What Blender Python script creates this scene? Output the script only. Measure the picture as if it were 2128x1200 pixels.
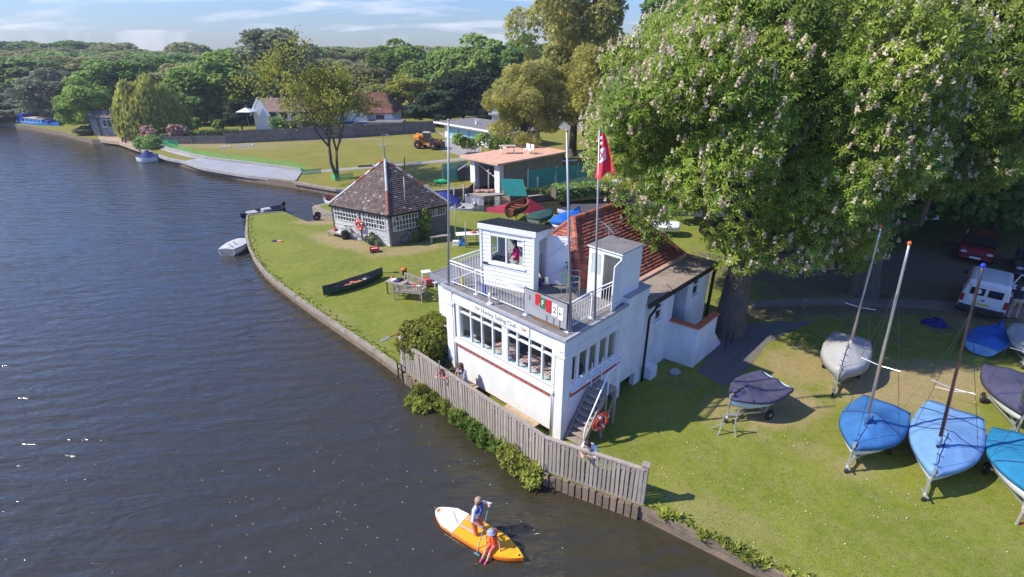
import bpy, bmesh, math, random
import numpy as np
from mathutils import Vector, Matrix
from mathutils.geometry import tessellate_polygon
R = math.radians
rnd = random.Random(11)
SC = bpy.context.scene
COL = SC.collection
for _o in list(bpy.data.objects):
    bpy.data.objects.remove(_o)

# ------------------------------------------------------------------ camera
CAMZ, FPX = 12.3, 1090.0
PITCH = math.atan(500 / FPX)
cd = bpy.data.cameras.new('camera')
cd.sensor_width = 36
cd.lens = 36 * FPX / 2128
cd.clip_start, cd.clip_end = .1, 6000
cam = bpy.data.objects.new('camera', cd)
cam.location = (0, 0, CAMZ)
cam.rotation_euler = (R(90) - PITCH, 0, 0)
COL.objects.link(cam)
SC.camera = cam

# ------------------------------------------------------------------ light
SUN_EL, SUN_TRAVEL = R(43.5), R(8.5)          # the light travels towards +X, a little away from the camera
ld = bpy.data.lights.new('sun', 'SUN')
ld.energy = 4.25
ld.angle = R(.53)
ld.color = (1, .94, .82)
sun = bpy.data.objects.new('sun', ld)
tv = Vector((math.cos(SUN_TRAVEL) * math.cos(SUN_EL), math.sin(SUN_TRAVEL) * math.cos(SUN_EL), -math.sin(SUN_EL)))
sun.rotation_euler = tv.to_track_quat('-Z', 'Y').to_euler()
COL.objects.link(sun)
W = bpy.data.worlds.new('World')
SC.world = W
W.use_nodes = True
nt = W.node_tree
for n in list(nt.nodes):
    nt.nodes.remove(n)
def wn(t, **k):
    n = nt.nodes.new(t)
    for a, b in k.items():
        setattr(n, a, b)
    return n
sky = wn('ShaderNodeTexSky', sky_type='NISHITA', sun_disc=False)
sky.sun_elevation = SUN_EL
sky.sun_rotation = math.atan2(-math.cos(SUN_TRAVEL), -math.sin(SUN_TRAVEL))
sky.air_density, sky.dust_density, sky.ozone_density, sky.altitude = 1.7, .1, 4.0, 20
# thin fair-weather cloud, the same all round the sky
tc = wn('ShaderNodeTexCoord')
sep = wn('ShaderNodeSeparateXYZ')
nt.links.new(tc.outputs['Generated'], sep.inputs[0])
zc = wn('ShaderNodeMath', operation='MAXIMUM'); zc.inputs[1].default_value = .02
nt.links.new(sep.outputs[2], zc.inputs[0])
za = wn('ShaderNodeMath', operation='ADD'); za.inputs[1].default_value = .16
nt.links.new(zc.outputs[0], za.inputs[0])
dx = wn('ShaderNodeMath', operation='DIVIDE'); dy = wn('ShaderNodeMath', operation='DIVIDE')
nt.links.new(sep.outputs[0], dx.inputs[0]); nt.links.new(za.outputs[0], dx.inputs[1])
nt.links.new(sep.outputs[1], dy.inputs[0]); nt.links.new(za.outputs[0], dy.inputs[1])
cmb = wn('ShaderNodeCombineXYZ')
nt.links.new(dx.outputs[0], cmb.inputs[0]); nt.links.new(dy.outputs[0], cmb.inputs[1])
cn = wn('ShaderNodeTexNoise'); cn.inputs['Scale'].default_value = 1.45; cn.inputs['Detail'].default_value = 9; cn.inputs['Roughness'].default_value = .56
cn.inputs['Distortion'].default_value = .25
mpg = wn('ShaderNodeMapping'); mpg.inputs['Location'].default_value = (3.1, 7.7, 0); mpg.inputs['Scale'].default_value = (.8, 1.5, 1)
nt.links.new(cmb.outputs[0], mpg.inputs[0]); nt.links.new(mpg.outputs[0], cn.inputs['Vector'])
cr = wn('ShaderNodeValToRGB')
cr.color_ramp.elements[0].position, cr.color_ramp.elements[1].position = .51, .74
nt.links.new(cn.outputs['Fac'], cr.inputs[0])
cm = wn('ShaderNodeMath', operation='MULTIPLY'); cm.inputs[1].default_value = .75
nt.links.new(cr.outputs[0], cm.inputs[0])
mixc = wn('ShaderNodeMix', data_type='RGBA')
nt.links.new(cm.outputs[0], mixc.inputs[0])
wb = wn('ShaderNodeVectorMath', operation='MULTIPLY'); wb.inputs[1].default_value = (.315, .48, 1.0)   # camera white balance is set for the sun
nt.links.new(sky.outputs[0], wb.inputs[0]); nt.links.new(wb.outputs[0], mixc.inputs[6])
mixc.inputs[7].default_value = (5.2, 5.2, 5.9, 1)
bg = wn('ShaderNodeBackground'); bg.inputs[1].default_value = .145
out = wn('ShaderNodeOutputWorld')
nt.links.new(mixc.outputs[2], bg.inputs[0]); nt.links.new(bg.outputs[0], out.inputs[0])
vs = SC.view_settings
vs.view_transform, vs.look, vs.exposure, vs.gamma = 'Standard', 'None', 0.57, 1.0
vs.use_curve_mapping = False
SC.cycles.max_bounces = 10
SC.cycles.diffuse_bounces = 6
SC.cycles.transmission_bounces = 8
SC.cycles.transparent_max_bounces = 16
SC.cycles.use_denoising = True

# ------------------------------------------------------------------ survey: a ground point from its bearing in the photograph
cp_, sp_ = math.cos(PITCH), math.sin(PITCH)
def ray(x, y):
    u, v = (x - 1064) / FPX, (y - 600) / FPX
    return Vector((u, cp_ - v * sp_, -sp_ - v * cp_))
def P(x, y, z=.5):
    d = ray(x, y); t = (z - CAMZ) / d.z
    return Vector((d.x * t, d.y * t, z))
def ZY(x, y, Y):
    d = ray(x, y); t = Y / d.y
    return Vector((d.x * t, Y, CAMZ + d.z * t))
def px_m(p):                                   # photo pixels per metre at p
    return FPX / (p.y * cp_ - (p.z - CAMZ) * sp_)

# ------------------------------------------------------------------ mesh helpers
class MB:
    def __init__(s): s.v, s.f, s.m = [], [], []
    def add(s, vs, fs, mi=0):
        b = len(s.v); s.v += [tuple(p) for p in vs]
        s.f += [tuple(b + i for i in f) for f in fs]; s.m += [mi] * len(fs); return s
    def box(s, x0, y0, z0, x1, y1, z1, mi=0):
        return s.add([(x0,y0,z0),(x1,y0,z0),(x1,y1,z0),(x0,y1,z0),(x0,y0,z1),(x1,y0,z1),(x1,y1,z1),(x0,y1,z1)],
                     [(0,3,2,1),(4,5,6,7),(0,1,5,4),(1,2,6,5),(2,3,7,6),(3,0,4,7)], mi)
    def hexa(s, p8, mi=0):
        return s.add(p8, [(0,3,2,1),(4,5,6,7),(0,1,5,4),(1,2,6,5),(2,3,7,6),(3,0,4,7)], mi)
    def bar(s, p, q, w, h, mi=0, up=(0,0,1)):
        p, q, up = Vector(p), Vector(q), Vector(up); d = (q - p).normalized()
        a = d.cross(up)
        if a.length < 1e-4: a = d.cross(Vector((1,0,0)))
        a.normalize(); b = a.cross(d).normalized(); a *= w / 2; b *= h / 2
        return s.hexa([p-a-b, p+a-b, q+a-b, q-a-b, p-a+b, p+a+b, q+a+b, q-a+b], mi)
    def tube(s, pts, rad, n=8, mi=0, cap=True):
        pts = [Vector(p) for p in pts]
        if not hasattr(rad, '__len__'): rad = [rad] * len(pts)
        rings = []; ref = None
        for i, p in enumerate(pts):
            d = (pts[min(i+1, len(pts)-1)] - pts[max(i-1, 0)])
            d = d.normalized() if d.length > 1e-9 else Vector((0,0,1))
            if ref is None: ref = Vector((1,0,0)) if abs(d.x) < .8 else Vector((0,1,0))
            a = (ref - d * ref.dot(d)).normalized(); ref = a; b = d.cross(a)
            rings.append([p + (a * math.cos(2*math.pi*k/n) + b * math.sin(2*math.pi*k/n)) * rad[i] for k in range(n)])
        return s.loft(rings, True, cap, mi)
    def loft(s, rings, closed=True, cap=True, mi=0):
        n = len(rings[0]); vs = [p for r in rings for p in r]; fs = []
        for i in range(len(rings) - 1):
            for k in range(n if closed else n - 1):
                k2 = (k + 1) % n
                fs.append((i*n+k, i*n+k2, (i+1)*n+k2, (i+1)*n+k))
        if cap and closed:
            fs.append(tuple(range(n))[::-1]); fs.append(tuple((len(rings)-1)*n + k for k in range(n)))
        return s.add(vs, fs, mi)
    def prism(s, poly, z0, z1, mi=0):
        n = len(poly)
        vs = [(p[0], p[1], z0) for p in poly] + [(p[0], p[1], z1) for p in poly]
        fs = [(i, (i+1) % n, n + (i+1) % n, n + i) for i in range(n)]
        for t in tessellate_polygon([[Vector((p[0], p[1], 0)) for p in poly]]):
            fs += [t, tuple(n + i for i in t[::-1])]
        return s.add(vs, fs, mi)
    def sheet(s, poly, z, mi=0):
        ts = tessellate_polygon([[Vector((p[0], p[1], 0)) for p in poly]])
        a = sum(poly[i][0]*poly[(i+1)%len(poly)][1]-poly[(i+1)%len(poly)][0]*poly[i][1] for i in range(len(poly)))
        fs = []
        for t in ts:
            p, q, r = (poly[i] for i in t)
            c = (q[0]-p[0])*(r[1]-p[1])-(q[1]-p[1])*(r[0]-p[0])
            fs.append(t if c > 0 else t[::-1])
        return s.add([(p[0], p[1], z) for p in poly], fs, mi)
    def lathe(s, prof, n=16, c=(0,0,0), mi=0, axis='z'):
        rings = []
        for r, h in prof:
            ring = []
            for k in range(n):
                a = 2*math.pi*k/n; x, y = r*math.cos(a), r*math.sin(a)
                ring.append({'z': (c[0]+x, c[1]+y, c[2]+h), 'y': (c[0]+x, c[1]+h, c[2]-y), 'x': (c[0]+h, c[1]+x, c[2]+y)}[axis])
            rings.append(ring)
        return s.loft(rings, True, True, mi)
    def torus(s, c, r, t, ax='y', n=20, m=8, mi=0):
        vs, fs = [], []
        for i in range(n):
            A = 2*math.pi*i/n
            for j in range(m):
                B = 2*math.pi*j/m; q = r + t*math.cos(B); h = t*math.sin(B)
                u, v = q*math.cos(A), q*math.sin(A)
                o = {'y': (u, h, v), 'x': (h, u, v), 'z': (u, v, h)}[ax]
                vs.append((c[0]+o[0], c[1]+o[1], c[2]+o[2]))
                fs.append((i*m+j, i*m+(j+1) % m, ((i+1) % n)*m+(j+1) % m, ((i+1) % n)*m+j))
        return s.add(vs, fs, mi)
    def ball(s, c, r, n=10, mi=0):
        if not hasattr(r, '__len__'): r = (r, r, r)
        rings = []
        for i in range(n // 2 + 1):
            t = math.pi * i / (n // 2); e = max(math.sin(t), .02)
            rings.append([(c[0]+r[0]*e*math.cos(2*math.pi*k/n), c[1]+r[1]*e*math.sin(2*math.pi*k/n), c[2]-r[2]*math.cos(t)) for k in range(n)])
        return s.loft(rings, True, True, mi)
    def xf(s, M):
        s.v = [tuple(M @ Vector(p)) for p in s.v]; return s
    def mesh(s, name, mats, smooth=False):
        me = bpy.data.meshes.new(name)
        me.from_pydata(s.v, [], s.f)
        for m in (mats if isinstance(mats, (list, tuple)) else [mats]): me.materials.append(m)
        me.polygons.foreach_set('material_index', s.m)
        if smooth: me.polygons.foreach_set('use_smooth', [True] * len(me.polygons))
        bm = bmesh.new(); bm.from_mesh(me); bmesh.ops.recalc_face_normals(bm, faces=bm.faces); bm.to_mesh(me); bm.free()
        me.update(); return me
    def build(s, name, mats, parent=None, smooth=False, bevel=0, norecalc=False, auto=0):
        me = s.mesh(name, mats, smooth)
        o = bpy.data.objects.new(name, me); COL.objects.link(o)
        if parent is not None: o.parent = parent
        if bevel:
            b = o.modifiers.new('bevel', 'BEVEL'); b.width = bevel; b.segments = 2; b.limit_method = 'ANGLE'
        return o
def link(name, me, parent=None, loc=(0,0,0), rot=(0,0,0), scale=(1,1,1)):
    o = bpy.data.objects.new(name, me); COL.objects.link(o)
    o.location, o.rotation_euler, o.scale = loc, rot, scale
    if parent is not None: o.parent = parent
    return o
def tag(o, label=None, cat=None, group=None, kind=None):
    if label: o['label'] = label
    if cat: o['category'] = cat
    if group: o['group'] = group
    if kind: o['kind'] = kind
    return o
def thing(name, label, cat, loc=(0,0,0), rz=0, group=None):
    o = bpy.data.objects.new(name, None); COL.objects.link(o)
    o.empty_display_size = .2
    o.location = loc; o.rotation_euler = (0, 0, rz)
    return tag(o, label, cat, group)
def struct(o): o['kind'] = 'structure'; return o
def stuff(o): o['kind'] = 'stuff'; return o
def children(o): return [c for c in bpy.data.objects if c.parent == o]
def copy_tree(o, parent=None):
    c = o.copy(); COL.objects.link(c); c.parent = parent
    for ch in children(o): copy_tree(ch, c)
    return c

# ------------------------------------------------------------------ materials
def mat(name, col, rough=.65, var=.12, scale=3., bump=0., bscale=40., metal=0., spec=.4, col2=None, objvar=0., world=False, stretch=None, coat=0., fine=0.):
    m = bpy.data.materials.new(name); m.use_nodes = True
    t = m.node_tree; b = t.nodes['Principled BSDF']
    b.inputs['Roughness'].default_value = rough; b.inputs['Metallic'].default_value = metal
    b.inputs['Specular IOR Level'].default_value = spec
    if coat: b.inputs['Coat Weight'].default_value = coat
    co = t.nodes.new('ShaderNodeNewGeometry').outputs['Position'] if world else t.nodes.new('ShaderNodeTexCoord').outputs['Object']
    if stretch:
        mp = t.nodes.new('ShaderNodeMapping'); mp.inputs['Scale'].default_value = stretch
        t.links.new(co, mp.inputs[0]); co = mp.outputs[0]
    nz = t.nodes.new('ShaderNodeTexNoise'); nz.inputs['Scale'].default_value = scale; nz.inputs['Detail'].default_value = 8; nz.inputs['Roughness'].default_value = .62
    t.links.new(co, nz.inputs['Vector'])
    rmp = t.nodes.new('ShaderNodeMapRange'); rmp.inputs[1].default_value, rmp.inputs[2].default_value = .3, .7
    t.links.new(nz.outputs['Fac'], rmp.inputs[0])
    mx = t.nodes.new('ShaderNodeMix'); mx.data_type = 'RGBA'
    if col2 is None:
        a = [c * (1 - var) for c in col]; c2 = [min(1, c * (1 + var)) for c in col]
    else: a, c2 = col, col2
    mx.inputs[6].default_value = (*a, 1); mx.inputs[7].default_value = (*c2, 1)
    t.links.new(rmp.outputs[0], mx.inputs[0]); res = mx.outputs[2]
    if fine:
        n3 = t.nodes.new('ShaderNodeTexNoise'); n3.inputs['Scale'].default_value = scale * 14; n3.inputs['Detail'].default_value = 4
        t.links.new(co, n3.inputs['Vector'])
        r3 = t.nodes.new('ShaderNodeMapRange'); r3.inputs[1].default_value, r3.inputs[2].default_value = .3, .7; r3.inputs[3].default_value, r3.inputs[4].default_value = 1 - fine, 1 + fine
        t.links.new(n3.outputs['Fac'], r3.inputs[0])
        vm = t.nodes.new('ShaderNodeVectorMath'); vm.operation = 'SCALE'
        t.links.new(res, vm.inputs[0]); t.links.new(r3.outputs[0], vm.inputs['Scale']); res = vm.outputs[0]
    if objvar:
        oi = t.nodes.new('ShaderNodeObjectInfo')
        r4 = t.nodes.new('ShaderNodeMapRange'); r4.inputs[3].default_value, r4.inputs[4].default_value = 1 - objvar, 1 + objvar
        t.links.new(oi.outputs['Random'], r4.inputs[0])
        v2 = t.nodes.new('ShaderNodeVectorMath'); v2.operation = 'SCALE'
        t.links.new(res, v2.inputs[0]); t.links.new(r4.outputs[0], v2.inputs['Scale']); res = v2.outputs[0]
    t.links.new(res, b.inputs['Base Color'])
    if bump:
        n2 = t.nodes.new('ShaderNodeTexNoise'); n2.inputs['Scale'].default_value = bscale; n2.inputs['Detail'].default_value = 5
        t.links.new(co, n2.inputs['Vector'])
        bp = t.nodes.new('ShaderNodeBump'); bp.inputs['Strength'].default_value = bump; bp.inputs['Distance'].default_value = .02
        t.links.new(n2.outputs['Fac'], bp.inputs['Height']); t.links.new(bp.outputs[0], b.inputs['Normal'])
    return m
def leafmat(name, ca, cb, trans=.3, rough=.5, patch=.35, spec=.25):
    """leaf colour runs from ca to cb by the leaf's own tint; big soft noise gives lighter and darker boughs"""
    m = bpy.data.materials.new(name); m.use_nodes = True; t = m.node_tree; b = t.nodes['Principled BSDF']
    at = t.nodes.new('ShaderNodeAttribute'); at.attribute_name = 'tint'
    oi = t.nodes.new('ShaderNodeObjectInfo')
    mx = t.nodes.new('ShaderNodeMix'); mx.data_type = 'RGBA'
    mx.inputs[6].default_value = (*ca, 1); mx.inputs[7].default_value = (*cb, 1)
    t.links.new(at.outputs['Fac'], mx.inputs[0])
    tcn = t.nodes.new('ShaderNodeNewGeometry')
    nz = t.nodes.new('ShaderNodeTexNoise'); nz.inputs['Scale'].default_value = .55; nz.inputs['Detail'].default_value = 3
    t.links.new(tcn.outputs['Position'], nz.inputs['Vector'])
    rg = t.nodes.new('ShaderNodeMapRange'); rg.inputs[1].default_value, rg.inputs[2].default_value = .3, .7
    rg.inputs[3].default_value, rg.inputs[4].default_value = 1 - patch, 1 + patch
    t.links.new(nz.outputs['Fac'], rg.inputs[0])
    vm = t.nodes.new('ShaderNodeVectorMath'); vm.operation = 'SCALE'
    t.links.new(mx.outputs[2], vm.inputs[0]); t.links.new(rg.outputs[0], vm.inputs['Scale'])
    r4 = t.nodes.new('ShaderNodeMapRange'); r4.inputs[3].default_value, r4.inputs[4].default_value = .85, 1.15
    t.links.new(oi.outputs['Random'], r4.inputs[0])
    v2 = t.nodes.new('ShaderNodeVectorMath'); v2.operation = 'SCALE'
    t.links.new(vm.outputs[0], v2.inputs[0]); t.links.new(r4.outputs[0], v2.inputs['Scale'])
    t.links.new(v2.outputs[0], b.inputs['Base Color'])
    b.inputs['Roughness'].default_value = rough; b.inputs['Specular IOR Level'].default_value = spec
    tr = t.nodes.new('ShaderNodeBsdfTranslucent'); t.links.new(v2.outputs[0], tr.inputs[0])
    ms = t.nodes.new('ShaderNodeMixShader'); ms.inputs[0].default_value = trans
    o = t.nodes['Material Output']
    t.links.new(b.outputs[0], ms.inputs[1]); t.links.new(tr.outputs[0], ms.inputs[2]); t.links.new(ms.outputs[0], o.inputs[0])
    return m
def glassmat(name, tint=(.9, .95, .95), refl=.08, dens=.12):
    m = bpy.data.materials.new(name); m.use_nodes = True; t = m.node_tree
    for n in list(t.nodes):
        if n.type != 'OUTPUT_MATERIAL': t.nodes.remove(n)
    o = [n for n in t.nodes if n.type == 'OUTPUT_MATERIAL'][0]
    tr = t.nodes.new('ShaderNodeBsdfTransparent'); tr.inputs[0].default_value = (*tint, 1)
    gl = t.nodes.new('ShaderNodeBsdfGlossy'); gl.inputs['Roughness'].default_value = .03
    fr = t.nodes.new('ShaderNodeLayerWeight'); fr.inputs[0].default_value = .5
    pw = t.nodes.new('ShaderNodeMath'); pw.operation = 'POWER'; pw.inputs[1].default_value = 4.0; t.links.new(fr.outputs['Facing'], pw.inputs[0])
    ad = t.nodes.new('ShaderNodeMath'); ad.operation = 'MULTIPLY_ADD'; ad.inputs[1].default_value = .6; ad.inputs[2].default_value = refl * .6; ad.use_clamp = True
    t.links.new(pw.outputs[0], ad.inputs[0])
    ms = t.nodes.new('ShaderNodeMixShader')
    t.links.new(ad.outputs[0], ms.inputs[0]); t.links.new(tr.outputs[0], ms.inputs[1]); t.links.new(gl.outputs[0], ms.inputs[2]); t.links.new(ms.outputs[0], o.inputs[0])
    return m
def netmat(name, col, cover):
    """woven debris netting: thread lets part of the light straight through"""
    m = bpy.data.materials.new(name); m.use_nodes = True; t = m.node_tree; b = t.nodes['Principled BSDF']
    b.inputs['Base Color'].default_value = (*col, 1); b.inputs['Roughness'].default_value = .8
    tr = t.nodes.new('ShaderNodeBsdfTransparent'); ms = t.nodes.new('ShaderNodeMixShader')
    nz = t.nodes.new('ShaderNodeTexNoise'); nz.inputs['Scale'].default_value = 3; tco = t.nodes.new('ShaderNodeNewGeometry')
    t.links.new(tco.outputs['Position'], nz.inputs['Vector'])
    rg = t.nodes.new('ShaderNodeMapRange'); rg.inputs[3].default_value, rg.inputs[4].default_value = max(0, cover - .2), min(1, cover + .2)
    t.links.new(nz.outputs['Fac'], rg.inputs[0]); t.links.new(rg.outputs[0], ms.inputs[0])
    t.links.new(tr.outputs[0], ms.inputs[1]); t.links.new(b.outputs[0], ms.inputs[2]); t.links.new(ms.outputs[0], t.nodes['Material Output'].inputs[0])
    return m

white = mat('white_paint', (.70, .695, .68), .6, .05, 1.7, .3, 25, col2=(.82, .82, .81), stretch=(1, 1, .35), fine=.04)
white_clean = mat('white_gloss', (.82, .82, .81), .4, .04, 3)
roughcast = mat('white_roughcast', (.62, .62, .60), .8, .10, 1.3, 1.0, 22, col2=(.84, .84, .83), stretch=(1, 1, .5), fine=.09)
grey_metal = mat('grey_metal', (.35, .36, .37), .45, .12, 6, metal=.4)
alu = mat('aluminium', (.62, .63, .64), .35, .1, 5, metal=.7)
dark_metal = mat('dark_metal', (.05, .05, .055), .5, .2, 5)
black = mat('black_plastic', (.018, .018, .02), .5, .2, 5)
rubber = mat('rubber', (.02, .02, .02), .85, .2, 5)
red = mat('red_plastic', (.62, .03, .035), .4, .1, 4)
orange = mat('orange_plastic', (.75, .13, .02), .45, .1, 4)
lifered = mat('lifebuoy_red', (.72, .085, .045), .5, .1, 6)
wood_grey = mat('weathered_wood', (.36, .305, .25), .85, .25, 5, .5, 60, objvar=.13, stretch=(3, 3, .6), fine=.12)
wood_brown = mat('brown_wood', (.20, .115, .06), .7, .3, 6, .3, 40, objvar=.1)
concrete = mat('concrete', (.36, .34, .32), .9, .15, 1.5, .4, 30, fine=.06)
bark = mat('bark', (.12, .10, .08), .9, .35, 4, 1.0, 12, stretch=(2, 2, .4), fine=.2)
skin = mat('skin', (.60, .33, .24), .55, .06, 6)
glass = glassmat('window_glass')
dark_in = mat('dark_interior', (.03, .03, .032), .9, .2, 2)
# ================================================================== SETTING
LAWN = .5
def watermat():
    m = bpy.data.materials.new('river_water'); m.use_nodes = True; t = m.node_tree; b = t.nodes['Principled BSDF']
    b.inputs['Roughness'].default_value = .1; b.inputs['IOR'].default_value = 1.38
    b.inputs['Specular IOR Level'].default_value = .9
    g = t.nodes.new('ShaderNodeNewGeometry')
    nz = t.nodes.new('ShaderNodeTexNoise'); nz.inputs['Scale'].default_value = .12; nz.inputs['Detail'].default_value = 4
    t.links.new(g.outputs['Position'], nz.inputs['Vector'])
    mx = t.nodes.new('ShaderNodeMix'); mx.data_type = 'RGBA'
    mx.inputs[6].default_value = (.034, .034, .021, 1); mx.inputs[7].default_value = (.050, .041, .021, 1)
    t.links.new(nz.outputs['Fac'], mx.inputs[0]); t.links.new(mx.outputs[2], b.inputs['Base Color'])
    prev = None
    for sc, st, dist, strc in (((.38, 1.3, 1), 1.0, .05, .8), ((1.6, 4.2, 1), 1.0, .016, .75), ((8, 13, 1), 1.0, .0035, .6)):
        mp = t.nodes.new('ShaderNodeMapping'); mp.inputs['Scale'].default_value = sc; mp.inputs['Rotation'].default_value = (0, 0, R(14))
        n = t.nodes.new('ShaderNodeTexNoise'); n.inputs['Scale'].default_value = 1; n.inputs['Detail'].default_value = 3; n.inputs['Distortion'].default_value = .6
        t.links.new(g.outputs['Position'], mp.inputs[0]); t.links.new(mp.outputs[0], n.inputs['Vector'])
        bp = t.nodes.new('ShaderNodeBump'); bp.inputs['Strength'].default_value = strc; bp.inputs['Distance'].default_value = dist * 3.2
        if dist > .01:
            pn = t.nodes.new('ShaderNodeTexNoise'); pn.inputs['Scale'].default_value = .06 if dist > .03 else .16; pn.inputs['Detail'].default_value = 4
            t.links.new(g.outputs['Position'], pn.inputs['Vector']); pr = t.nodes.new('ShaderNodeMapRange'); pr.inputs[1].default_value, pr.inputs[2].default_value, pr.inputs[3].default_value, pr.inputs[4].default_value = .35, .65, .55, 1.0
            t.links.new(pn.outputs['Fac'], pr.inputs[0]); t.links.new(pr.outputs[0], bp.inputs['Strength'])
        t.links.new(n.outputs['Fac'], bp.inputs['Height'])
        if prev: t.links.new(prev.outputs[0], bp.inputs['Normal'])
        prev = bp
    mp = t.nodes.new('ShaderNodeMapping'); mp.inputs['Rotation'].default_value = (0, 0, R(-12)); t.links.new(g.outputs['Position'], mp.inputs[0])
    wv = t.nodes.new('ShaderNodeTexWave'); wv.bands_direction = 'Y'; wv.inputs['Scale'].default_value = .36; wv.inputs['Distortion'].default_value = 9; wv.inputs['Detail'].default_value = 3; wv.inputs['Detail Scale'].default_value = .7; wv.inputs['Detail Roughness'].default_value = .6
    t.links.new(mp.outputs[0], wv.inputs['Vector'])
    pn = t.nodes.new('ShaderNodeTexNoise'); pn.inputs['Scale'].default_value = .11; pn.inputs['Detail'].default_value = 4; t.links.new(g.outputs['Position'], pn.inputs['Vector'])
    pr = t.nodes.new('ShaderNodeMapRange'); pr.inputs[1].default_value, pr.inputs[2].default_value, pr.inputs[3].default_value, pr.inputs[4].default_value = .36, .62, .12, .9; t.links.new(pn.outputs['Fac'], pr.inputs[0])
    bp = t.nodes.new('ShaderNodeBump'); bp.inputs['Distance'].default_value = .034; t.links.new(pr.outputs[0], bp.inputs['Strength']); t.links.new(wv.outputs['Fac'], bp.inputs['Height']); t.links.new(prev.outputs[0], bp.inputs['Normal'])
    t.links.new(bp.outputs[0], b.inputs['Normal'])
    return m
def groundmat(name, base, base2, straw, dirt, strawp=(), dirtp=(), general=.35):
    m = bpy.data.materials.new(name); m.use_nodes = True; t = m.node_tree; b = t.nodes['Principled BSDF']
    b.inputs['Roughness'].default_value = .9; b.inputs['Specular IOR Level'].default_value = .15
    g = t.nodes.new('ShaderNodeNewGeometry'); pos = g.outputs['Position']
    def noise(s, d=6, r=.6):
        n = t.nodes.new('ShaderNodeTexNoise'); n.inputs['Scale'].default_value = s; n.inputs['Detail'].default_value = d; n.inputs['Roughness'].default_value = r
        t.links.new(pos, n.inputs['Vector']); return n.outputs['Fac']
    def mrange(i, a, bb, c=0, d=1):
        n = t.nodes.new('ShaderNodeMapRange'); n.inputs[1].default_value, n.inputs[2].default_value, n.inputs[3].default_value, n.inputs[4].default_value = a, bb, c, d
        t.links.new(i, n.inputs[0]); return n.outputs[0]
    def math_(op, a, bb):
        n = t.nodes.new('ShaderNodeMath'); n.operation = op; n.use_clamp = op == 'ADD'
        for i, x in enumerate((a, bb)):
            if isinstance(x, (int, float)): n.inputs[i].default_value = x
            else: t.links.new(x, n.inputs[i])
        return n.outputs[0]
    def mix(f, a, bb):
        n = t.nodes.new('ShaderNodeMix'); n.data_type = 'RGBA'; t.links.new(f, n.inputs[0])
        for i, x in ((6, a), (7, bb)):
            if isinstance(x, tuple): n.inputs[i].default_value = (*x, 1)
            else: t.links.new(x, n.inputs[i])
        return n.outputs[2]
    col = mix(mrange(noise(.45, 7, .65), .36, .64), base, base2)
    n_mid = noise(2.6, 6, .7); warp = noise(.8, 5, .65); edge = noise(3.5, 4)
    def mask(ps):
        acc = None
        for (c, rx, ry, rot, st) in ps:
            mp = t.nodes.new('ShaderNodeMapping'); mp.vector_type = 'TEXTURE'
            mp.inputs['Location'].default_value = (c[0], c[1], 0); mp.inputs['Rotation'].default_value = (0, 0, rot); mp.inputs['Scale'].default_value = (rx, ry, 1e3)
            t.links.new(pos, mp.inputs[0])
            l = t.nodes.new('ShaderNodeVectorMath'); l.operation = 'LENGTH'; t.links.new(mp.outputs[0], l.inputs[0])
            d = math_('ADD', l.outputs['Value'], mrange(warp, .2, .8, -.55, .55)); d.node.use_clamp = False
            d = math_('ADD', d, mrange(edge, .25, .75, -.3, .3)); d.node.use_clamp = False
            k = mrange(d, 1.25, .55, 0, st)
            acc = k if acc is None else math_('MAXIMUM', acc, k)
        return acc
    col = mix(math_('MULTIPLY', mrange(n_mid, .42, .72), general), col, straw)
    if strawp: col = mix(mask(strawp), col, straw)
    if dirtp: col = mix(mask(dirtp), col, dirt)
    fine = mrange(noise(26, 5, .75), .3, .7, .66, 1.34)
    v = t.nodes.new('ShaderNodeVectorMath'); v.operation = 'SCALE'; t.links.new(col, v.inputs[0]); t.links.new(fine, v.inputs['Scale'])
    fin2 = mrange(noise(7, 4, .7), .3, .7, .86, 1.14)
    v2 = t.nodes.new('ShaderNodeVectorMath'); v2.operation = 'SCALE'; t.links.new(v.outputs[0], v2.inputs[0]); t.links.new(fin2, v2.inputs['Scale'])
    t.links.new(v2.outputs[0], b.inputs['Base Color'])
    bp = t.nodes.new('ShaderNodeBump'); bp.inputs['Strength'].default_value = .8; bp.inputs['Distance'].default_value = .03
    t.links.new(noise(18, 5, .7), bp.inputs['Height']); t.links.new(bp.outputs[0], b.inputs['Normal'])
    return m
GA, GB, STRAW, DIRT = (.152, .188, .021), (.208, .232, .032), (.34, .262, .13), (.135, .105, .078)
def pt(x, y, rx, ry, rot=0., st=.8): return (P(x, y), rx, ry, rot, st)
lawn_m = groundmat('lawn', GA, GB, STRAW, DIRT,
    strawp=[pt(720,505,3.6,1.0,R(-33),.9), pt(850,520,2.6,.9,R(24),.8), pt(930,500,1.6,.8,0,.5), pt(1600,840,2.4,1.4,.3,.95), pt(1680,760,2.2,1.4,.2,.8), pt(1850,800,3.2,1.8,.1,.9), pt(1960,790,3.0,1.5,0,.9),
            pt(2080,800,2,1.2,0,.6), pt(1770,975,.8,.5,0,.6), pt(1690,935,.7,.4,0,.4), pt(700,660,1.5,.5,R(-45),.25), pt(905,760,.9,.5,R(-45),.7), pt(660,462,1.7,.6,0,.9), pt(1500,1080,1.5,.6,R(-35),.35), pt(2100,960,1.0,.5,0,.5), pt(1720,655,3.2,.45,.05,.5)],
    dirtp=[pt(1990,575,12.5,6.2,.1,.97), pt(1740,560,8,5,.1,.92), pt(1850,640,8,.9,.03,.8), pt(1600,650,4,.8,.1,.7), pt(2128,640,7,3.0,0,.9), pt(1410,800,.9,.4,0,.3)])
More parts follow.
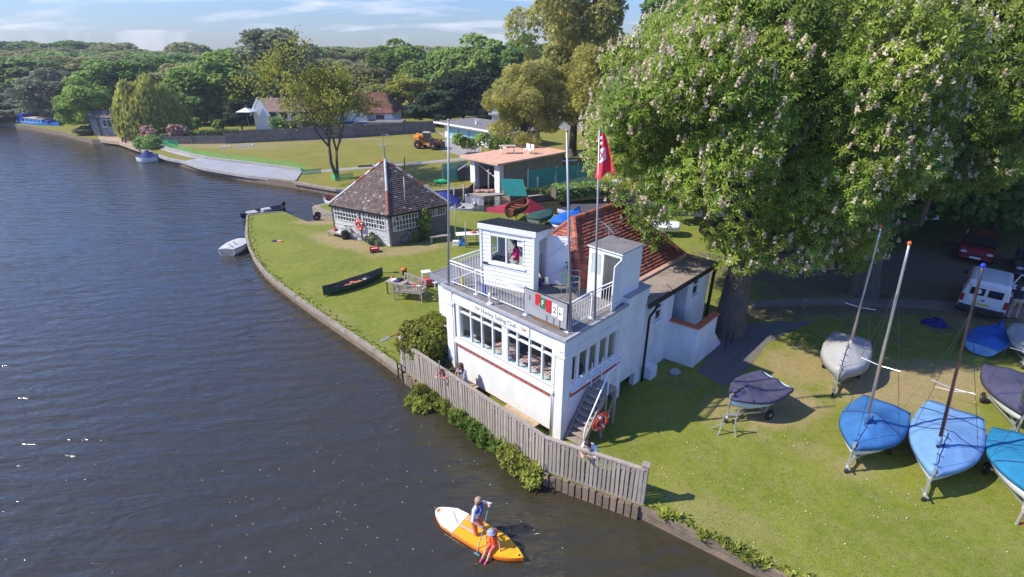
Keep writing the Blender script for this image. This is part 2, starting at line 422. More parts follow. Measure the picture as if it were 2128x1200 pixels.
far_m = groundmat('far_lawn', (.180, .185, .024), (.24, .22, .036), (.30, .245, .115), (.24, .20, .14),
    strawp=[pt(480,305,9,2.6,R(-12),.8), pt(700,290,9,1.2,R(-5),.7), pt(560,300,7,1.5,0,.6), pt(820,300,5,1.2,0,.3)],
    dirtp=[pt(560,292,13,1.1,R(-3),.9), pt(800,279,9,1.0,R(3),.9)], general=.45)
wm = watermat()
w = struct(MB().add([(-2500,-400,0),(2500,-400,0),(2500,3000,0),(-2500,3000,0)], [(0,1,2,3)]).build('river_water', wm))
def pp(l, z=LAWN): return [P(x, y, z) for x, y in l]
def line(a, b, n): return [a.lerp(b, i / n) for i in range(1, n + 1)]
river_edge = pp([(1335,1060),(1140,985),(838,768),(780,728),(720,688),(660,648),(615,616),(575,586),(548,562),(528,535),(517,512),(512,490),(513,468),(514,448)])
river_edge[:3] = [Vector((3.70, 10.94, LAWN)), Vector((.97, 12.30, LAWN)), Vector((-4.43, 17.88, LAWN))]     # under the fence
back_edge = pp([(590,440),(612,450),(638,461),(690,456),(800,446),(950,437),(1010,441),(1100,444),(1180,447)])
d0 = (P(1620,1200) - P(1335,1060)).normalized()
right_pts = [river_edge[0] + d0 * t for t in (60, 14, 8, 4, 2)]
far_right = [Vector((60, 37, LAWN)), Vector((260, 34, LAWN)), Vector((260, -40, LAWN))]
near_poly = right_pts + river_edge + back_edge + far_right
struct(MB().sheet([(p.x, p.y) for p in near_poly], LAWN).build('lawn', lawn_m))
edge_m = mat('bank_boards', (.20, .15, .105), .9, .35, 3, .7, 20, world=True, fine=.2)
cope_m = mat('bank_coping', (.30, .255, .19), .9, .25, 2.2, .6, 25, world=True, fine=.15)
def skirt(pts, z1, z0, name, m, close=False):
    b = MB(); n = len(pts)
    for i in range(n - 1):
        p, q = pts[i], pts[i+1]
        b.add([(p.x,p.y,z1),(q.x,q.y,z1),(q.x,q.y,z0),(p.x,p.y,z0)], [(0,1,2,3)])
    return struct(b.build(name, m))
skirt(right_pts + river_edge + back_edge + far_right[:2], LAWN, -1, 'embankment', edge_m)
# timber coping along the river edge, with gaps and uneven boards
b = MB(); chain = river_edge[2:] + [back_edge[0]]
for i in range(len(chain) - 1):
    p, q = chain[i], chain[i+1]; n = max(1, int((q - p).length / 2.1))
    for k in range(n):
        a, c = p.lerp(q, k / n), p.lerp(q, (k + .985) / n); h = .035 + rnd.uniform(-.01, .012)
        b.bar(a + Vector((0,0,h-.09)), c + Vector((0,0,h-.09)), .16 + rnd.uniform(-.02,.02), .2)
for i in range(1, len(right_pts)):
    p, q = (right_pts + river_edge[:1])[i], (right_pts + river_edge[:1])[i+1] if i + 1 < len(right_pts) + 1 else river_edge[0]
    b.bar(p + Vector((0,0,-.09)), q + Vector((0,0,-.09)), .1, .2, 1)
struct(b.build('bank_coping', [cope_m, edge_m]))

# far bank
FZ = .6
far_edge = pp([(0,256),(60,262),(130,275),(190,290),(250,292),(310,312),(328,322),(378,336),(430,350),(520,367),(612,379),(700,394),(905,397),(972,391)], FZ)
dock = pp([(1040,372),(1060,406),(1130,404),(1240,394)], FZ)
left_far = [Vector((-1800,330,FZ)), Vector((-320,165,FZ)), Vector((-150,118,FZ))]
right_far = [Vector((60,46,FZ)), Vector((300,44,FZ))]
# wet dock under the boathouse is a notch in the bank
notch = [P(972,391,FZ), P(1000,366,FZ), P(1062,372,FZ), P(1040,393,FZ)]
far_poly = left_far + far_edge[:-1] + notch + dock[1:] + right_far + [Vector((2400,60,FZ)), Vector((2400,2600,FZ)), Vector((-2400,2600,FZ))]
struct(MB().sheet([(p.x, p.y) for p in far_poly], FZ).build('far_ground', far_m))
skirt(left_far + far_edge[:-1] + notch + dock[1:] + right_far, FZ, -1, 'far_embankment', edge_m)
b = MB()
for l in ([(612,379),(700,394),(905,397),(972,391)], [(1060,406),(1130,404),(1240,394)]):
    q = pp(l, FZ)
    for i in range(len(q) - 1): b.bar(q[i] + Vector((0,0,-.05)), q[i+1] + Vector((0,0,-.05)), .35, .22)
struct(b.build('far_coping', cope_m))

# promenade: grey concrete slab with kerb
prom_m = mat('promenade_concrete', (.33, .33, .335), .85, .1, .6, .2, 10, world=True, fine=.05)
outer = [(326,323),(350,331),(378,336),(414,348),(430,352),(520,367),(615,377)]
inner = [(628,356),(560,347),(520,341.5),(475,337),(430,331),(400,325),(376,318),(352,312),(336,307)]
def path(name, pix, z, m, th=.06):
    q = pp(pix, z)
    return struct(MB().prism([(p.x, p.y) for p in q], z - th, z).build(name, m))
path('promenade', [(378,335.5),(414,347),(430,350.5),(520,365.5),(615,375.5),(628,356),(560,347),(520,341.5),(475,337),(430,331),(412,329)], FZ + .09, prom_m)
path('promenade_walk', [(412,329),(430,331),(400,325),(376,318),(352,312),(336,307),(333,310),(352,316.5),(376,323),(398,328)], FZ + .094, mat('gravel_walk', (.40,.36,.31), .95, .15, 1, .5, 20, world=True))
b = MB(); q = pp(inner, FZ)
for i in range(len(q) - 1): b.bar(q[i] + Vector((0,0,.13)), q[i+1] + Vector((0,0,.13)), .3, .3)
b2 = pp(outer, FZ)
for i in range(len(b2) - 1): b.bar(b2[i] + Vector((0,0,-.02)), b2[i+1] + Vector((0,0,-.02)), .3, .28)
struct(b.build('promenade_kerb', concrete))
gravel = mat('gravel', (.33, .30, .275), .95, .14, .8, .6, 20, world=True, fine=.15)
path('gravel_drive', [(905,272),(1000,300),(1000,318),(965,326),(905,309),(868,300),(905,296),(930,290)], FZ + .012, gravel, .012)
path('gravel_path', [(628,361),(700,356),(800,347),(900,339),(985,331),(985,326),(900,334),(800,342),(700,351),(628,357)], FZ + .012, gravel, .012)
path('sand_slip', [(205,284),(250,285),(300,303),(318,312),(312,317),(285,309),(245,295),(205,290)], FZ + .02, mat('sand', (.42, .31, .22), .95, .15, .6, .4, 12, world=True), .4)
path('concrete_path', [(1448,772),(1505,803),(1560,760),(1592,716),(1640,690),(1700,666),(1560,672),(1500,700)], LAWN + .008, mat('dark_tarmac', (.155, .14, .128), .95, .15, 2, .5, 30, world=True, fine=.15), .012)
path('towpath', [(1530,640),(1700,634),(1900,640),(2400,690),(2400,655),(1900,622),(1700,619),(1530,626)], LAWN + .006, mat('earth_path', (.21, .17, .135), .95, .2, 1.2, .5, 20, world=True, fine=.15), .01)
# platform with piled edge behind the pavilion, grass on top
pl = pp([(648,429),(690,419),(720,424),(720,447),(690,446)], .75)
struct(MB().prism([(p.x, p.y) for p in pl], -.5, .75).build('landing_stage', cope_m))
inn = pp([(662,429),(690,422.5),(716,426),(716,440),(690,441)], .76)
struct(MB().sheet([(p.x, p.y) for p in inn], .762).build('landing_stage_turf', lawn_m))
# ================================================================== CLUBHOUSE  (local x = into the building, y = to the left along the front)
BO = Vector((1.59, 13.62, LAWN)); BR = R(45.85)
BM = Matrix.Translation(BO) @ Matrix.Rotation(BR, 4, 'Z')
def BW(x, y, z): return BM @ Vector((x, y, z))
club = thing('clubhouse', 'white rendered riverside clubhouse with roof terrace and red tiled hip roof', 'clubhouse', BO, BR)
def cells(u0, u1, z0, z1, holes):
    us = sorted({u0, u1, *[h[0] for h in holes], *[h[1] for h in holes]}); zs = sorted({z0, z1, *[h[2] for h in holes], *[h[3] for h in holes]})
    us = [u for u in us if u0 <= u <= u1]; zs = [q for q in zs if z0 <= q <= z1]
    for i in range(len(us) - 1):
        run = None
        for k in range(len(zs) - 1):
            cu, cz = (us[i] + us[i+1]) / 2, (zs[k] + zs[k+1]) / 2
            solid = not any(h[0] < cu < h[1] and h[2] < cz < h[3] for h in holes)
            if solid:
                if run is None: run = [zs[k], zs[k+1]]
                else: run[1] = zs[k+1]
            if (not solid or k == len(zs) - 2) and run: yield us[i], us[i+1], run[0], run[1]; run = None
def wall_y(b, y0, y1, x0, x1, z0, z1, holes=(), mi=0):     # a wall along x, holes in (x, z)
    for a, c, d, e in cells(x0, x1, z0, z1, holes): b.box(a, y0, d, c, y1, e, mi)
    return b
def wall_x(b, x0, x1, y0, y1, z0, z1, holes=(), mi=0):
    for a, c, d, e in cells(y0, y1, z0, z1, holes): b.box(x0, a, d, x1, c, e, mi)
    return b
# front
fw = wall_x(MB(), .07, .25, .5, 5.2, .16, 3.3, [(.52, 5.0, 1.87, 3.3)])
front = fw.build('front_wall', white, club)
for y0, y1 in ((0, .34), (5.3, 5.68)):
    pil = MB()
    pil.box(0, y0, -.02, .33, y1, 3.18); pil.box(-.05, y0 - .05, 3.18, .36, y1 + .05, 3.26); pil.box(-.02, y0 - .02, 3.26, .35, y1 + .02, 3.76)
    pil.build('pilaster', white, club, bevel=.012)
MB().box(.03, .34, 3.3, .24, 5.3, 3.76).build('fascia', white_clean, club)
sb = MB().box(-.005, 1.45, 3.37, .03, 4.2, 3.71).build('sign_board', white_clean, club)
ledge = MB().box(-.07, .35, 1.71, .25, 5.2, 1.80).box(-.03, .35, 1.80, .25, 5.2, 1.87)
ledge.build('front_sill', white, club, bevel=.01)
def bricks(n0, axis, u0, u1, d0, d1, z0, z1):
    b = MB(); w = .078; n = int((u1 - u0) / w)
    for i in range(n):
        a = u0 + i * w; o = rnd.uniform(-.004, .004)
        if axis == 'y': b.box(d0 + o, a + .004, z0, d1, a + w - .004, z1, i % 3 == 0)
        else: b.box(a + .004, d0 + o, z0, a + w - .004, d1, z1, i % 3 == 0)
    return b
brick_a = mat('red_brick', (.40, .095, .06), .85, .2, 9, .4, 40); brick_b = mat('red_brick_light', (.47, .14, .095), .85, .2, 9, .4, 40)
stuff(bricks(0, 'y', .5, 5.2, .02, .2, 1.505, 1.695).build('brick_band', [brick_a, brick_b], club))
MB().box(.045, .5, 1.5, .2, 5.2, 1.7).build('brick_mortar', concrete, club)
rust = mat('rusty_edge', (.22, .05, .035), .8, .3, 8)
MB().box(.06, .6, .13, .2, 4.4, .158).build('wall_foot', rust, club)
# front windows: frames, mullions, transom and panes
mul = [5.0, 4.40, 3.82, 3.26, 2.72, 2.60, 2.08, 1.53, .98, .52]
wf = MB(); wf.box(.1, .52, 1.87, .19, 5.0, 1.93); wf.box(.1, .52, 3.24, .19, 5.0, 3.3)
for y in mul:
    wd = .075 if y in (2.72, 2.60) else .028
    wf.box(.095, y - wd, 1.93, .195, y + wd, 3.24)
ys = [5.0, 4.40, 3.82, 3.26, 2.66, 2.08, 1.53, .98, .52]
win = wf.build('front_window', white_clean, club)
for i in range(8):
    MB().box(.098, ys[i+1] + .03, 2.98, .192, ys[i] - .03, 3.03).build('transom', white_clean, win)
    MB().box(.14, ys[i+1] + .02, 1.92, .146, ys[i] - .02, 3.25).build('pane', glass, win)
# side wall
sw = wall_y(MB(), 0, .22, .33, 4.72, .62, 3.76, [(.43, 3.0, 1.93, 3.06)])
sw.box(3.2, 0, -.02, 3.42, .22, .62); sw.box(4.42, 0, -.02, 4.72, .22, .62); sw.box(.33, .02, -.02, 1.5, .2, .62)
sw.build('side_wall', roughcast, club)
MB().box(-.02, -.03, 3.36, 3.34, .2, 3.40).build('drip_ledge', roughcast, club)
swf = MB(); swf.box(.43, .05, 1.93, 3.0, .14, 2.0); swf.box(.43, .05, 3.0, 3.0, .14, 3.06)
sx = [.43, .80, 1.36, 1.90, 2.44, 3.0]
for i, x in enumerate(sx): swf.box(x - (.05 if i in (1, 3) else .028), .045, 2.0, x + (.05 if i in (1, 3) else .028), .145, 3.0)
swin = swf.build('side_window', white_clean, club)
for i in range(5): MB().box(sx[i] + .02, .09, 1.98, sx[i+1] - .02, .096, 3.02).build('pane', glass, swin)
MB().box(.38, -.09, 1.76, 3.22, .05, 1.83).build('side_sill', white, club)
stuff(bricks(0, 'x', .36, 3.22, -.03, .1, 1.57, 1.75).build('side_brick_band', [brick_a, brick_b], club))
# room inside
cream = mat('cream_wall', (.55, .50, .42), .8, .08, 2)
rm = MB(); rm.box(3.0, .22, .9, 3.08, 5.3, 3.3); rm.box(.25, 5.2, .9, 3.0, 5.28, 3.3)
rm.build('room_wall', cream, club)
MB().box(.2, .2, .72, 3.1, 5.3, .9).build('room_floor', mat('lino', (.16, .14, .125), .5, .15, 3), club)
MB().box(.2, .2, 3.3, 3.1, 5.3, 3.36).build('room_ceiling', white_clean, club)
MB().box(.2, .53, 1.86, .42, 5.0, 1.885).build('window_board', white_clean, club)
# terrace slab, felt and lead edge
felt = mat('terrace_felt', (.20, .185, .175), .85, .22, 1.6, .3, 30, fine=.08)
MB().box(-.04, -.04, 3.76, 3.3, 5.74, 3.86).build('terrace_slab', white, club)
deck = MB().box(-.1, -.1, 3.86, 3.3, 5.8, 3.9).build('terrace_deck', felt, club)
dk = MB()
for k in range(1, 6): dk.box(-.02, .95 * k, 3.9, 3.2, .95 * k + .012, 3.906)
for k in range(1, 4): dk.box(.85 * k, 0, 3.9, .85 * k + .012, 5.7, 3.9055)
dk.build('felt_seam', mat('felt_seam', (.10, .095, .09), .9), deck)
lead = mat('lead_edge', (.36, .36, .36), .6, .18, 3)
e = MB(); e.box(-.12, -.12, 3.85, -.01, 5.8, 3.93); e.box(-.01, -.12, 3.85, 3.3, -.01, 3.93); e.box(-.01, 5.71, 3.85, 3.3, 5.82, 3.93)
e.build('roof_edge', lead, club)
MB().box(3.3, -.06, 3.76, 4.72, .5, 4.1).box(3.3, -.1, 4.1, 4.75, .55, 4.14, 1).build('parapet', [roughcast, lead], club)
# rear range
rw = wall_y(MB(), .12, .3, 4.72, 10.2, .55, 3.24, [(5.7, 6.22, 2.2, 2.95), (7.1, 8.25, .9, 2.98), (8.73, 9.28, 2.25, 2.98)])
rw.box(4.72, 0, -.02, 5.0, .3, .55); rw.box(5.0, .12, -.02, 7.0, .3, .55); rw.box(8.3, .12, -.02, 10.2, .3, .55)
rw.box(10.0, .3, -.02, 10.2, 5.9, 3.24); rw.box(3.3, 5.7, -.02, 10.2, 5.9, 3.24); rw.box(8.25, .3, .55, 8.4, 1.6, 3.24); rw.box(6.95, .3, .55, 7.1, 1.6, 3.24); rw.box(7.1, 1.5, .55, 8.25, 1.6, 3.24)
rw.build('rear_wall', roughcast, club)
MB().box(7.1, .3, .5, 8.25, 1.5, .9).build('porch_floor', concrete, club)
MB().box(7.12, .32, .9, 7.17, 1.1, 2.9).build('porch_door', mat('navy_door', (.02, .025, .05), .4), club)
for x0, x1, z0, z1 in ((5.7, 6.22, 2.2, 2.95), (8.73, 9.28, 2.25, 2.98)):
    f = MB(); f.box(x0, .14, z0, x1, .22, z0 + .06); f.box(x0, .14, z1 - .06, x1, .22, z1); f.box(x0, .14, z0 + .06, x0 + .05, .22, z1 - .06); f.box(x1 - .05, .14, z0 + .06, x1, .22, z1 - .06)
    f.box(x0 + .05, .14, (z0 * .4 + z1 * .6), x1 - .05, .22, (z0 * .4 + z1 * .6) + .06); f.box(x0 - .05, .06, z0 - .06, x1 + .05, .2, z0)
    wv = f.build('rear_window', white_clean, club)
    MB().box(x0 + .04, .17, z0 + .04, x1 - .04, .176, z1 - .04).build('pane', glass, wv)
    MB().box(x0, .24, z0, x1, .26, z1).build('dark_backing', dark_in, wv)  # near-black panel painted to stand in for the unlit room behind the pane
frf = mat('flat_roof_felt', (.30, .245, .20), .9, .25, 1.4, .4, 20, fine=.12)
MB().box(4.72, -.08, 3.3, 10.4, 1.7, 3.38).build('flat_roof', frf, club)
MB().box(4.7, -.14, 3.22, 10.42, -.08, 3.40).box(10.4, -.08, 3.22, 10.45, 1.7, 3.40).build('gutter', black, club)
pipe = MB().tube([(5.35, -.11, 3.25), (5.2, -.11, 3.0), (4.9, -.09, 2.85), (4.88, -.08, 2.7), (4.88, -.08, 0)], .05, 8)
pipe.build('downpipe', black, club, smooth=True)
pipe = MB().tube([(10.28, -.1, 3.25), (10.3, -.02, 2.9), (10.3, .02, 0)], .075, 8)
pipe.build('downpipe', black, club, smooth=True)
for y in (.40, .47, 5.24): MB().tube([(.03, y, 3.6), (.03, y, -.02)], .028, 8).build('white_downpipe', white_clean, club, smooth=True)
# left annex
MB().box(.85, 5.68, -.02, 3.4, 7.2, 3.5).build('annex_wall', roughcast, club)
MB().box(.7, 5.75, 3.5, 3.6, 7.4, 3.62).build('annex_roof', felt, club)
MB().box(.62, 5.75, 3.42, .7, 7.46, 3.64).box(.62, 7.4, 3.42, 3.6, 7.46, 3.64).build('annex_gutter', grey_metal, club)
# ------------------------------------------------ tiled roof
tile_mats = [mat('tile_red', (0.365, 0.115, 0.070), .85, .3, 4, .4, 30), mat('tile_orange', (0.486, 0.169, 0.095), .85, .3, 4, .4, 30), mat('tile_brown', (0.230, 0.092, 0.068), .85, .3, 4, .4, 30), mat('tile_lichen', (.30, .20, .13), .9, .3, 4, .4, 30)]
def tile_plane(b, A, B, C, D, row=.135, tw=.17, th=.058, w=(6, 1, 4, .4), gap=.006):
    """tiles on the slope whose eave runs A to B and whose top runs D to C"""
    A, B, C, D = map(Vector, (A, B, C, D)); nrm = (B - A).cross(D - A).normalized()
    if nrm.z < 0: nrm = -nrm
    sl = ((D + C) / 2 - (A + B) / 2); H = (sl - (B - A).normalized() * sl.dot((B - A).normalized())).length; n = int(H / row)
    up = (sl - (B - A).normalized() * sl.dot((B - A).normalized())).normalized()
    for i in range(n):
        t0, t1 = i / n, (i + 1.25) / n
        a, c = A.lerp(D, t0), B.lerp(C, t0); L = (c - a).length; m = max(1, int(L / tw)); e = (c - a).normalized() if L > .01 else Vector((1,0,0))
        rh = H / n * 1.3
        off = (i % 2) * .5 * tw
        for k in range(-1, m + 1):
            s0, s1 = max(0, k * tw + off), min(L, (k + 1) * tw + off)
            if s1 - s0 < .02: continue
            lift = nrm * (th + rnd.uniform(-.006, .008)); lo = nrm * .006
            p0, p1 = a + e * (s0 + gap / 2), a + e * (s1 - gap / 2)
            q0, q1 = p0 + up * rh, p1 + up * rh
            mi = rnd.choices(range(len(w)), w)[0]
            b.add([p0 + lo, p1 + lo, p0 + lift, p1 + lift, q0 + lo, q1 + lo], [(0,1,3,2), (2,3,5,4), (0,2,4), (1,5,3)], mi)
RL, RH_ = Vector((4.85, 3.6, 5.8)), Vector((8.03, 3.6, 5.8))
c1, c2, c3, c4 = (2.55, 1.3, 3.3), (10.33, 1.3, 3.3), (10.33, 5.9, 3.3), (2.55, 5.9, 3.3)
MB().add([c1, c2, c3, c4, RL - Vector((0,0,.02)), RH_ - Vector((0,0,.02))], [(0,1,5,4), (1,2,5), (2,3,4,5), (3,0,4)]).build('roof', tile_mats[2], club)
b = MB(); tile_plane(b, c1, c2, RH_, RL); tile_plane(b, c3, c4, RL, RH_); tile_plane(b, c4, c1, RL, RL); tile_plane(b, c2, c3, RH_, RH_)
stuff(b.build('roof_tiles', tile_mats, club))
b = MB()
def ridge(b, p, q, r=.11, L=.3, mats=(0, 1, 2)):
    p, q = Vector(p), Vector(q); n = max(1, int((q - p).length / L))
    for i in range(n):
        b.tube([p.lerp(q, i / n), p.lerp(q, (i + .97) / n)], [r * 1.05, r * .95], 8, rnd.choice(mats))
for p, q in ((RL, RH_), (c1, RL), (c4, RL), (c2, RH_), (c3, RH_)): ridge(b, p, q)
stuff(b.build('ridge_tiles', tile_mats, club))
MB().box(4.75, 1.2, 3.38, 10.3, 1.42, 3.47).build('lead_flashing', mat('pink_mortar', (.52, .32, .24), .9, .2, 3), club)
# porch wall round the back steps, terracotta coping
en = MB()
en.add([(6.98,.12,-.02),(7.12,-1.05,-.02),(7.3,-1.05,-.02),(7.16,.12,-.02),(6.98,.12,1.78),(7.12,-1.05,1.78),(7.3,-1.05,1.78),(7.16,.12,1.78)], [(0,3,2,1),(4,5,6,7),(0,1,5,4),(1,2,6,5),(2,3,7,6),(3,0,4,7)])
en.add([(7.3,-1.05,-.02),(8.85,-1.05,-.02),(8.85,-.87,-.02),(7.3,-.87,-.02),(7.3,-1.05,1.78),(8.85,-1.05,1.78),(8.85,-.87,1.78),(7.3,-.87,1.78)], [(0,3,2,1),(4,5,6,7),(0,1,5,4),(1,2,6,5),(2,3,7,6),(3,0,4,7)])
en.add([(8.85,-1.05,-.02),(9.75,-1.05,-.02),(9.75,-.9,-.02),(8.85,-.9,-.02),(8.85,-1.05,.95),(9.75,-1.05,.05),(9.75,-.9,.05),(8.85,-.9,.95)], [(0,3,2,1),(4,5,6,7),(0,1,5,4),(1,2,6,5),(2,3,7,6),(3,0,4,7)])
en.build('porch_wall', roughcast, club)
terr = mat('terracotta', (.55, .16, .075), .8, .15, 5, .2, 30)
tb = MB(); tb.hexa([(6.93,.11,1.78),(7.07,-1.1,1.78),(7.34,-1.1,1.78),(7.2,.11,1.78),(6.93,.11,1.85),(7.07,-1.1,1.85),(7.34,-1.1,1.85),(7.2,.11,1.85)]); tb.box(7.34, -1.1, 1.78, 8.9, -.82, 1.85)
tb.build('coping', terr, club)
MB().box(5.15, -.3, -.02, 5.6, .1, .5).build('meter_box', white, club)

# lettering on the sign board
def lettering(txt, size, M4, m, parent, name='lettering', ext=.004, fx=1.0):
    cu = bpy.data.curves.new(name, 'FONT'); cu.body = txt; cu.size = size; cu.extrude = ext; cu.align_x = 'CENTER'; cu.align_y = 'CENTER'; cu.resolution_u = 3
    tmp = bpy.data.objects.new(name, cu); COL.objects.link(tmp)
    bpy.context.view_layer.update()
    me = bpy.data.meshes.new_from_object(tmp.evaluated_get(bpy.context.evaluated_depsgraph_get()))
    bpy.data.objects.remove(tmp)
    me.transform(M4 @ Matrix.Diagonal((fx, 1, 1, 1))); me.materials.clear(); me.materials.append(m)
    return link(name, me, parent)
def facing(loc, out, z=(0,0,1)):           # text plane: z axis along out, y axis up
    o = Vector(out).normalized(); up = Vector(z); x = up.cross(o).normalized(); up = o.cross(x)
    return Matrix.Translation(loc) @ Matrix(((x.x, up.x, o.x), (x.y, up.y, o.y), (x.z, up.z, o.z))).to_4x4()
ink = mat('dark_ink', (.10, .10, .12), .6)
lettering('Henley Sailing Club', .235, facing((-.007, 2.86, 3.535), (-1, 0, 0)), ink, sb, fx=.92)
burgee_red = mat('burgee_red', (.42, .05, .06), .6)
for y in (3.92, 1.72):
    MB().add([(-.009, y - .03, 3.50), (-.009, y - .03, 3.60), (-.009, y - .17, 3.545)], [(0,1,2)]).build('pennant', burgee_red, sb)
    bb = MB()
    for z in (3.495, 3.55, 3.60): bb.box(-.011, y + (-.02 if z < 3.58 else 0), z, -.006, y + .07, z + .014)
    bb.box(-.0105, y + .065, 3.495, -.0055, y + .075, 3.614)
    bb.build('pennant_mark', ink, sb)
# ================================================================== ON THE TERRACE
TZ = 3.9
# lookout hut: its own frame, turned against the clubhouse
hv = Vector((.963, .27)); hrot = BR + math.atan2(.27, .963)
hut = thing('lookout_hut', 'white weatherboarded lookout hut with sliding window on the roof terrace', 'hut', BW(1.62, 2.72, TZ), hrot)
HW, HD, HF, HB = 2.17, 1.45, 2.28, 2.02
HM = Matrix.Translation(BW(1.62, 2.72, TZ)) @ Matrix.Rotation(hrot, 4, 'Z')
wy0, wy1, wz0, wz1 = .40, 1.76, .95, 1.97
bw = wall_x(MB(), .03, .07, .03, HW - .03, 0, 2.12, [(wy0, wy1, wz0, wz1)])
bw.box(.07, HW - .07, 0, HD, HW - .03, .9); bw.box(.07, HW - .07, 1.85, HD, HW - .03, 2.0); bw.box(.07, HW - .07, .9, .3, HW - .03, 1.85); bw.box(HD - .3, HW - .07, .9, HD, HW - .03, 1.85); bw.box(HD - .04, .04, 0, HD, HW - .07, 1.98); bw.box(.07, .03, 0, .42, .07, 2.05); bw.box(1.02, .03, 0, HD - .04, .07, 1.98); bw.box(.42, .03, 1.86, 1.02, .07, 2.05)
hwall = bw.build('wall', white_clean, hut)
n = 14; ph = 2.1 / n
for i in range(n):
    z0, z1 = i * ph, (i + 1) * ph + .02
    segs = [(.08, HW - .08)]
    if z0 < wz1 and z1 > wz0 + .03: segs = [(.08, wy0), (wy1, HW - .08)]
    for a, c in segs:
        MB().add([(-.012, a, z0), (-.012, c, z0), (.012, a, z1), (.012, c, z1), (.032, a, z0), (.032, c, z0), (.032, a, z1), (.032, c, z1)],
                 [(0,1,3,2), (0,4,5,1), (2,3,7,6), (0,2,6,4), (1,5,7,3)]).build('plank', white_clean, hwall)
for y in (.0, HW - .08):
    MB().box(-.03, y, 0, .05, y + .08, 2.14).build('corner_board', white_clean, hut)
MB().box(-.06, -.06, 2.13, .0, HW + .06, 2.32).build('fascia_board', white_clean, hut)
MB().add([(0,-.03,2.1),(HD,-.03,1.92),(HD,-.03,2.06),(0,-.03,2.29),(0,.03,2.1),(HD,.03,1.92),(HD,.03,2.06),(0,.03,2.29)], [(0,1,2,3),(7,6,5,4),(0,4,5,1),(1,5,6,2),(2,6,7,3),(3,7,4,0)]).build('barge_board', white_clean, hut)
# corrugated sheet roof falling to the back
cor = mat('corrugated_black', (.045, .043, .045), .6, .3, 3, .2, 20)
b = MB(); N = 66; rings = []
for i in range(N + 1):
    y = -.1 + (HW + .2) * i / N; d = .022 * math.cos(i / N * 2 * math.pi * 13)
    rings.append([(-.03, y, 2.335 + d), (HD + .16, y, 2.05 + d), (HD + .16, y, 2.042 + d), (-.03, y, 2.327 + d)])
b.loft(rings, True, True); b.build('corrugated_roof', cor, hut, smooth=False)
f = MB(); f.box(-.02, wy0, wz0 - .05, .08, wy1, wz0 + .03); f.box(-.02, wy0, wz1 - .04, .08, wy1, wz1 + .02)
for y in (wy0, 1.08, wy1 - .045): f.box(-.015, y, wz0 + .03, .08, y + .05, wz1 - .04)
hwn = f.build('window', white_clean, hut)
MB().box(-.05, wy0 - .06, wz0 - .1, .03, wy1 + .06, wz0 - .05).build('sill', white_clean, hwn)
MB().box(.03, 1.13, wz0 + .03, .034, wy1 - .045, wz1 - .04).build('pane', glass, hwn)
MB().box(.3, HW - .055, .9, HD - .3, HW - .05, 1.85).build('pane', glass, hwn)
notice = MB().box(.02, .46, 1.70, .028, .68, 1.93).build('notice', white_clean, hwn)
lettering('HSC', .09, facing((.018, .57, 1.86), (-1, 0, 0)), ink, notice, 'notice_text', .001)
MB().box(-.025, HW - .42, .80, -.012, HW - .12, .9).build('name_plate', dark_metal, hut)
MB().box(.05, .05, .0, HD - .05, HW - .08, .03).build('floor', wood_brown, hut)
MB().box(.1, .1, .72, .5, HW - .1, .76).build('counter', wood_grey, hut)
MB().box(.15, 1.35, .76, .45, 1.75, 1.05).build('radio_box', black, hut)
cur = mat('curtain', (.55, .55, .5), .9, .4, 14)
MB().box(HD - .08, 1.2, .8, HD - .05, 1.9, 1.9).build('chart', cur, hut)
dl = Vector((1.24, -.82, 0)) - Vector((1.02, 0, 0)); da = math.atan2(dl.y, dl.x)
door = MB(); door.box(0, -.02, .06, .82, .02, 1.9); 
for z in (.15, .95, 1.7): door.box(.03, -.045, z, .79, -.02, z + .11)
door.bar((.06, -.033, .26), (.76, -.033, .95), .02, .1, 0, (0, 1, 0)); door.bar((.06, -.033, 1.06), (.76, -.033, 1.7), .02, .1, 0, (0, 1, 0))
do = door.build('door', white_clean, hut); do.location = (1.02, 0, 0); do.rotation_euler = (0, 0, da)
MB().box(.70, -.07, .9, .76, -.045, 1.0).build('handle', dark_metal, do)
broom = thing('broom', 'broom leaning inside the open lookout hut door', 'broom', HM @ Vector((.75, .1, 0)), hrot)
MB().tube([(0, 0, .2), (.04, 0, 1.25)], .014, 6).build('handle', wood_brown, broom)
MB().box(-.12, -.03, .03, .12, .03, .22).build('brush', mat('blue_bristle', (.03, .05, .3), .8), broom)

# roof access box at the head of the inside stairs
box = thing('roof_access_box', 'white felt-roofed stair head box with glazed door at back of terrace', 'stair head', BW(3.0, .15, TZ), BR)
bb = MB(); bb.box(0, 0, 0, 1.25, .05, 1.8); bb.box(1.2, .05, 0, 1.25, 1.3, 1.8); bb.box(0, 1.25, 0, 1.2, 1.3, 1.8); bb.box(0, .05, 1.66, .05, 1.25, 1.8)
bb.build('wall', white_clean, box)
MB().box(-.06, -.05, 1.80, 1.31, 1.36, 1.83).box(-.04, -.03, 1.83, 1.29, 1.34, 1.86, 1).build('roof', [white_clean, felt], box)
MB().box(.055, .06, .02, 1.19, 1.24, .05).build('stair_floor', dark_in, box)
gd = MB(); gd.box(0, .70, .03, .045, .78, 1.66); gd.box(0, 1.17, .03, .045, 1.25, 1.66); gd.box(0, .78, .03, .045, 1.17, .85); gd.box(0, .78, 1.58, .045, 1.17, 1.66)
gdo = gd.build('glazed_door', white_clean, box)
MB().box(.015, .78, .85, .025, 1.17, 1.58).build('pane', mat('frosted_pane', (.50, .53, .53), .25, .1, 4), gdo)
MB().box(.9, .06, .05, .95, .69, 1.64).build('inner_panel', mat('grey_panel', (.45, .45, .45), .7, .1, 3), box)
lf = MB(); lf.box(0, -.02, .05, .66, .02, 1.62); lf.box(.06, -.03, .9, .6, .03, .93)
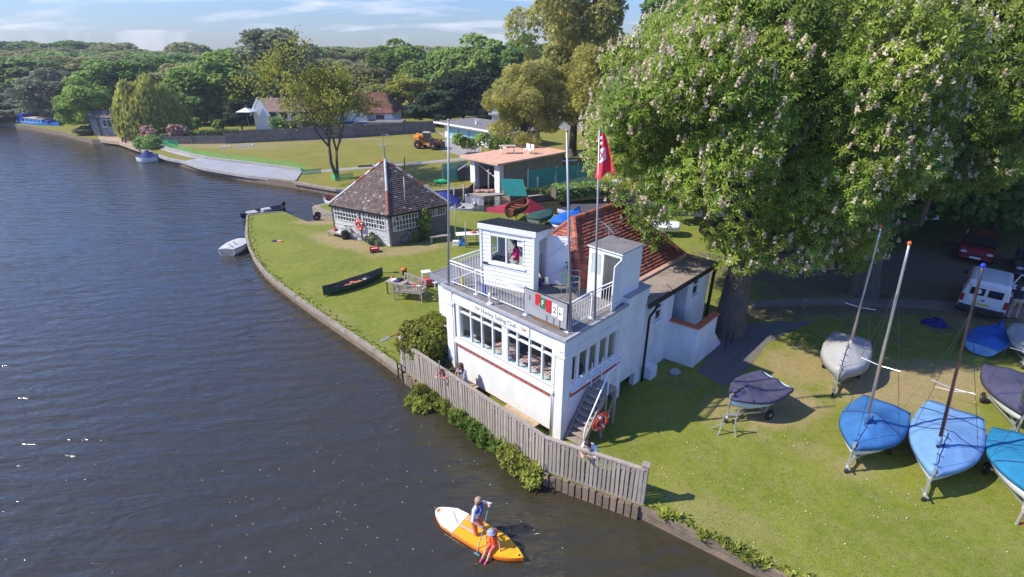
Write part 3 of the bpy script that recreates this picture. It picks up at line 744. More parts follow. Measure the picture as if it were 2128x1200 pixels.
lfo = lf.build('door', white_clean, box); lfo.location = (-.01, .03, 0); lfo.rotation_euler = (0, 0, R(196))
# aerial on the roof behind the box
an = thing('tv_aerial', 'thin metal television aerial beside the stair head box', 'aerial', BW(4.32, 1.6, 4.0), BR)
MB().tube([(0, 0, -.1), (0, 0, 2.1)], .015, 6).build('mast', grey_metal, an)
b = MB().tube([(-.3, -.4, 1.95), (.35, .5, 2.0)], .012, 5)
for k in range(7):
    t = k / 6; c = Vector((-.3, -.4, 1.95)).lerp(Vector((.35, .5, 2.0)), t); b.tube([c + Vector((-.2, .14, 0)), c + Vector((.2, -.14, 0))], .007, 5)
b.build('rods', grey_metal, an)

# railing
rail = thing('terrace_railing', 'white painted steel railing round the roof terrace', 'railing', BW(0, 0, TZ), BR)
RT = .95
posts = [(2.9, 5.52), (.18, 5.51), (.24, 4.2), (.3, 1.9), (.37, .2), (1.62, .25), (2.95, .2)]
for x, y in posts:
    p = MB().tube([(x, y, .03), (x, y, RT)], .032, 10); p.box(x - .07, y - .07, 0, x + .07, y + .07, .03); p.build('post', white_clean, rail, smooth=False)
bal = MB().tube([(0, 0, .14), (0, 0, RT - .12)], .009, 6).mesh('baluster', white_clean)
for i in range(len(posts) - 1):
    a, c = Vector((*posts[i], 0)), Vector((*posts[i+1], 0))
    r = MB().tube([a + Vector((0,0,RT)), c + Vector((0,0,RT))], .03, 10); r.build('handrail', white_clean, rail, smooth=True)
    for z in (RT - .12, .14): MB().tube([a + Vector((0,0,z)), c + Vector((0,0,z))], .015, 6).build('rail_bar', white_clean, rail)
    n = int((c - a).length / .135)
    for k in range(1, n):
        if i == 3 and k < n: continue
        p = a.lerp(c, k / n); link('baluster', bal, rail, p)
# race signal board hung on the rail
sbd = thing('race_signal_board', 'grey race signal board with red, green and white course tiles', 'sign board', BW(.30, 1.05, TZ), BR)
pm = mat('board_grey', (.34, .34, .345), .6, .12, 2.5)
MB().box(-.03, -.86, .12, .0, .86, .52).build('panel', pm, sbd); MB().box(-.03, -.86, .525, .0, .86, .98).build('panel', pm, sbd)
fr_ = MB(); fr_.box(-.035, -.88, .1, .01, -.86, 1.0); fr_.box(-.035, .86, .1, .01, .88, 1.0); fr_.box(-.035, -.86, .98, .01, .86, 1.0); fr_.build('frame', dark_metal, sbd)
MB().box(-.02, -.6, 0, .02, .5, .1).build('foot', wood_brown, sbd)
for y in (-.62, -.38, -.1): MB().box(-.042, y, .14, -.03, y + .018, .34).build('hook', black, sbd)
MB().box(-.042, .63, .62, -.03, .648, .8).build('hook', black, sbd)
redt = mat('tile_signal_red', (.60, .02, .025), .5); grn = mat('tile_signal_green', (.03, .22, .09), .5)
def stile(name, y0, y1, z0, z1, m): return MB().box(-.048, y0, z0, -.031, y1, z1).build(name, m, sbd)
t1 = stile('red_tile', .20, .40, .56, .94, redt); MB().box(-.05, .20, .56, -.029, .235, .66).build('notch', pm, t1)
t2 = stile('green_tile', -.005, .17, .52, .88, grn)
lettering('F', .26, facing((-.05, .085, .70), (-1, 0, 0)), white_clean, t2, 'letter', .003)
t3 = stile('red_tile', -.25, -.03, .47, .88, redt); MB().box(-.05, -.05, .47, -.029, -.03, .62).build('notch', pm, t3)
t4 = stile('number_tile', -.50, -.29, .42, .83, white_clean); lettering('2', .30, facing((-.05, -.395, .62), (-1, 0, 0)), ink, t4, 'number', .003)
t5 = stile('arrow_tile', -.74, -.53, .38, .78, white_clean)
ar = MB(); ar.bar((-.05, -.69, .58), (-.05, -.57, .58), .006, .022, 0, (0, 0, 1)); ar.bar((-.05, -.57, .58), (-.05, -.62, .63), .006, .022, 0, (0, 0, 1)); ar.bar((-.05, -.57, .58), (-.05, -.62, .53), .006, .022, 0, (0, 0, 1))
ar.build('arrow', ink, t5)
# poles
def pole(label, base, top, r0, r1, cap=True):
    base, top = Vector(base), Vector(top)
    o = thing('flagpole', label, 'flagpole', base, 0, 'poles on the terrace')
    d = top - base
    MB().tube([(0, 0, 0), d * .5, d], [r0, (r0 + r1) / 2, r1], 10).build('shaft', grey_metal, o, smooth=True)
    if cap: MB().ball(d, r1 * 1.5, 8).build('finial', grey_metal, o)
    MB().box(-.09, -.09, 0, .09, .09, .04).build('base_plate', grey_metal, o)
    return o
pb = BW(.12, 5.58, TZ + .03); pole('bare grey metal flagpole at left corner of terrace railing', pb, ZY(932, 250, pb.y), .045, .03)
pb = BW(.40, .1, TZ); pm_ = pole('bare grey metal flagpole beside the signal board corner', pb, ZY(1178, 272, pb.y), .045, .03)
yard = ZY(1178, 335, pb.y); 
MB().bar(yard - pb + Vector((-.1, 0, 0)), yard - pb + Vector((.28, .1, 0)), .025, .025).build('yard', grey_metal, pm_)
fb = BW(1.55, .05, TZ); ft = ZY(1246, 268, fb.y); fp = pole('grey metal flagpole flying a red flag, leaning at right of terrace', fb, ft, .04, .025)
# flag: hangs in soft folds from the hoist
fl = thing('red_flag', 'limp red flag with white square and red cross at pole top', 'flag', ft + Vector((.03, -.02, -.12)), R(-18))
redc = mat('flag_red', (.74, .04, .06), .8, .1, 5); whc = mat('flag_white', (.78, .78, .78), .8, .05, 5)
NU, NV = 22, 30
def flagpt(u, v, off=0.):
    # limp flag: u across the gathered cloth, v down from the hoist; two soft tails at the foot
    w = .10 + .44 * v ** .8; z = -1.22 * v * (1 - .16 * u + .05 * math.sin(u * 7))
    return Vector((-.07 * v + u * w, .05 * math.sin(u * 8.5 + v * 2) * (.4 + v) - off, z))
def cloth(u0, u1, v0, v1, off, m, name, par):
    b = MB(); nu, nv = max(2, int(NU * (u1 - u0))), max(2, int(NV * (v1 - v0)))
    b.loft([[flagpt(u0 + (u1 - u0) * i / nu, v0 + (v1 - v0) * k / nv, off) for k in range(nv + 1)] for i in range(nu + 1)], False, False)
    return b.build(name, m, par, smooth=True)
cl = cloth(0, 1, 0, 1, 0, redc, 'cloth', fl)
cloth(.10, .62, .33, .64, .014, whc, 'white_square', fl)
b = MB()
for (u0, v0, u1, v1) in ((.20, .39, .52, .58), (.20, .58, .52, .39)):
    for k in range(8):
        t0, t1 = k / 8, (k + 1) / 8
        p, q = flagpt(u0 + (u1 - u0) * t0, v0 + (v1 - v0) * t0, .02), flagpt(u0 + (u1 - u0) * t1, v0 + (v1 - v0) * t1, .02)
        b.bar(p, q, .035, .012, 0, (0, -1, .05))
b.build('red_cross', redc, fl)
for u, v in ((.25, .10), (.3, .22)): MB().ball(flagpt(u, v, .01), (.05, .02, .05), 8).build('white_spot', whc, fl)
# thin halyards
b = MB(); b.tube([ft + Vector((.03, 0, -.1)) - fb, Vector((.1, -.05, .9))], .005, 4); b.build('halyard', dark_metal, fp)
# folding chairs
gcan = mat('green_canvas', (.055, .115, .105), .85, .15, 8)
def dchair(loc, rz, label):
    o = thing('director_chair', label, 'folding chair', loc, rz, 'green folding chairs on the terrace')
    MB().box(-.24, -.22, .42, .24, .22, .44).build('seat', gcan, o)
    MB().box(-.26, .20, .64, .26, .225, .86).build('backrest', gcan, o)
    for s in (-1, 1):
        MB().tube([(s*.27, -.24, 0), (s*.27, -.24, .58), (s*.27, -.2, .62), (s*.27, .2, .62), (s*.27, .21, .88)], .014, 6).build('side_frame', alu, o)
        MB().tube([(s*.27, .22, 0), (s*.27, .21, .62)], .014, 6).build('leg', alu, o)
        MB().tube([(s*.26, -.2 * 1, .03), (-s*.26, -.2, .43)], .012, 6).build('cross_brace', alu, o)
    return o
dchair(BW(2.45, 1.78, TZ + .005), BR + R(60), 'nearer green canvas folding chair behind the terrace rail')
dchair(BW(2.95, 2.05, TZ + .005), BR + R(35), 'farther green canvas folding chair against the tiled roof')
# small things along the rail
o = thing('paddle', 'yellow bladed paddle propped on left end of terrace railing', 'paddle', BW(.32, 5.05, TZ), BR)
MB().tube([(0, 0, .25), (-.1, .1, 1.05)], .013, 6).build('shaft', dark_metal, o); MB().box(-.02, -.07, 0, .02, .07, .4).build('blade', mat('yellow', (.55, .42, .03), .5), o, bevel=.01)
o = thing('paddle', 'blue and black bladed paddle propped by second railing post', 'paddle', BW(.40, 3.95, TZ), BR)
MB().tube([(0, 0, .25), (-.1, .03, 1.1)], .013, 6).build('shaft', dark_metal, o); MB().box(-.02, -.08, 0, .02, .08, .42).build('blade', mat('blue_blade', (.02, .06, .32), .5), o, bevel=.01)
o = thing('floodlight', 'small white floodlight standing on the terrace edge', 'lamp', BW(.02, 3.28, TZ + .03), BR)
MB().lathe([(.10, 0), (.09, .04), (.03, .06), (.025, .2)], 12).build('foot', white_clean, o); MB().ball((0, 0, .3), (.06, .07, .12), 10).build('lamp_head', white_clean, o, smooth=True)

# ================================================================== TABLES INSIDE
def gingham():
    m = bpy.data.materials.new('gingham'); m.use_nodes = True; t = m.node_tree; b = t.nodes['Principled BSDF']
    tcn = t.nodes.new('ShaderNodeTexCoord'); ws = []
    for ax in 'XY':
        wv = t.nodes.new('ShaderNodeTexWave'); wv.bands_direction = ax; wv.inputs['Scale'].default_value = 2.6; wv.wave_profile = 'SIN'
        t.links.new(tcn.outputs['Object'], wv.inputs['Vector']); gt = t.nodes.new('ShaderNodeMath'); gt.operation = 'GREATER_THAN'; gt.inputs[1].default_value = .5
        t.links.new(wv.outputs['Fac'], gt.inputs[0]); ws.append(gt.outputs[0])
    ad = t.nodes.new('ShaderNodeMath'); ad.operation = 'ADD'; t.links.new(ws[0], ad.inputs[0]); t.links.new(ws[1], ad.inputs[1])
    cr_ = t.nodes.new('ShaderNodeMapRange'); cr_.inputs[2].default_value = 2; t.links.new(ad.outputs[0], cr_.inputs[0])
    mx = t.nodes.new('ShaderNodeMix'); mx.data_type = 'RGBA'; mx.inputs[6].default_value = (.8, .78, .75, 1); mx.inputs[7].default_value = (.5, .05, .06, 1)
    t.links.new(cr_.outputs[0], mx.inputs[0]); t.links.new(mx.outputs[2], b.inputs['Base Color']); b.inputs['Roughness'].default_value = .85
    return m
ging = gingham()
for y, lb in ((3.55, 'left'), (2.2, 'middle'), (1.1, 'right')):
    o = thing('table', 'round table under a red and white checked cloth behind %s front window' % {'left': 'the left', 'middle': 'the centre', 'right': 'the right'}[lb], 'table', BW(.98, y, .9), BR, 'checked cloth tables in the clubroom')
    MB().tube([(0, 0, 0), (0, 0, .72)], .04, 8).build('pedestal', dark_metal, o)
    MB().lathe([(.22, 0), (.2, .03)], 12).build('foot', dark_metal, o)
    MB().lathe([(.46, .72), (.46, .745)], 20).build('table_top', wood_brown, o)
    rg = []
    for i, (r, z) in enumerate(((.02, .756), (.3, .756), (.475, .752), (.50, .70), (.52, .50))):
        rg.append([((r + (.025 * math.sin(k * math.pi / 2.5) if i > 2 else 0)) * math.cos(2*math.pi*k/40), (r + (.025 * math.sin(k * math.pi / 2.5) if i > 2 else 0)) * math.sin(2*math.pi*k/40), z) for k in range(40)])
    MB().loft(rg, True, False).build('tablecloth', ging, o, smooth=True)
blue_f = mat('blue_chair', (.03, .05, .12), .7)
for i, (x, y) in enumerate(((1.75, 3.3), (1.8, 2.0), (1.75, .9))):
    o = thing('dining_chair', 'dark blue dining chair %s in the clubroom' % ('behind the left table', 'behind the middle table', 'behind the right table')[i], 'chair', BW(x, y, .9), BR, 'dark dining chairs')
    MB().box(-.2, -.2, .42, .2, .2, .47).build('seat', blue_f, o, bevel=.015); MB().box(.17, -.2, .5, .21, .2, .92).build('backrest', blue_f, o, bevel=.015)
    for sx_ in (-1, 1):
        for sy_ in (-1, 1): MB().tube([(sx_*.18, sy_*.18, 0), (sx_*.18, sy_*.18, .42)], .013, 6).build('leg', dark_metal, o)
lamp = thing('white_heater', 'white cylinder lamp standing inside left front window', 'lamp', BW(.5, 4.72, .9), BR)
MB().lathe([(.14, 0), (.14, .03), (.03, .05), (.03, .75), (.12, .8), (.12, 1.05), (.05, 1.1)], 14).build('stand', white_clean, lamp)

# ================================================================== STAIRCASE, FENCE, PILING
st = thing('wooden_staircase', 'steep open wooden staircase with white handrail beside the clubhouse wall', 'staircase', BO, BR)
s0, s1, LZ = Vector((.22, 0, .02)), Vector((1.36, 0, 1.48)), 1.5
for y in (-.09, -.71): MB().bar(s0 + Vector((0, y, 0)), s1 + Vector((0, y, 0)), .045, .2).build('stringer', wood_grey, st)
for i in range(8):
    t = (i + .55) / 8; c = s0.lerp(s1, t); MB().box(c.x - .13, -.68, c.z - .02, c.x + .13, -.115, c.z + .025).build('tread', wood_grey, st)
for i in range(5): MB().box(1.38 + i * .125, -.74, LZ - .03, 1.38 + i * .125 + .118, -.05, LZ + .01).build('landing_board', wood_grey, st)
for x, y in ((1.42, -.70), (1.96, -.70), (1.96, -.09)): MB().box(x - .04, y - .04, -.02, x + .04, y + .04, LZ - .03).build('support_post', wood_grey, st)
MB().bar((1.42, -.70, .12), (1.96, -.70, 1.2), .03, .09).build('brace', wood_grey, st)
MB().tube([(.2, -.76, 0), (.26, -.76, .82), (1.36, -.76, LZ + .9), (1.95, -.76, LZ + .95), (1.95, -.12, LZ + .95)], .026, 8).build('handrail', white_clean, st, smooth=True)
for x, y in ((1.4, -.76), (1.95, -.76), (1.95, -.12), (1.42, -.08)): MB().tube([(x, y, LZ), (x, y, LZ + .93)], .02, 6).build('rail_post', white_clean, st)
def lifebuoy(label, loc, rz, tilt, r=.29, t=.075):
    o = thing('lifebuoy', label, 'lifebuoy', loc, rz, 'red lifebuoys'); o.rotation_euler = (tilt, 0, rz)
    MB().torus((0, 0, 0), r, t, 'y', 28, 10).build('ring', lifered, o, smooth=True)
    for k in range(4):
        a = k * math.pi / 2 + .5
        rg = []
        for i in range(4):
            A = a + (i - 1.5) * .07
            rg.append([((r + (t + .006) * math.cos(B)) * math.cos(A), (t + .006) * math.sin(B), (r + (t + .006) * math.cos(B)) * math.sin(A)) for B in [2*math.pi*j/10 for j in range(10)]])
        MB().loft(rg, True, True).build('band', whc, o, smooth=True)
    MB().torus((0, -.0, 0), r + t + .02, .012, 'y', 24, 5).build('grab_line', mat('rope', (.5, .12, .06), .9), o)
    return o
lifebuoy('red lifebuoy with pale bands hanging on the wooden staircase', BW(.93, -.90, .78), BR + R(-6), R(8))
o = thing('lifebuoy_post', 'short wooden post behind the staircase lifebuoy', 'post', BW(1.1, -.81, 0), BR)
MB().box(-.04, -.04, -.05, .04, .04, .95).build('post', wood_grey, o)

# fence: two straight runs meeting at a kink
fz = 1.84
fa, fk, fc = Vector((-4.40, 17.93, 0)), Vector((1.0, 12.36, 0)), Vector((3.66, 11.02, 0))
fence = thing('riverside_fence', 'weathered grey slatted timber fence curving along the riverbank', 'fence', (0, 0, 0))
def zt(t, run): return (fz - .06 * t) if run == 0 else (fz - .06 + .02 * t)
slat = {}
for run, (a, c) in enumerate(((fa, fk), (fk, fc))):
    d = (c - a); L = d.length; d.normalize(); ang = math.atan2(d.y, d.x); nrm = Vector((d.y, -d.x, 0))
    if nrm.y > 0: nrm = -nrm
    n = int(L / .128)
    for i in range(n):
        t = (i + .5) / n; p = a + d * (L * t); ztop = zt(t, run) - .06; z0 = .44
        key = rnd.randrange(4)
        if key not in slat:
            w_ = .045 + rnd.uniform(-.004, .004)
            slat[key] = MB().box(-w_, -.011, 0, w_, .011, 1).mesh('slat', wood_grey)
        o = link('slat', slat[key], fence, (p.x + nrm.x * .03, p.y + nrm.y * .03, z0), (rnd.uniform(-.012, .012), rnd.uniform(-.012, .012), ang + rnd.uniform(-.04, .04)), (1, 1, ztop - z0 + rnd.uniform(-.012, .008)))
    up = Vector((0, 0, 1))
    for (h, w_, hh, nm) in ((-.045, .12, .045, 'top_rail'), (-.22, .05, .09, 'rail')):
        MB().bar(a + up * (zt(0, run) + h + .02), c + up * (zt(1, run) + h + .02), w_, hh).build(nm, wood_grey, fence)
    MB().bar(a + up * .50, c + up * .50, .06, .15).build('bottom_rail', wood_grey, fence)
    m = 4 if run == 0 else 2
    for k in range(m + 1):
        if k == m and run == 0: continue
        p = a.lerp(c, k / m) - nrm * .05; big = (run == 1 and k == m) or (run == 0 and k == 0)
        w_ = .085 if big else .045
        q = MB(); q.box(-w_, -w_, 0, w_, w_, (zt(k / m, run) + (.10 if big else -.05)) - .1)
        if big: q.box(-w_ - .02, -w_ - .02, zt(k / m, run) - .0, w_ + .02, w_ + .02, zt(k / m, run) + .035)
        po = q.build('post', wood_grey, fence); po.location = (p.x, p.y, .1); po.rotation_euler = (0, 0, ang)
pil_m = mat('wet_timber', (.20, .145, .10), .85, .35, 4, .6, 30, objvar=.2, fine=.15)
piles = thing('timber_piling', 'row of upright timber piles under the fence at the waterline', 'retaining wall', (0, 0, 0))
pm1 = MB().box(-.085, -.05, 0, .085, .05, 1).mesh('pile', pil_m)
for a, c in ((fa, fk), (fk, fc)):
    d = c - a; L = d.length; d.normalize(); ang = math.atan2(d.y, d.x); nrm = Vector((d.y, -d.x, 0)); nrm = -nrm if nrm.y > 0 else nrm
    n = int(L / .2)
    for i in range(n):
        p = a + d * (L * (i + .5) / n) + nrm * (.10 + rnd.uniform(-.015, .015))
        link('pile', pm1, piles, (p.x, p.y, -.6), (0, 0, ang + rnd.uniform(-.08, .08)), (1, 1, 1.06 + rnd.uniform(-.06, .05)))
# benches on the strip between wall and fence
for y0, y1, lb in ((3.75, 4.95, 'short plank bench under the seated woman against the clubhouse wall'), (.75, 2.25, 'long plank bench against the clubhouse wall below the windows')):
    o = thing('plank_bench', lb, 'bench', BW(-.35, (y0 + y1) / 2, 0), BR); h = (y1 - y0) / 2
    wtan = mat('tan_plank', (.42, .31, .19), .8, .25, 5, .3, 40, objvar=.1)
    for k in range(2): MB().box(-.16 + k * .17, -h, .40, .0 + k * .17, h, .44).build('seat_plank', wtan, o)
    for s in (-1, 1): MB().box(-.13, s * (h - .15) - .04, -.01, .14, s * (h - .15) + .04, .40).build('leg', wood_brown, o)
# ================================================================== TREES
def np_mesh(name, V, F, tint, m):
    me = bpy.data.meshes.new(name); n = len(F)
    me.vertices.add(len(V)); me.vertices.foreach_set('co', np.ascontiguousarray(V, dtype=np.float32).ravel())
    me.loops.add(n * 4); me.loops.foreach_set('vertex_index', np.ascontiguousarray(F, dtype=np.int32).ravel())
    me.polygons.add(n); me.polygons.foreach_set('loop_start', np.arange(n, dtype=np.int32) * 4)
    me.update(calc_edges=True)
    a = me.attributes.new('tint', 'FLOAT', 'FACE'); a.data.foreach_set('value', np.ascontiguousarray(tint, dtype=np.float32))
    me.materials.append(m); me.validate(); return me
def proto_palm(k=6):
    v, f = [], []
    for j in range(k):
        a = 2 * math.pi * j / k + .2; c, s = math.cos(a), math.sin(a); L = 1.0 if j % 2 == 0 else .85
        def q(r, w, z): return (r * c - w * s, r * s + w * c, z)
        b = len(v); v += [q(.06, 0, .02), q(.62 * L, .17, -.02), q(L, 0, -.42), q(.62 * L, -.17, -.02)]; f.append((b, b+1, b+2, b+3))
    return np.array(v), np.array(f)
def proto_clump(k=3, seed=1, w=.55):
    r = random.Random(seed); v, f = [], []
    for j in range(k):
        ang = r.uniform(0, 6.28); tl = r.uniform(-.7, .7); c = Vector((r.uniform(-.35, .35), r.uniform(-.35, .35), r.uniform(-.25, .25)))
        M = Matrix.Rotation(ang, 3, 'Z') @ Matrix.Rotation(tl, 3, 'X')
        b = len(v)
        for x, y in ((-1, -.15), (.1, -w), (1, .1), (-.15, w)):
            v.append(tuple(c + M @ Vector((x * .6 * r.uniform(.8, 1.2), y * .8 * r.uniform(.8, 1.2), r.uniform(-.08, .08)))))
        f.append((b, b+1, b+2, b+3))
    return np.array(v), np.array(f)
def proto_spray(k=5, seed=2):
    r = random.Random(seed); v, f = [], []
    for j in range(k):
        t = j / k; a = r.uniform(0, 6.28); c = Vector((.18 * math.cos(a), .18 * math.sin(a), -t * 1.1)); d = Vector((math.cos(a), math.sin(a), -1.1)).normalized(); sd = Vector((-math.sin(a), math.cos(a), r.uniform(-.3, .3)))
        b = len(v); L, w_ = r.uniform(.55, .85), r.uniform(.10, .17)
        for p in (c, c + d * L * .5 + sd * w_, c + d * L, c + d * L * .5 - sd * w_): v.append(tuple(p))
        f.append((b, b+1, b+2, b+3))
    return np.array(v), np.array(f)
def scatter(proto, pos, nrm, size, rng, tint=None, upright=False):
    v, f = proto; n = len(pos)
    nrm = nrm / np.maximum(np.linalg.norm(nrm, axis=1, keepdims=True), 1e-6)
    if upright: nrm = np.tile(np.array([0, 0, 1.]), (n, 1)) + rng.normal(0, .18, (n, 3)); nrm /= np.linalg.norm(nrm, axis=1, keepdims=True)
    rv = rng.normal(size=(n, 3)); t = np.cross(nrm, rv); t /= np.maximum(np.linalg.norm(t, axis=1, keepdims=True), 1e-6); b = np.cross(nrm, t)
    s = (size * rng.uniform(.7, 1.25, n))[:, None, None]
    loc = v[None, :, :] * s
    V = pos[:, None, :] + loc[:, :, 0:1] * t[:, None, :] + loc[:, :, 1:2] * b[:, None, :] + loc[:, :, 2:3] * nrm[:, None, :]
    F = f[None] + (np.arange(n) * len(v))[:, None, None]
    if tint is None: tint = rng.uniform(0, 1, n)
    return V.reshape(-1, 3), F.reshape(-1, 4), np.repeat(tint, len(f))
def blobs(rng, n, c, r, rb, zmin=None, inner=.55, lower=.0):
    out = []
    for _ in range(n * 6):
        d = rng.normal(size=3); d /= np.linalg.norm(d)
        if d[2] < -.75: continue
        k = rng.uniform(inner, .92)
        p = np.array(c) + d * np.array(r) * k
        if zmin is not None and p[2] < zmin: continue
        out.append((p, rng.uniform(*rb)));
        if len(out) >= n: break
    return out
def cloud(rng, bl, n, c, fill=.22, up=.35, flat=.8):
    P_ = np.array([b[0] for b in bl]); Rb = np.array([b[1] for b in bl]); w_ = Rb ** 2 / (Rb ** 2).sum()
    i = rng.choice(len(bl), n, p=w_); d = rng.normal(size=(n, 3)); d /= np.linalg.norm(d, axis=1, keepdims=True)
    out = P_[i] - np.array(c); out /= np.maximum(np.linalg.norm(out, axis=1, keepdims=True), 1e-6)
    d = d + out * .45 + np.array([0, 0, .25]); d /= np.linalg.norm(d, axis=1, keepdims=True)
    k = np.where(rng.uniform(size=n) < fill, rng.uniform(.2, .8, n), rng.uniform(.8, 1.12, n))
    pos = P_[i] + d * (Rb[i] * k)[:, None] * np.array([1, 1, flat])
    nrm = d * .5 + rng.normal(0, .5, (n, 3)) + up * np.array([-1.1, -.35, 1.2])    # leaves turn to the light
    bt = rng.uniform(0, 1, len(bl))
    tint = np.clip(bt[i] * .55 + rng.uniform(0, .45, n), 0, 1)
    return pos, nrm, tint
def limbs(b, base, r0, fork, targets, rng, n=12, wob=.5):
    base, fork = Vector(base), Vector(fork)
    b.tube([base - Vector((0, 0, .3)), base + Vector((0, 0, .15)), base.lerp(fork, .3), base.lerp(fork, .7), fork], [r0 * 1.5, r0 * 1.22, r0, r0 * .88, r0 * .8], 12)
    idx = rng.permutation(len(targets))[:n]
    for j in idx:
        q = Vector(targets[j]); m1 = fork.lerp(q, .35) + Vector(rng.normal(0, wob * .5, 3)) + Vector((0, 0, .12 * (q - fork).length)); m2 = fork.lerp(q, .7) + Vector(rng.normal(0, wob * .5, 3)) + Vector((0, 0, .06 * (q - fork).length))
        rr = r0 * rng.uniform(.3, .5)
        b.tube([fork - Vector((0, 0, .3)), m1, m2, q], [rr, rr * .7, rr * .45, rr * .15], 7)
class Kind: pass
def tree_kind(seed, H, r, n_blob, rb, n_leaf, size, proto, m, zlow=.2, r0=.3, n_limb=10, fill=.22, up=.35, flat=.8, upright=False, inner=.5, bm_=None):
    rng = np.random.default_rng(seed); k = Kind()
    c = (0, 0, H * (1 + zlow) / 2); rz = H * (1 - zlow) / 2
    bl = blobs(rng, n_blob, c, (r, r, rz), rb, H * zlow * .9, inner)
    pos, nrm, tint = cloud(rng, bl, n_leaf, c, fill, up, flat)
    keep = pos[:, 2] > H * zlow * .55; pos, nrm, tint = pos[keep], nrm[keep], tint[keep]
    k.crown = np_mesh('crown', *scatter(proto, pos, nrm, size, rng, tint, upright), m)
    b = MB(); limbs(b, (0, 0, 0), r0, (0, 0, H * max(.22, zlow * .9)), [p for p, _ in bl], rng, n_limb, .06 * H)
    k.trunk = b.mesh('trunk', bm_ or bark, True); k.H = H; k.r = r; k.blobs = bl
    return k
def plant(kind, name, label, loc, h=None, w=None, rz=0, group=None, cat='tree', cm=None):
    o = thing(name, label, cat, loc, rz, group)
    sz = (h or kind.H) / kind.H; sx_ = (w or kind.r) / kind.r
    link('trunk', kind.trunk, o, scale=((sx_ + sz) / 2, (sx_ + sz) / 2, sz))
    c = link('crown', kind.crown, o, scale=(sx_, sx_, sz))
    if cm:
        c.material_slots[0].link = 'OBJECT'; c.material_slots[0].material = cm
    return o
lm_chest = leafmat('chestnut_leaf', (0.105, 0.193, 0.019), (0.305, 0.374, 0.046), .42, .42, .35, .4)
lm_chest2 = leafmat('chestnut_leaf_yellow', (0.214, 0.240, 0.034), (0.503, 0.439, 0.082), .5, .45, .35, .35)
lm_deep = leafmat('deep_green_leaf', (0.154, 0.261, 0.074), (0.374, 0.522, 0.138), .5, .6, .4)
lm_mid = leafmat('mid_green_leaf', (0.194, 0.305, 0.062), (0.424, 0.547, 0.122), .5, .6, .4)
lm_olive = leafmat('olive_leaf', (0.257, 0.273, 0.107), (0.481, 0.469, 0.196), .5, .65, .35)
lm_grey = leafmat('grey_green_leaf', (0.216, 0.243, 0.135), (0.421, 0.448, 0.253), .5, .65, .35)
lm_gold = leafmat('golden_leaf', (0.312, 0.320, 0.086), (0.655, 0.608, 0.187), .5, .6, .3)
lm_willow = leafmat('willow_leaf', (0.269, 0.296, 0.058), (0.503, 0.494, 0.118), .5, .6, .3)
lm_lime = leafmat('lime_leaf', (0.296, 0.329, 0.046), (0.543, 0.527, 0.099), .5, .6, .3)
lm_red = leafmat('russet_leaf', (0.15, 0.085, 0.035), (0.26, 0.16, 0.06), 0.40, .6, .3)
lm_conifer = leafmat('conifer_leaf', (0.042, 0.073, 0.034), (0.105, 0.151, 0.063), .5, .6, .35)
palm, clump, spray = proto_palm(), proto_clump(3, 3), proto_spray()

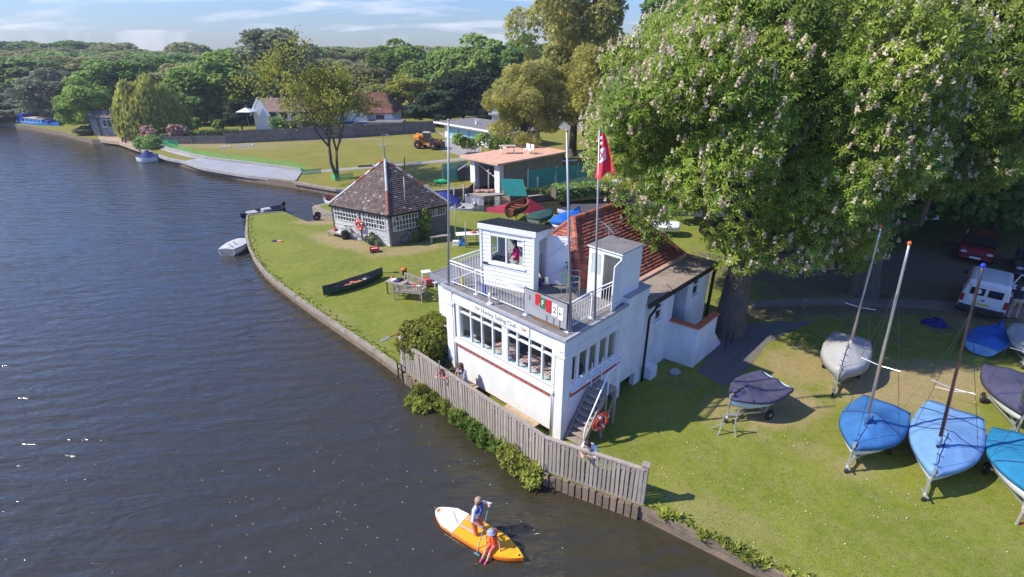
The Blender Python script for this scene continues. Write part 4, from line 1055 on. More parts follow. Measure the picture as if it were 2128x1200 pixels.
# ---- the great chestnut and its neighbours
def chestnut(seed, name, label, base, c, r, n_blob, rb, n_leaf, size, m, zmin, r0, fork, n_flower, flowers=True, grp='large chestnut trees over the boat park', n_limb=16, skirt=None):
    rng = np.random.default_rng(seed); base = Vector(base); c = np.array(c)
    o = thing(name, label, 'tree', base, 0, grp)
    cl_ = c - np.array(base)
    bl = blobs(rng, n_blob, cl_, r, rb, zmin - base.z, .45)
    pos, nrm, tint = cloud(rng, bl, n_leaf, cl_, .12, .45, .85)
    ok = pos[:, 2] > zmin - base.z - 1.0
    if skirt: ok &= skirt(pos + np.array(base))          # the lower boughs are lifted clear of the clubhouse roof
    pos, nrm, tint = pos[ok], nrm[ok], tint[ok]
    cr_ = link('crown', np_mesh('crown', *scatter(palm, pos, nrm + np.array([-.15, -.1, .35]), size, rng, tint), m), o)
    b = MB(); limbs(b, (0, 0, 0), r0, Vector(fork) - base, [p for p, _ in bl], rng, n_limb, 1.2)
    for p, q in bl:                                     # twigs showing between the leaves
        if rng.uniform() < .5:
            a = Vector(p); d = Vector(p - cl_).normalized(); b.tube([a - d * 1.2, a + d * q * .5 + Vector(rng.normal(0, .3, 3)), a + d * q * .95 + Vector(rng.normal(0, .3, 3))], [.045, .03, .012], 5)
    b.build('trunk', bark, o, smooth=True)
    if flowers:
        # upright candles of cream flowers on the outside of the crown
        P2, N2, _ = cloud(rng, bl, n_flower * 5, cl_, 0, 0, .85)
        out = ((P2 - cl_) / np.array(r)); rad = np.linalg.norm(out, axis=1)
        sel = np.where((rad > .8) & (P2[:, 2] > zmin - base.z) & (skirt(P2 + np.array(base)) if skirt else True))[0][:n_flower]
        pts = P2[sel] + (P2[sel] - cl_) / np.linalg.norm(P2[sel] - cl_, axis=1, keepdims=True) * .22 + np.array([0, 0, .05])
        world = pts + np.array(base); d = np.linalg.norm(world - np.array([0, 0, CAMZ]), axis=1)
        order = np.argsort(d)
        fm = []
        for s_ in range(3):
            r_ = random.Random(s_ + 5); g = MB()
            for lv in range(16):
                t_ = r_.random(); z = t_ * .20; w_ = .085 * (1 - t_) ** .7 * r_.uniform(.5, 1.1); a = r_.uniform(0, 6.28); q = Vector((w_ * math.cos(a), w_ * math.sin(a), z)); dr_ = Vector((math.cos(a), math.sin(a), r_.uniform(-.2, .9))).normalized()
                e1 = dr_.cross(Vector((r_.uniform(-1, 1), r_.uniform(-1, 1), 1))).normalized() * .027; e2 = dr_.cross(e1).normalized() * .024
                g.add([q - e1 - e2, q + e1 - e2, q + e1 + e2, q - e1 + e2], [(0,1,2,3)])
            fm.append(g)
        near = order[:300] if n_flower > 300 else order
        ms = [g.mesh('blossom', flower_m) for g in fm]
        for i in near:
            link('blossom', ms[int(i) % 3], o, tuple(pts[i]), (rng.normal(0, .2), rng.normal(0, .2), rng.uniform(0, 6)), (1.15 + rng.uniform(-.2, .35),) * 3)
        rest = order[300:]
        if len(rest):
            V = np.array(fm[0].v); F = np.array(fm[0].f)
            vv, ff, tt = scatter((V, F), pts[rest], np.tile([0, 0, 1.], (len(rest), 1)), 1.0, rng)
            stuff(link('blossom_mass', np_mesh('blossom_mass', vv, ff, tt, flower_m), o))
    return o
flower_m = leafmat('blossom_cream', (.62, .50, .35), (.82, .71, .52), .3, .7, .15)
chestnut(21, 'horse_chestnut', 'huge blossoming chestnut with thick trunk right behind the clubhouse', P(1512, 690), (9.7, 22.3, 9.5), (6.5, 5.9, 7.8), 130, (1.0, 1.8), 30000, .195, lm_chest, 2.8, .62, P(1512, 690) + Vector((.1, .1, 3.6)), 2000, skirt=lambda q: q[:, 0] > 3.0 + np.maximum(0, 7.7 - q[:, 2]) * .95)
chestnut(22, 'horse_chestnut', 'second big chestnut with grey trunk standing beside the parked cars', P(1795, 612), (18.9, 27.0, 9.8), (6.3, 6.0, 5.8), 95, (1.15, 2.0), 19000, .24, lm_chest, 5.6, .55, P(1795, 612) + Vector((-.3, .2, 4.4)), 600)
chestnut(23, 'yellow_leaved_tree', 'yellowish spreading tree overhanging the red car at right edge', P(2170, 600), (26.0, 28.6, 14.0), (7.4, 6.6, 9.2), 95, (1.3, 2.2), 16000, .26, lm_chest2, 6.4, .5, P(2170, 600) + Vector((0, .3, 4.8)), 0, False, 'trees shading the car park')
K_dark = tree_kind(31, 17, 6.2, 60, (1.3, 2.3), 5600, .50, clump, lm_deep, .16, .33, 9)
K_mid = tree_kind(32, 15, 6.0, 60, (1.1, 2.1), 6000, .46, clump, lm_mid, .14, .3, 9)
K_round = tree_kind(33, 13, 6.0, 55, (1.2, 2.2), 5600, .46, clump, lm_mid, .08, .3, 8)
K_olive = tree_kind(34, 15, 6.4, 55, (1.2, 2.4), 5600, .48, clump, lm_olive, .1, .3, 10)
K_airy = tree_kind(35, 17, 5.2, 60, (.8, 1.7), 4300, .42, clump, lm_mid, .2, .26, 22, fill=.1)
K_bush = tree_kind(36, 5, 3.2, 40, (.7, 1.3), 3200, .32, clump, lm_mid, .02, .15, 6)
K_con = tree_kind(37, 9, 3.4, 60, (.6, 1.2), 4600, .36, clump, lm_conifer, .04, .22, 6)
KK = dict(d=K_dark, m=K_mid, r=K_round, o=K_olive, a=K_airy, b=K_bush, c=K_con)
def bg(x, Y, ytop, wpx, k, label, name='background_tree', cm=None, group=None, zb=FZ):
    t = ZY(x, ytop, Y); base = Vector((t.x, Y, zb)); h = t.z - zb
    w_ = 1.3 * wpx / px_m(base)
    return plant(KK[k], name, label, base, h, w_, rnd.uniform(0, 6.28), group, 'tree', cm)
# left bank, from the water back
bg(5, 97, 213, 55, 'b', 'rounded grey-green willow scrub at far left waterline', 'riverside_bush', lm_grey)
bg(-70, 100, 175, 70, 'b', 'grey-green scrub beyond the left frame edge by the water', 'riverside_bush', lm_grey)
bg(95, 96, 148, 50, 'r', 'grey-green bushy tree hanging over the blue boat', 'riverside_tree', lm_grey)
bg(158, 82.5, 165, 42, 'r', 'bright bushy tree at the water between blue boat and grey boathouse', 'riverside_tree', lm_mid)
bg(180, 80.5, 262, 18, 'b', 'small blue-green bush at the foot of the grey boathouse', 'riverside_bush', lm_grey)
bg(215, 96, 126, 50, 'd', 'dark green tree rising behind the grey boathouse', cm=lm_deep)
bg(228, 89, 205, 24, 'b', 'small russet tree above the grey boathouse roof', 'small_tree', cm=lm_red)
bg(25, 112, 120, 60, 'd', 'dark tree behind the scrub at far left', cm=lm_deep)
bg(75, 118, 110, 60, 'o', 'broad olive tree behind the blue boat', cm=lm_olive)
bg(150, 125, 112, 60, 'o', 'olive tree behind the bright riverside tree', cm=lm_olive)
bg(-40, 120, 118, 70, 'd', 'dark tree at the left frame edge', cm=lm_deep)
bg(310, 108, 118, 48, 'd', 'dark rounded tree behind the weeping willow', cm=lm_deep)
bg(370, 104, 128, 50, 'o', 'olive green tree just right of the weeping willow top', cm=lm_olive)
bg(445, 96, 116, 72, 'r', 'big bright green tree behind the hedged garden', cm=lm_mid)
bg(395, 92, 165, 40, 'm', 'green tree between weeping willow and hedged garden', cm=lm_deep)
bg(520, 104, 150, 45, 'd', 'dark tree behind the left gable of the white house', cm=lm_deep)
bg(568, 112, 62, 62, 'd', 'tallest rounded grey-green tree behind the white house', cm=lm_grey)
bg(490, 84, 205, 22, 'c', 'small dark conifer in the hedged garden', 'conifer', lm_conifer)
# behind the house to the right
bg(655, 122, 118, 55, 'o', 'olive tree behind the brown roof', cm=lm_olive)
bg(720, 118, 124, 50, 'a', 'thin stemmed olive tree behind the house ridge', cm=lm_olive)
bg(770, 112, 126, 45, 'a', 'thin leafed tree right of the house ridge', cm=lm_olive)
bg(815, 116, 76, 46, 'a', 'tall airy green tree above the right end of house roof', cm=lm_mid)
bg(865, 112, 96, 48, 'm', 'green tree behind the dark conifer', cm=lm_mid)
bg(850, 104, 150, 42, 'a', 'light green ivy-clad tree beside the house', cm=lm_lime)
bg(920, 110, 105, 45, 'd', 'dark green tree left of the round topped tree', cm=lm_deep)
bg(985, 106, 80, 62, 'r', 'round topped light green tree behind the low modern house', cm=lm_mid)
bg(1050, 104, 100, 50, 'd', 'dark tree just behind the golden willow', cm=lm_deep)
bg(1085, 112, 70, 36, 'm', 'green treetop peeping over the golden willow', cm=lm_mid)
bg(900, 91, 186, 40, 'c', 'bushy dark conifer beside the end of the white house', 'conifer', lm_conifer)
bg(960, 97, 150, 50, 'd', 'very dark tree behind the modern house', cm=lm_conifer)  # broadleaf crown given the darkest leaf colour
bg(1010, 96, 160, 50, 'd', 'dark tree above the modern house roof', cm=lm_conifer)
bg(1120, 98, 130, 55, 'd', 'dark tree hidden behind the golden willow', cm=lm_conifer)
bg(790, 104, 170, 40, 'o', 'olive shrubby tree behind the red roof end', cm=lm_olive)
# far rows fading in the distance share a description
far_grp = 'far trees of the hazy wood'
for i, (x, Y, yt, w_, k) in enumerate([(-60,190,98,60,'o'), (0,175,100,60,'o'), (40,210,87,50,'d'), (90,180,95,55,'o'), (140,200,86,50,'d'), (185,175,94,55,'o'), (235,195,85,50,'o'), (270,170,108,50,'d'), (335,180,104,50,'o'), (390,190,88,48,'m'), (425,170,106,45,'o'), (470,180,118,45,'d'),
        (620,190,112,55,'o'), (700,210,98,60,'d'), (760,200,97,60,'o'), (840,190,110,50,'d'), (900,200,112,60,'d'), (950,190,108,55,'o'), (1100,190,100,60,'d'), (-120,180,100,60,'d'), (1180,180,90,60,'d'), (1300,170,80,70,'d'), (1430,170,80,70,'o'), (540,180,112,50,'o'), (650,165,99,60,'d'), (730,160,100,60,'o'), (800,165,98,60,'d'), (880,160,97,60,'d'), (500,150,101,60,'d'), (350,150,112,60,'d'), (250,150,112,60,'d'), (180,150,110,60,'d'), (110,150,108,60,'d'), (30,150,112,60,'d'), (-50,155,112,60,'d'), (600,150,100,60,'d')]):
    bg(x, Y, yt, w_, k, 'distant hazy tree in the wood on the horizon', 'distant_tree', None if i % 3 else lm_olive, far_grp)
# dark wood behind the boat park
wood = [(22, 47, 19, 7, 'd'), (31, 46, 20, 7.5, 'd'), (41, 43, 20, 8, 'd'), (52, 40, 20, 8, 'm'), (26, 37.5, 9, 4.5, 'b'), (34, 38.5, 10, 5, 'b'), (44, 34, 12, 6, 'm'), (17.5, 40.5, 7, 4, 'b'), (38, 56, 22, 8, 'd'), (20, 60, 21, 8, 'd'), (52, 55, 22, 8, 'd'), (15, 37.5, 4.5, 3.2, 'b'), (21, 38.5, 5, 3.4, 'b'), (30, 37, 5.5, 3.6, 'b'), (38, 36.5, 5.5, 3.8, 'b'), (48, 37, 6, 4, 'b'), (56, 33, 7, 4.2, 'b'), (24, 34.5, 3.6, 2.4, 'b'), (40, 31, 7, 4, 'b'), (34.5, 36, 6, 4.2, 'b'), (43, 36.5, 6.5, 4.5, 'b'), (27, 36.8, 5.5, 4, 'b'), (36, 40, 9, 5, 'm'), (50, 33, 8, 5, 'm')]
names = ['edge', 'first', 'second', 'third', 'fourth']
for i, (X, Y, h, w_, k) in enumerate(wood):
    bu = k == 'b'
    plant(KK[k], 'woodland_bush' if bu else 'woodland_tree', 'dark leafy bush along the shaded channel bank behind the car park' if bu else 'tall dark tree of the shaded wood behind the boat park', (X, Y, LAWN if Y < 44 else FZ), h, w_, i * 1.7, 'bushes of the shaded bank' if bu else 'trees of the shaded wood', 'bush' if bu else 'tree', lm_deep)
# hedge bank along the far side of the channel
b = np.random.default_rng(5)
# ---- weeping willow: strands hanging from a dome
def willow(seed, name, label, base, h, w_, m, n_strand, seglen, segs, width, zlow, dome=.62, grp=None, irregular=0., cn=0.0, r0=.35):
    rng = np.random.default_rng(seed); o = thing(name, label, 'tree', base, 0, grp); V, F, T = [], [], []; heads = []
    lob = [(rng.uniform(0, 6.28), rng.uniform(.0, .75), rng.uniform(.72, 1.05)) for _ in range(16)]
    for i in range(n_strand):
        a, rr = rng.uniform(0, 6.28), math.sqrt(rng.uniform(0, 1))
        x, y = rr * math.cos(a), rr * math.sin(a)
        lobe = max((1 - 2.2 * math.hypot(x - lr * math.cos(la), y - lr * math.sin(la))) * lh for la, lr, lh in lob)
        top = h * (dome + (1 - dome) * math.sqrt(max(0, 1 - rr * rr)) ) * (1 - irregular * .35 + irregular * .35 * max(0, lobe)) * rng.uniform(.9, 1.02)
        x *= w_; y *= w_; p = np.array([x, y, top]); tint = rng.uniform(0, .5) + .5 * max(0, min(1, lobe))
        if rng.uniform() < .05: heads.append(Vector(p))
        nseg = int(segs * rng.uniform(.5, 1.15)); dr = np.array([math.cos(a) * .35, math.sin(a) * .35, -.6]); 
        for k in range(nseg):
            dr = dr * .6 + np.array([rng.normal(0, .10), rng.normal(0, .10), -1.0]) * .4; dr /= np.linalg.norm(dr); q = p + dr * seglen
            if q[2] < h * zlow: break
            for rep in range(2):
                sd = np.cross(dr, rng.normal(size=3)); sd /= np.linalg.norm(sd); wd = width * rng.uniform(.5, 1.1); b0 = len(V)
                off = rng.normal(0, width * .8, 3); mid = (p + q) / 2 + off
                V += [p + off, mid + sd * wd, q + off * .6 + dr * seglen * .2, mid - sd * wd]; F.append((b0, b0+1, b0+2, b0+3)); T.append(min(1, max(0, tint * .7 + rng.uniform(0, .3))))
            p = q
    link('crown', np_mesh('crown', np.array(V), np.array(F), np.array(T), m), o)
    bb = MB(); limbs(bb, (0, 0, 0), r0, (0, 0, h * .3), heads, rng, 12, .05 * h); bb.build('trunk', bark, o, smooth=True)
    return o
wb = P(327, 284, FZ); wt = ZY(312, 146, wb.y)
willow(41, 'weeping_willow', 'yellow-green weeping willow hanging over the garden by the grey boathouse', wb, wt.z - FZ, 62 / px_m(wb), lm_willow, 3400, .55, 11, .15, .03, .55, irregular=1.0)
# golden tree behind the boathouse: two leaning masses of fine foliage
gb = Vector((4.8, 61, FZ))
K_gold = tree_kind(42, 19, 6.6, 70, (1.1, 2.1), 15000, .32, proto_clump(4, 9, .28), lm_gold, .10, .42, 26, fill=.1, inner=.3, up=.55)
plant(K_gold, 'golden_willow', 'tall golden olive fine-leaved tree behind the terracotta roofed boathouse', gb + Vector((2.4, 2.5, 0)), 21.5, 6.8, .4, None)
plant(K_gold, 'golden_willow', 'lower left lobe tree of golden foliage beside the modern house', ZY(1090, 300, 58) * Vector((1, 1, 0)) + Vector((0, 0, FZ)), 11.0, 4.3, 2.2, None)
plant(K_gold, 'golden_willow', 'golden foliage drooping over the right side of the boathouse roof', Vector((8.5, 57.5, FZ)), 13.0, 4.6, 4.0, None)

# ---- the sparse two-stemmed tree on the far lawn: grown by branching
def branching(seed, name, label, base, stems, lv, m, leaf, n_leaf, spread, proto=clump, twigr=.012, grp=None):
    rng = np.random.default_rng(seed); o = thing(name, label, 'tree', base, 0, grp); b = MB(); tips = []
    def grow(p, d, L, r, k):
        q = p + d * L * .5 + Vector(rng.normal(0, .04 * L, 3)); e = p + d * L + Vector(rng.normal(0, .07 * L, 3)) + Vector((0, 0, .03 * L))
        b.tube([p, q, e], [r, r * .85, r * .68], 8 if r > .08 else 5)
        if k >= 2: tips.append((q, k))
        tips.append((e, k))
        if k >= lv: return
        for j in range(3 if k < 2 else 2 + (rng.uniform() < .6)):
            ax = Vector(rng.normal(size=3)).cross(d)
            if ax.length < .01: continue
            nd = Matrix.Rotation(rng.uniform(.25, spread), 3, ax.normalized()) @ d; nd = (nd + Vector((0, 0, .14))).normalized()
            grow(e if rng.uniform() < .7 else q, nd, L * rng.uniform(.66, .86), max(twigr, r * rng.uniform(.5, .66)), k + 1)
    for d, L, r in stems: grow(Vector((0, 0, -.2)), Vector(d).normalized(), L, r, 0)
    b.build('trunk', bark, o, smooth=True)
    tp = np.array([t[0] for t in tips if t[1] >= lv - 2.5]); i = rng.integers(0, len(tp), n_leaf)
    ct = rng.uniform(0, 1, len(tp)); pos = tp[i] + rng.normal(0, .3, (n_leaf, 3)); nrm = rng.normal(0, .6, (n_leaf, 3)) + np.array([0, 0, .7])
    link('crown', np_mesh('crown', *scatter(proto, pos, nrm, leaf, rng, np.clip(ct[i] * .6 + rng.uniform(0, .4, n_leaf), 0, 1)), m), o)
    return o
sb_ = P(702, 371, FZ)
branching(51, 'young_lime_tree', 'sparse two-stemmed lime green tree on the far lawn', sb_, [((-.20, 0, 1), 3.5, .20), ((.03, .1, 1), 3.2, .16)], 6, lm_lime, .155, 8000, .74)
# ================================================================== PAVILION (old boarded boathouse)
pf, pl_, pr_ = P(807, 513), None, None
EZ = 2.62                                              # eaves, absolute
ef, el, er = P(806.7, 449, EZ), P(682.7, 425.8, EZ), P(934.8, 423.8, EZ)
eb = el + er - ef; ctr = (el + er) / 2; ap = Vector((ctr.x, ctr.y, 5.6))
pav = thing('boathouse_pavilion', 'old square timber pavilion with steep pyramid tiled roof and weathervane', 'pavilion', (ctr.x, ctr.y, LAWN))
inv = Vector((ctr.x, ctr.y, LAWN))
def shrink(p, k): return ctr + (Vector((p.x, p.y, EZ)) - ctr) * k
wl, wf_, wr, wb_ = (shrink(p, .945) - inv for p in (el, ef, er, eb))
WH = EZ - LAWN - .06
plank_w = mat('pale_board', (.50, .48, .46), .9, .38, 4, .7, 25, objvar=.16, stretch=(1, 1, 3), fine=.2)
plank_d = mat('dark_board', (.17, .155, .145), .9, .3, 4, .7, 25, objvar=.2, stretch=(1, 1, 3), fine=.2)  # front left wall takes the paler boards, the other walls these darker ones
pw_white = mat('old_white_bars', (.62, .61, .58), .7, .15, 6)
def pav_wall(A, B, m, wins, nm, ivy=None):
    d = (B - A); d.z = 0; L = d.length; d.normalize(); nrm = Vector((d.y, -d.x, 0)); 
    if nrm.dot((A + B) / 2) < 0: nrm = -nrm
    up = Vector((0, 0, 1))
    w_ = MB(); A0, B0 = Vector((A.x, A.y, 0)), Vector((B.x, B.y, 0))
    # solid backing with window openings
    for a, c, e, f in cells(0, L, 0, WH, [(x0, x1, z0, z1) for x0, x1, z0, z1, _, _ in wins]):
        w_.hexa([A0 + d*a + up*e - nrm*.06, A0 + d*c + up*e - nrm*.06, A0 + d*c + up*e, A0 + d*a + up*e, A0 + d*a + up*f - nrm*.06, A0 + d*c + up*f - nrm*.06, A0 + d*c + up*f, A0 + d*a + up*f])
    wall = w_.build(nm, m, pav)
    z = 0
    while z < WH - .05:
        hgt = rnd.uniform(.2, .27); z1 = min(WH, z + hgt)
        segs = [(0, L)]
        for x0, x1, a, c, _, _ in wins:
            if z1 > a + .02 and z < c - .02:
                segs = [q for s_ in segs for q in ((s_[0], min(s_[1], x0)), (max(s_[0], x1), s_[1])) if q[1] - q[0] > .04]
        for s0_, s1_ in segs:
            n = max(2, int((s1_ - s0_) / .25)); bb = MB(); top, bot = [], []
            ph = rnd.uniform(0, 9)
            for i in range(n + 1):
                x = s0_ + (s1_ - s0_) * i / n; wv = .028 * math.sin(x * 3.1 + ph) + .015 * math.sin(x * 7.7 + ph)
                bot.append(A0 + d*x + up*max(0, z + wv - .02) + nrm*.035); top.append(A0 + d*x + up*z1 + nrm*.008)
            bk = [p - nrm*.03 for p in bot]
            bb.loft([bk, bot, top], False, False); bb.build('board', m, wall)
        z = z1
    for x0, x1, z0, z1, nx, nz in wins:
        fr = MB()
        def pb_(a, c, e, f, t): fr.hexa([A0 + d*a + up*e - nrm*.02, A0 + d*c + up*e - nrm*.02, A0 + d*c + up*e + nrm*t, A0 + d*a + up*e + nrm*t, A0 + d*a + up*f - nrm*.02, A0 + d*c + up*f - nrm*.02, A0 + d*c + up*f + nrm*t, A0 + d*a + up*f + nrm*t])
        for i in range(nx + 1):
            x = x0 + (x1 - x0) * i / nx; q = .03 if i in (0, nx) else .02; pb_(x - q, x + q, z0, z1, .05)
        for k in range(nz + 1):
            zz = z0 + (z1 - z0) * k / nz; q = .03 if k in (0, nz) else .02; pb_(x0, x1, zz - q, zz + q, .048)
        fo = fr.build('window', pw_white, pav)
        for i in range(nx):
            for k in range(nz):
                a, c = x0 + (x1 - x0) * i / nx + .02, x0 + (x1 - x0) * (i + 1) / nx - .02; e, f = z0 + (z1 - z0) * k / nz + .02, z0 + (z1 - z0) * (k + 1) / nz - .02
                MB().add([A0 + d*a + up*e, A0 + d*c + up*e, A0 + d*c + up*f, A0 + d*a + up*f], [(0,1,2,3)]).build('pane', pane_a if rnd.random() < .8 else pane_b, fo)
    return wall, A0, d, nrm, L
pane_a = mat('dark_pane', (.03, .032, .035), .12, .3, 3, spec=.8); pane_b = mat('pale_pane', (.35, .36, .36), .3, .3, 3)
LL = (wf_ - wl).length; RRr = (wr - wf_).length
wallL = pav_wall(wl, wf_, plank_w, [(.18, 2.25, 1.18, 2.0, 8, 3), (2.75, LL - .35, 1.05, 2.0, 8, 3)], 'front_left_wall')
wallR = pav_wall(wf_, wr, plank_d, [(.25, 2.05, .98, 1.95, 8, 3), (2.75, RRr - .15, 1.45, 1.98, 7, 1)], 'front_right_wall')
pav_wall(wr, wb_, plank_d, [], 'rear_right_wall'); pav_wall(wb_, wl, plank_d, [], 'rear_left_wall')
for p in (wl, wf_, wr, wb_): MB().box(p.x - .06, p.y - .06, -.02, p.x + .06, p.y + .06, WH).build('corner_post', plank_d, pav)
mid = wallL[1] + wallL[2] * 2.5 + wallL[3] * .05; MB().box(mid.x - .04, mid.y - .04, 0, mid.x + .04, mid.y + .04, WH).build('corner_post', plank_d, pav)
MB().add([wl * 1, wf_ * 1, wr * 1, wb_ * 1], [(0,1,2,3)]).build('ceiling', dark_in, pav)
ptile = [mat('old_tile_brown', (.150, .108, .090), .9, .35, 3, .5, 25), mat('old_tile_grey', (.20, .155, .135), .9, .35, 3, .5, 25), mat('old_tile_dark', (.115, .085, .072), .9, .35, 3, .5, 25), mat('old_tile_lichen', (.36, .32, .28), .9, .3, 3, .5, 25)]
rp = [p - inv for p in (el, ef, er, eb)]; apx = ap - inv
MB().add([*(p - Vector((0,0,.03)) for p in rp), apx - Vector((0,0,.03))], [(0,1,4), (1,2,4), (2,3,4), (3,0,4)]).build('roof', ptile[2], pav)
for i in range(4):
    b = MB(); tile_plane(b, rp[i], rp[(i+1) % 4], apx, apx, .135, .18, .05, (7, 1.2, 2.5, .35)); stuff(b.build('roof_tiles', ptile, pav))
hip_m = [mat('hip_white', (.58, .56, .53), .85, .25, 5), mat('hip_red', (.38, .12, .08), .85, .3, 5)]
for i in range(4):
    b = MB(); p, q = rp[i] + Vector((0,0,.05)), apx + Vector((0,0,.05)); n = 12
    for k in range(n):
        mi = 1 if (i == 1 and k < 5) or (i in (0, 2) and k > 4 and rnd.random() < .75) else 0
        b.tube([p.lerp(q, k / n), p.lerp(q, (k + .98) / n)], [.085, .08], 8, mi)
    stuff(b.build('hip_tiles', hip_m, pav))
b = MB()
for i in range(4): b.bar(rp[i] + Vector((0,0,-.08)), rp[(i+1) % 4] + Vector((0,0,-.08)), .07, .09)
b.build('gutter', black, pav)
vane = MB().tube([apx, apx + Vector((0, 0, .9))], .05, 8).tube([apx + Vector((0, 0, .9)), apx + Vector((0, 0, 1.75))], .018, 6)
vn = vane.build('weathervane', grey_metal, pav)
arm = MB()
for d_ in ((1, 0), (0, 1)): arm.bar(apx + Vector((-.22 * d_[0], -.22 * d_[1], .95)), apx + Vector((.22 * d_[0], .22 * d_[1], .95)), .02, .02)
arm.build('compass_arms', pw_white, vn)
for t, s_ in (('N', (0, .26)), ('S', (0, -.26)), ('E', (.26, 0)), ('W', (-.26, 0))): lettering(t, .15, facing(apx + Vector((s_[0], s_[1], .96)), (0, -1, 0)), pw_white, vn, 'compass_letter', .006)
arrow = MB().bar(apx + Vector((-.1, 0, 1.52)), apx + Vector((.42, -.05, 1.52)), .015, .02).box(apx.x + .18, apx.y - .02, apx.z + 1.52, apx.x + .42, apx.y - .005, apx.z + 1.66)
arrow.build('pointer', grey_metal, vn)
pc = inv + wallL[1] + wallL[2] * 2.52 + wallL[3] * .17
lifebuoy('red lifebuoy hanging on the pale front wall of the pavilion', pc + Vector((0, 0, 1.12)), math.atan2(wallL[2].y, wallL[2].x), R(-4), .27, .085)
def slim_pole(label, base, top, r, m): 
    o = thing('pole', label, 'pole', base, 0); d = Vector(top) - Vector(base)
    MB().tube([(0, 0, -.05), d * .5, d], [r, r * .9, r * .7], 8).build('shaft', m, o, smooth=True); return o
lp = P(846, 500); slim_pole('slim grey pole standing against the dark side of the pavilion', lp, ZY(839, 368, lp.y + .0), .035, grey_metal)
pp2 = P(840, 358, FZ); slim_pole('short brown stake on the far lawn behind the pavilion roof', pp2, ZY(841, 327, pp2.y), .07, mat('stake', (.35, .17, .05), .8))
for x, yb, yt_, lb in ((947, 500, 425, 'dark wooden post at the right end of the pavilion'), (968, 515, 462, 'thin wooden post on the lawn near the folding table')):
    q = P(x, yb); slim_pole(lb, q, ZY(x - 1, yt_, q.y), .05, wood_grey)
# climbing shrub on the dark wall, and the bush against the pale wall
def leafy(name, label, cat, bl, n, size, m, seed, proto=clump, loc=(0, 0, 0), stems=True, group=None, up=.35, mats=None):
    rng = np.random.default_rng(seed); o = thing(name, label, cat, loc, 0, group); c = np.mean([b_[0] for b_ in bl], axis=0)
    pos, nrm, tint = cloud(rng, [(np.array(p), r) for p, r in bl], n, c, .25, up, .9)
    ok = pos[:, 2] > .02; link('foliage', np_mesh('foliage', *scatter(proto, pos[ok], nrm[ok], size, rng, tint[ok]), m), o)
    if stems:
        b = MB()
        for p, r in bl[:8]: b.tube([(p[0] * .3 + c[0] * .1, p[1] * .3 + c[1] * .1, -.05), (p[0] * .7, p[1] * .7, p[2] * .5), tuple(p)], [.03, .022, .008], 5)
        b.build('stem', bark, o)
    return o
q0 = inv + wallR[1] + wallR[2] * 2.35 + wallR[3] * .25
leafy('climbing_shrub', 'green climbing shrub on the dark wall of the pavilion', 'shrub', [((0, 0, .5), .38), ((.1, .05, 1.0), .36), ((-.15, -.1, 1.3), .28), ((.2, .1, 1.6), .28), ((.15, 0, 2.0), .22), ((-.3, -.1, .7), .3), ((-.6, -.3, .35), .3)], 1300, .11, lm_mid, 61, loc=q0)
q0 = inv + wallL[1] + wallL[2] * 3.6 + wallL[3] * .35
leafy('small_rose_bush', 'small pale flowering bush against the pale front of the pavilion', 'bush', [((0, 0, .3), .28), ((.2, -.1, .5), .22), ((-.25, .1, .35), .24), ((.1, 0, .7), .16), ((.45, -.25, .25), .2)], 700, .08, lm_grey, 62, loc=q0)
# ================================================================== BOATS
def stations(L, B, D, n=16, stern=.72, full=.45, power=2.2, rise=.55, sheer=.14, keel_up=.0):
    out = []
    for i in range(n + 1):
        s = i / n
        hb = B / 2 * (stern + (1 - stern) * math.sin(min(1, s / full) * math.pi / 2)) if s < full else B / 2 * max(.012, 1 - ((s - full) / (1 - full)) ** power)
        kz = D * rise * max(0, (s - .68) / .32) ** 2 + keel_up * max(0, (.3 - s) / .3) * D
        sz = D * (1 + sheer * ((s - .4) / .6) ** 2)
        out.append((-L / 2 + L * s, hb, kz, sz, s))
    return out
def section(x, hb, kz, sz, k=10, fl=.8, inset=0., z0=0.):
    r = []
    for j in range(k + 1):
        th = -math.pi / 2 + math.pi * j / k
        y = hb * math.copysign(abs(math.sin(th)) ** .8, math.sin(th)); z = kz + (sz - kz) * (1 - abs(math.cos(th)) ** fl)
        r.append((x, y * (1 - inset), z0 + max(z, kz + inset * (sz - kz) * 1.6)))
    return r
def hull_mesh(st, z0, inset=.07, open_=True, mi_in=0):
    b = MB(); o = [section(x, hb, kz, sz, z0=z0) for x, hb, kz, sz, s in st]
    b.loft(o, False, False); b.add(o[0], [tuple(range(len(o[0])))])
    if open_:
        i_ = [section(x, hb, kz, sz, inset=inset, z0=z0) for x, hb, kz, sz, s in st[:-1]]
        b.loft(i_, False, False, mi_in); b.add(i_[0], [tuple(range(len(i_[0])))], mi_in)
        for a in range(len(i_) - 1):
            for e in (0, -1): b.add([o[a][e], o[a+1][e], i_[a+1][e], i_[a][e]], [(0,1,2,3)], mi_in)
    return b
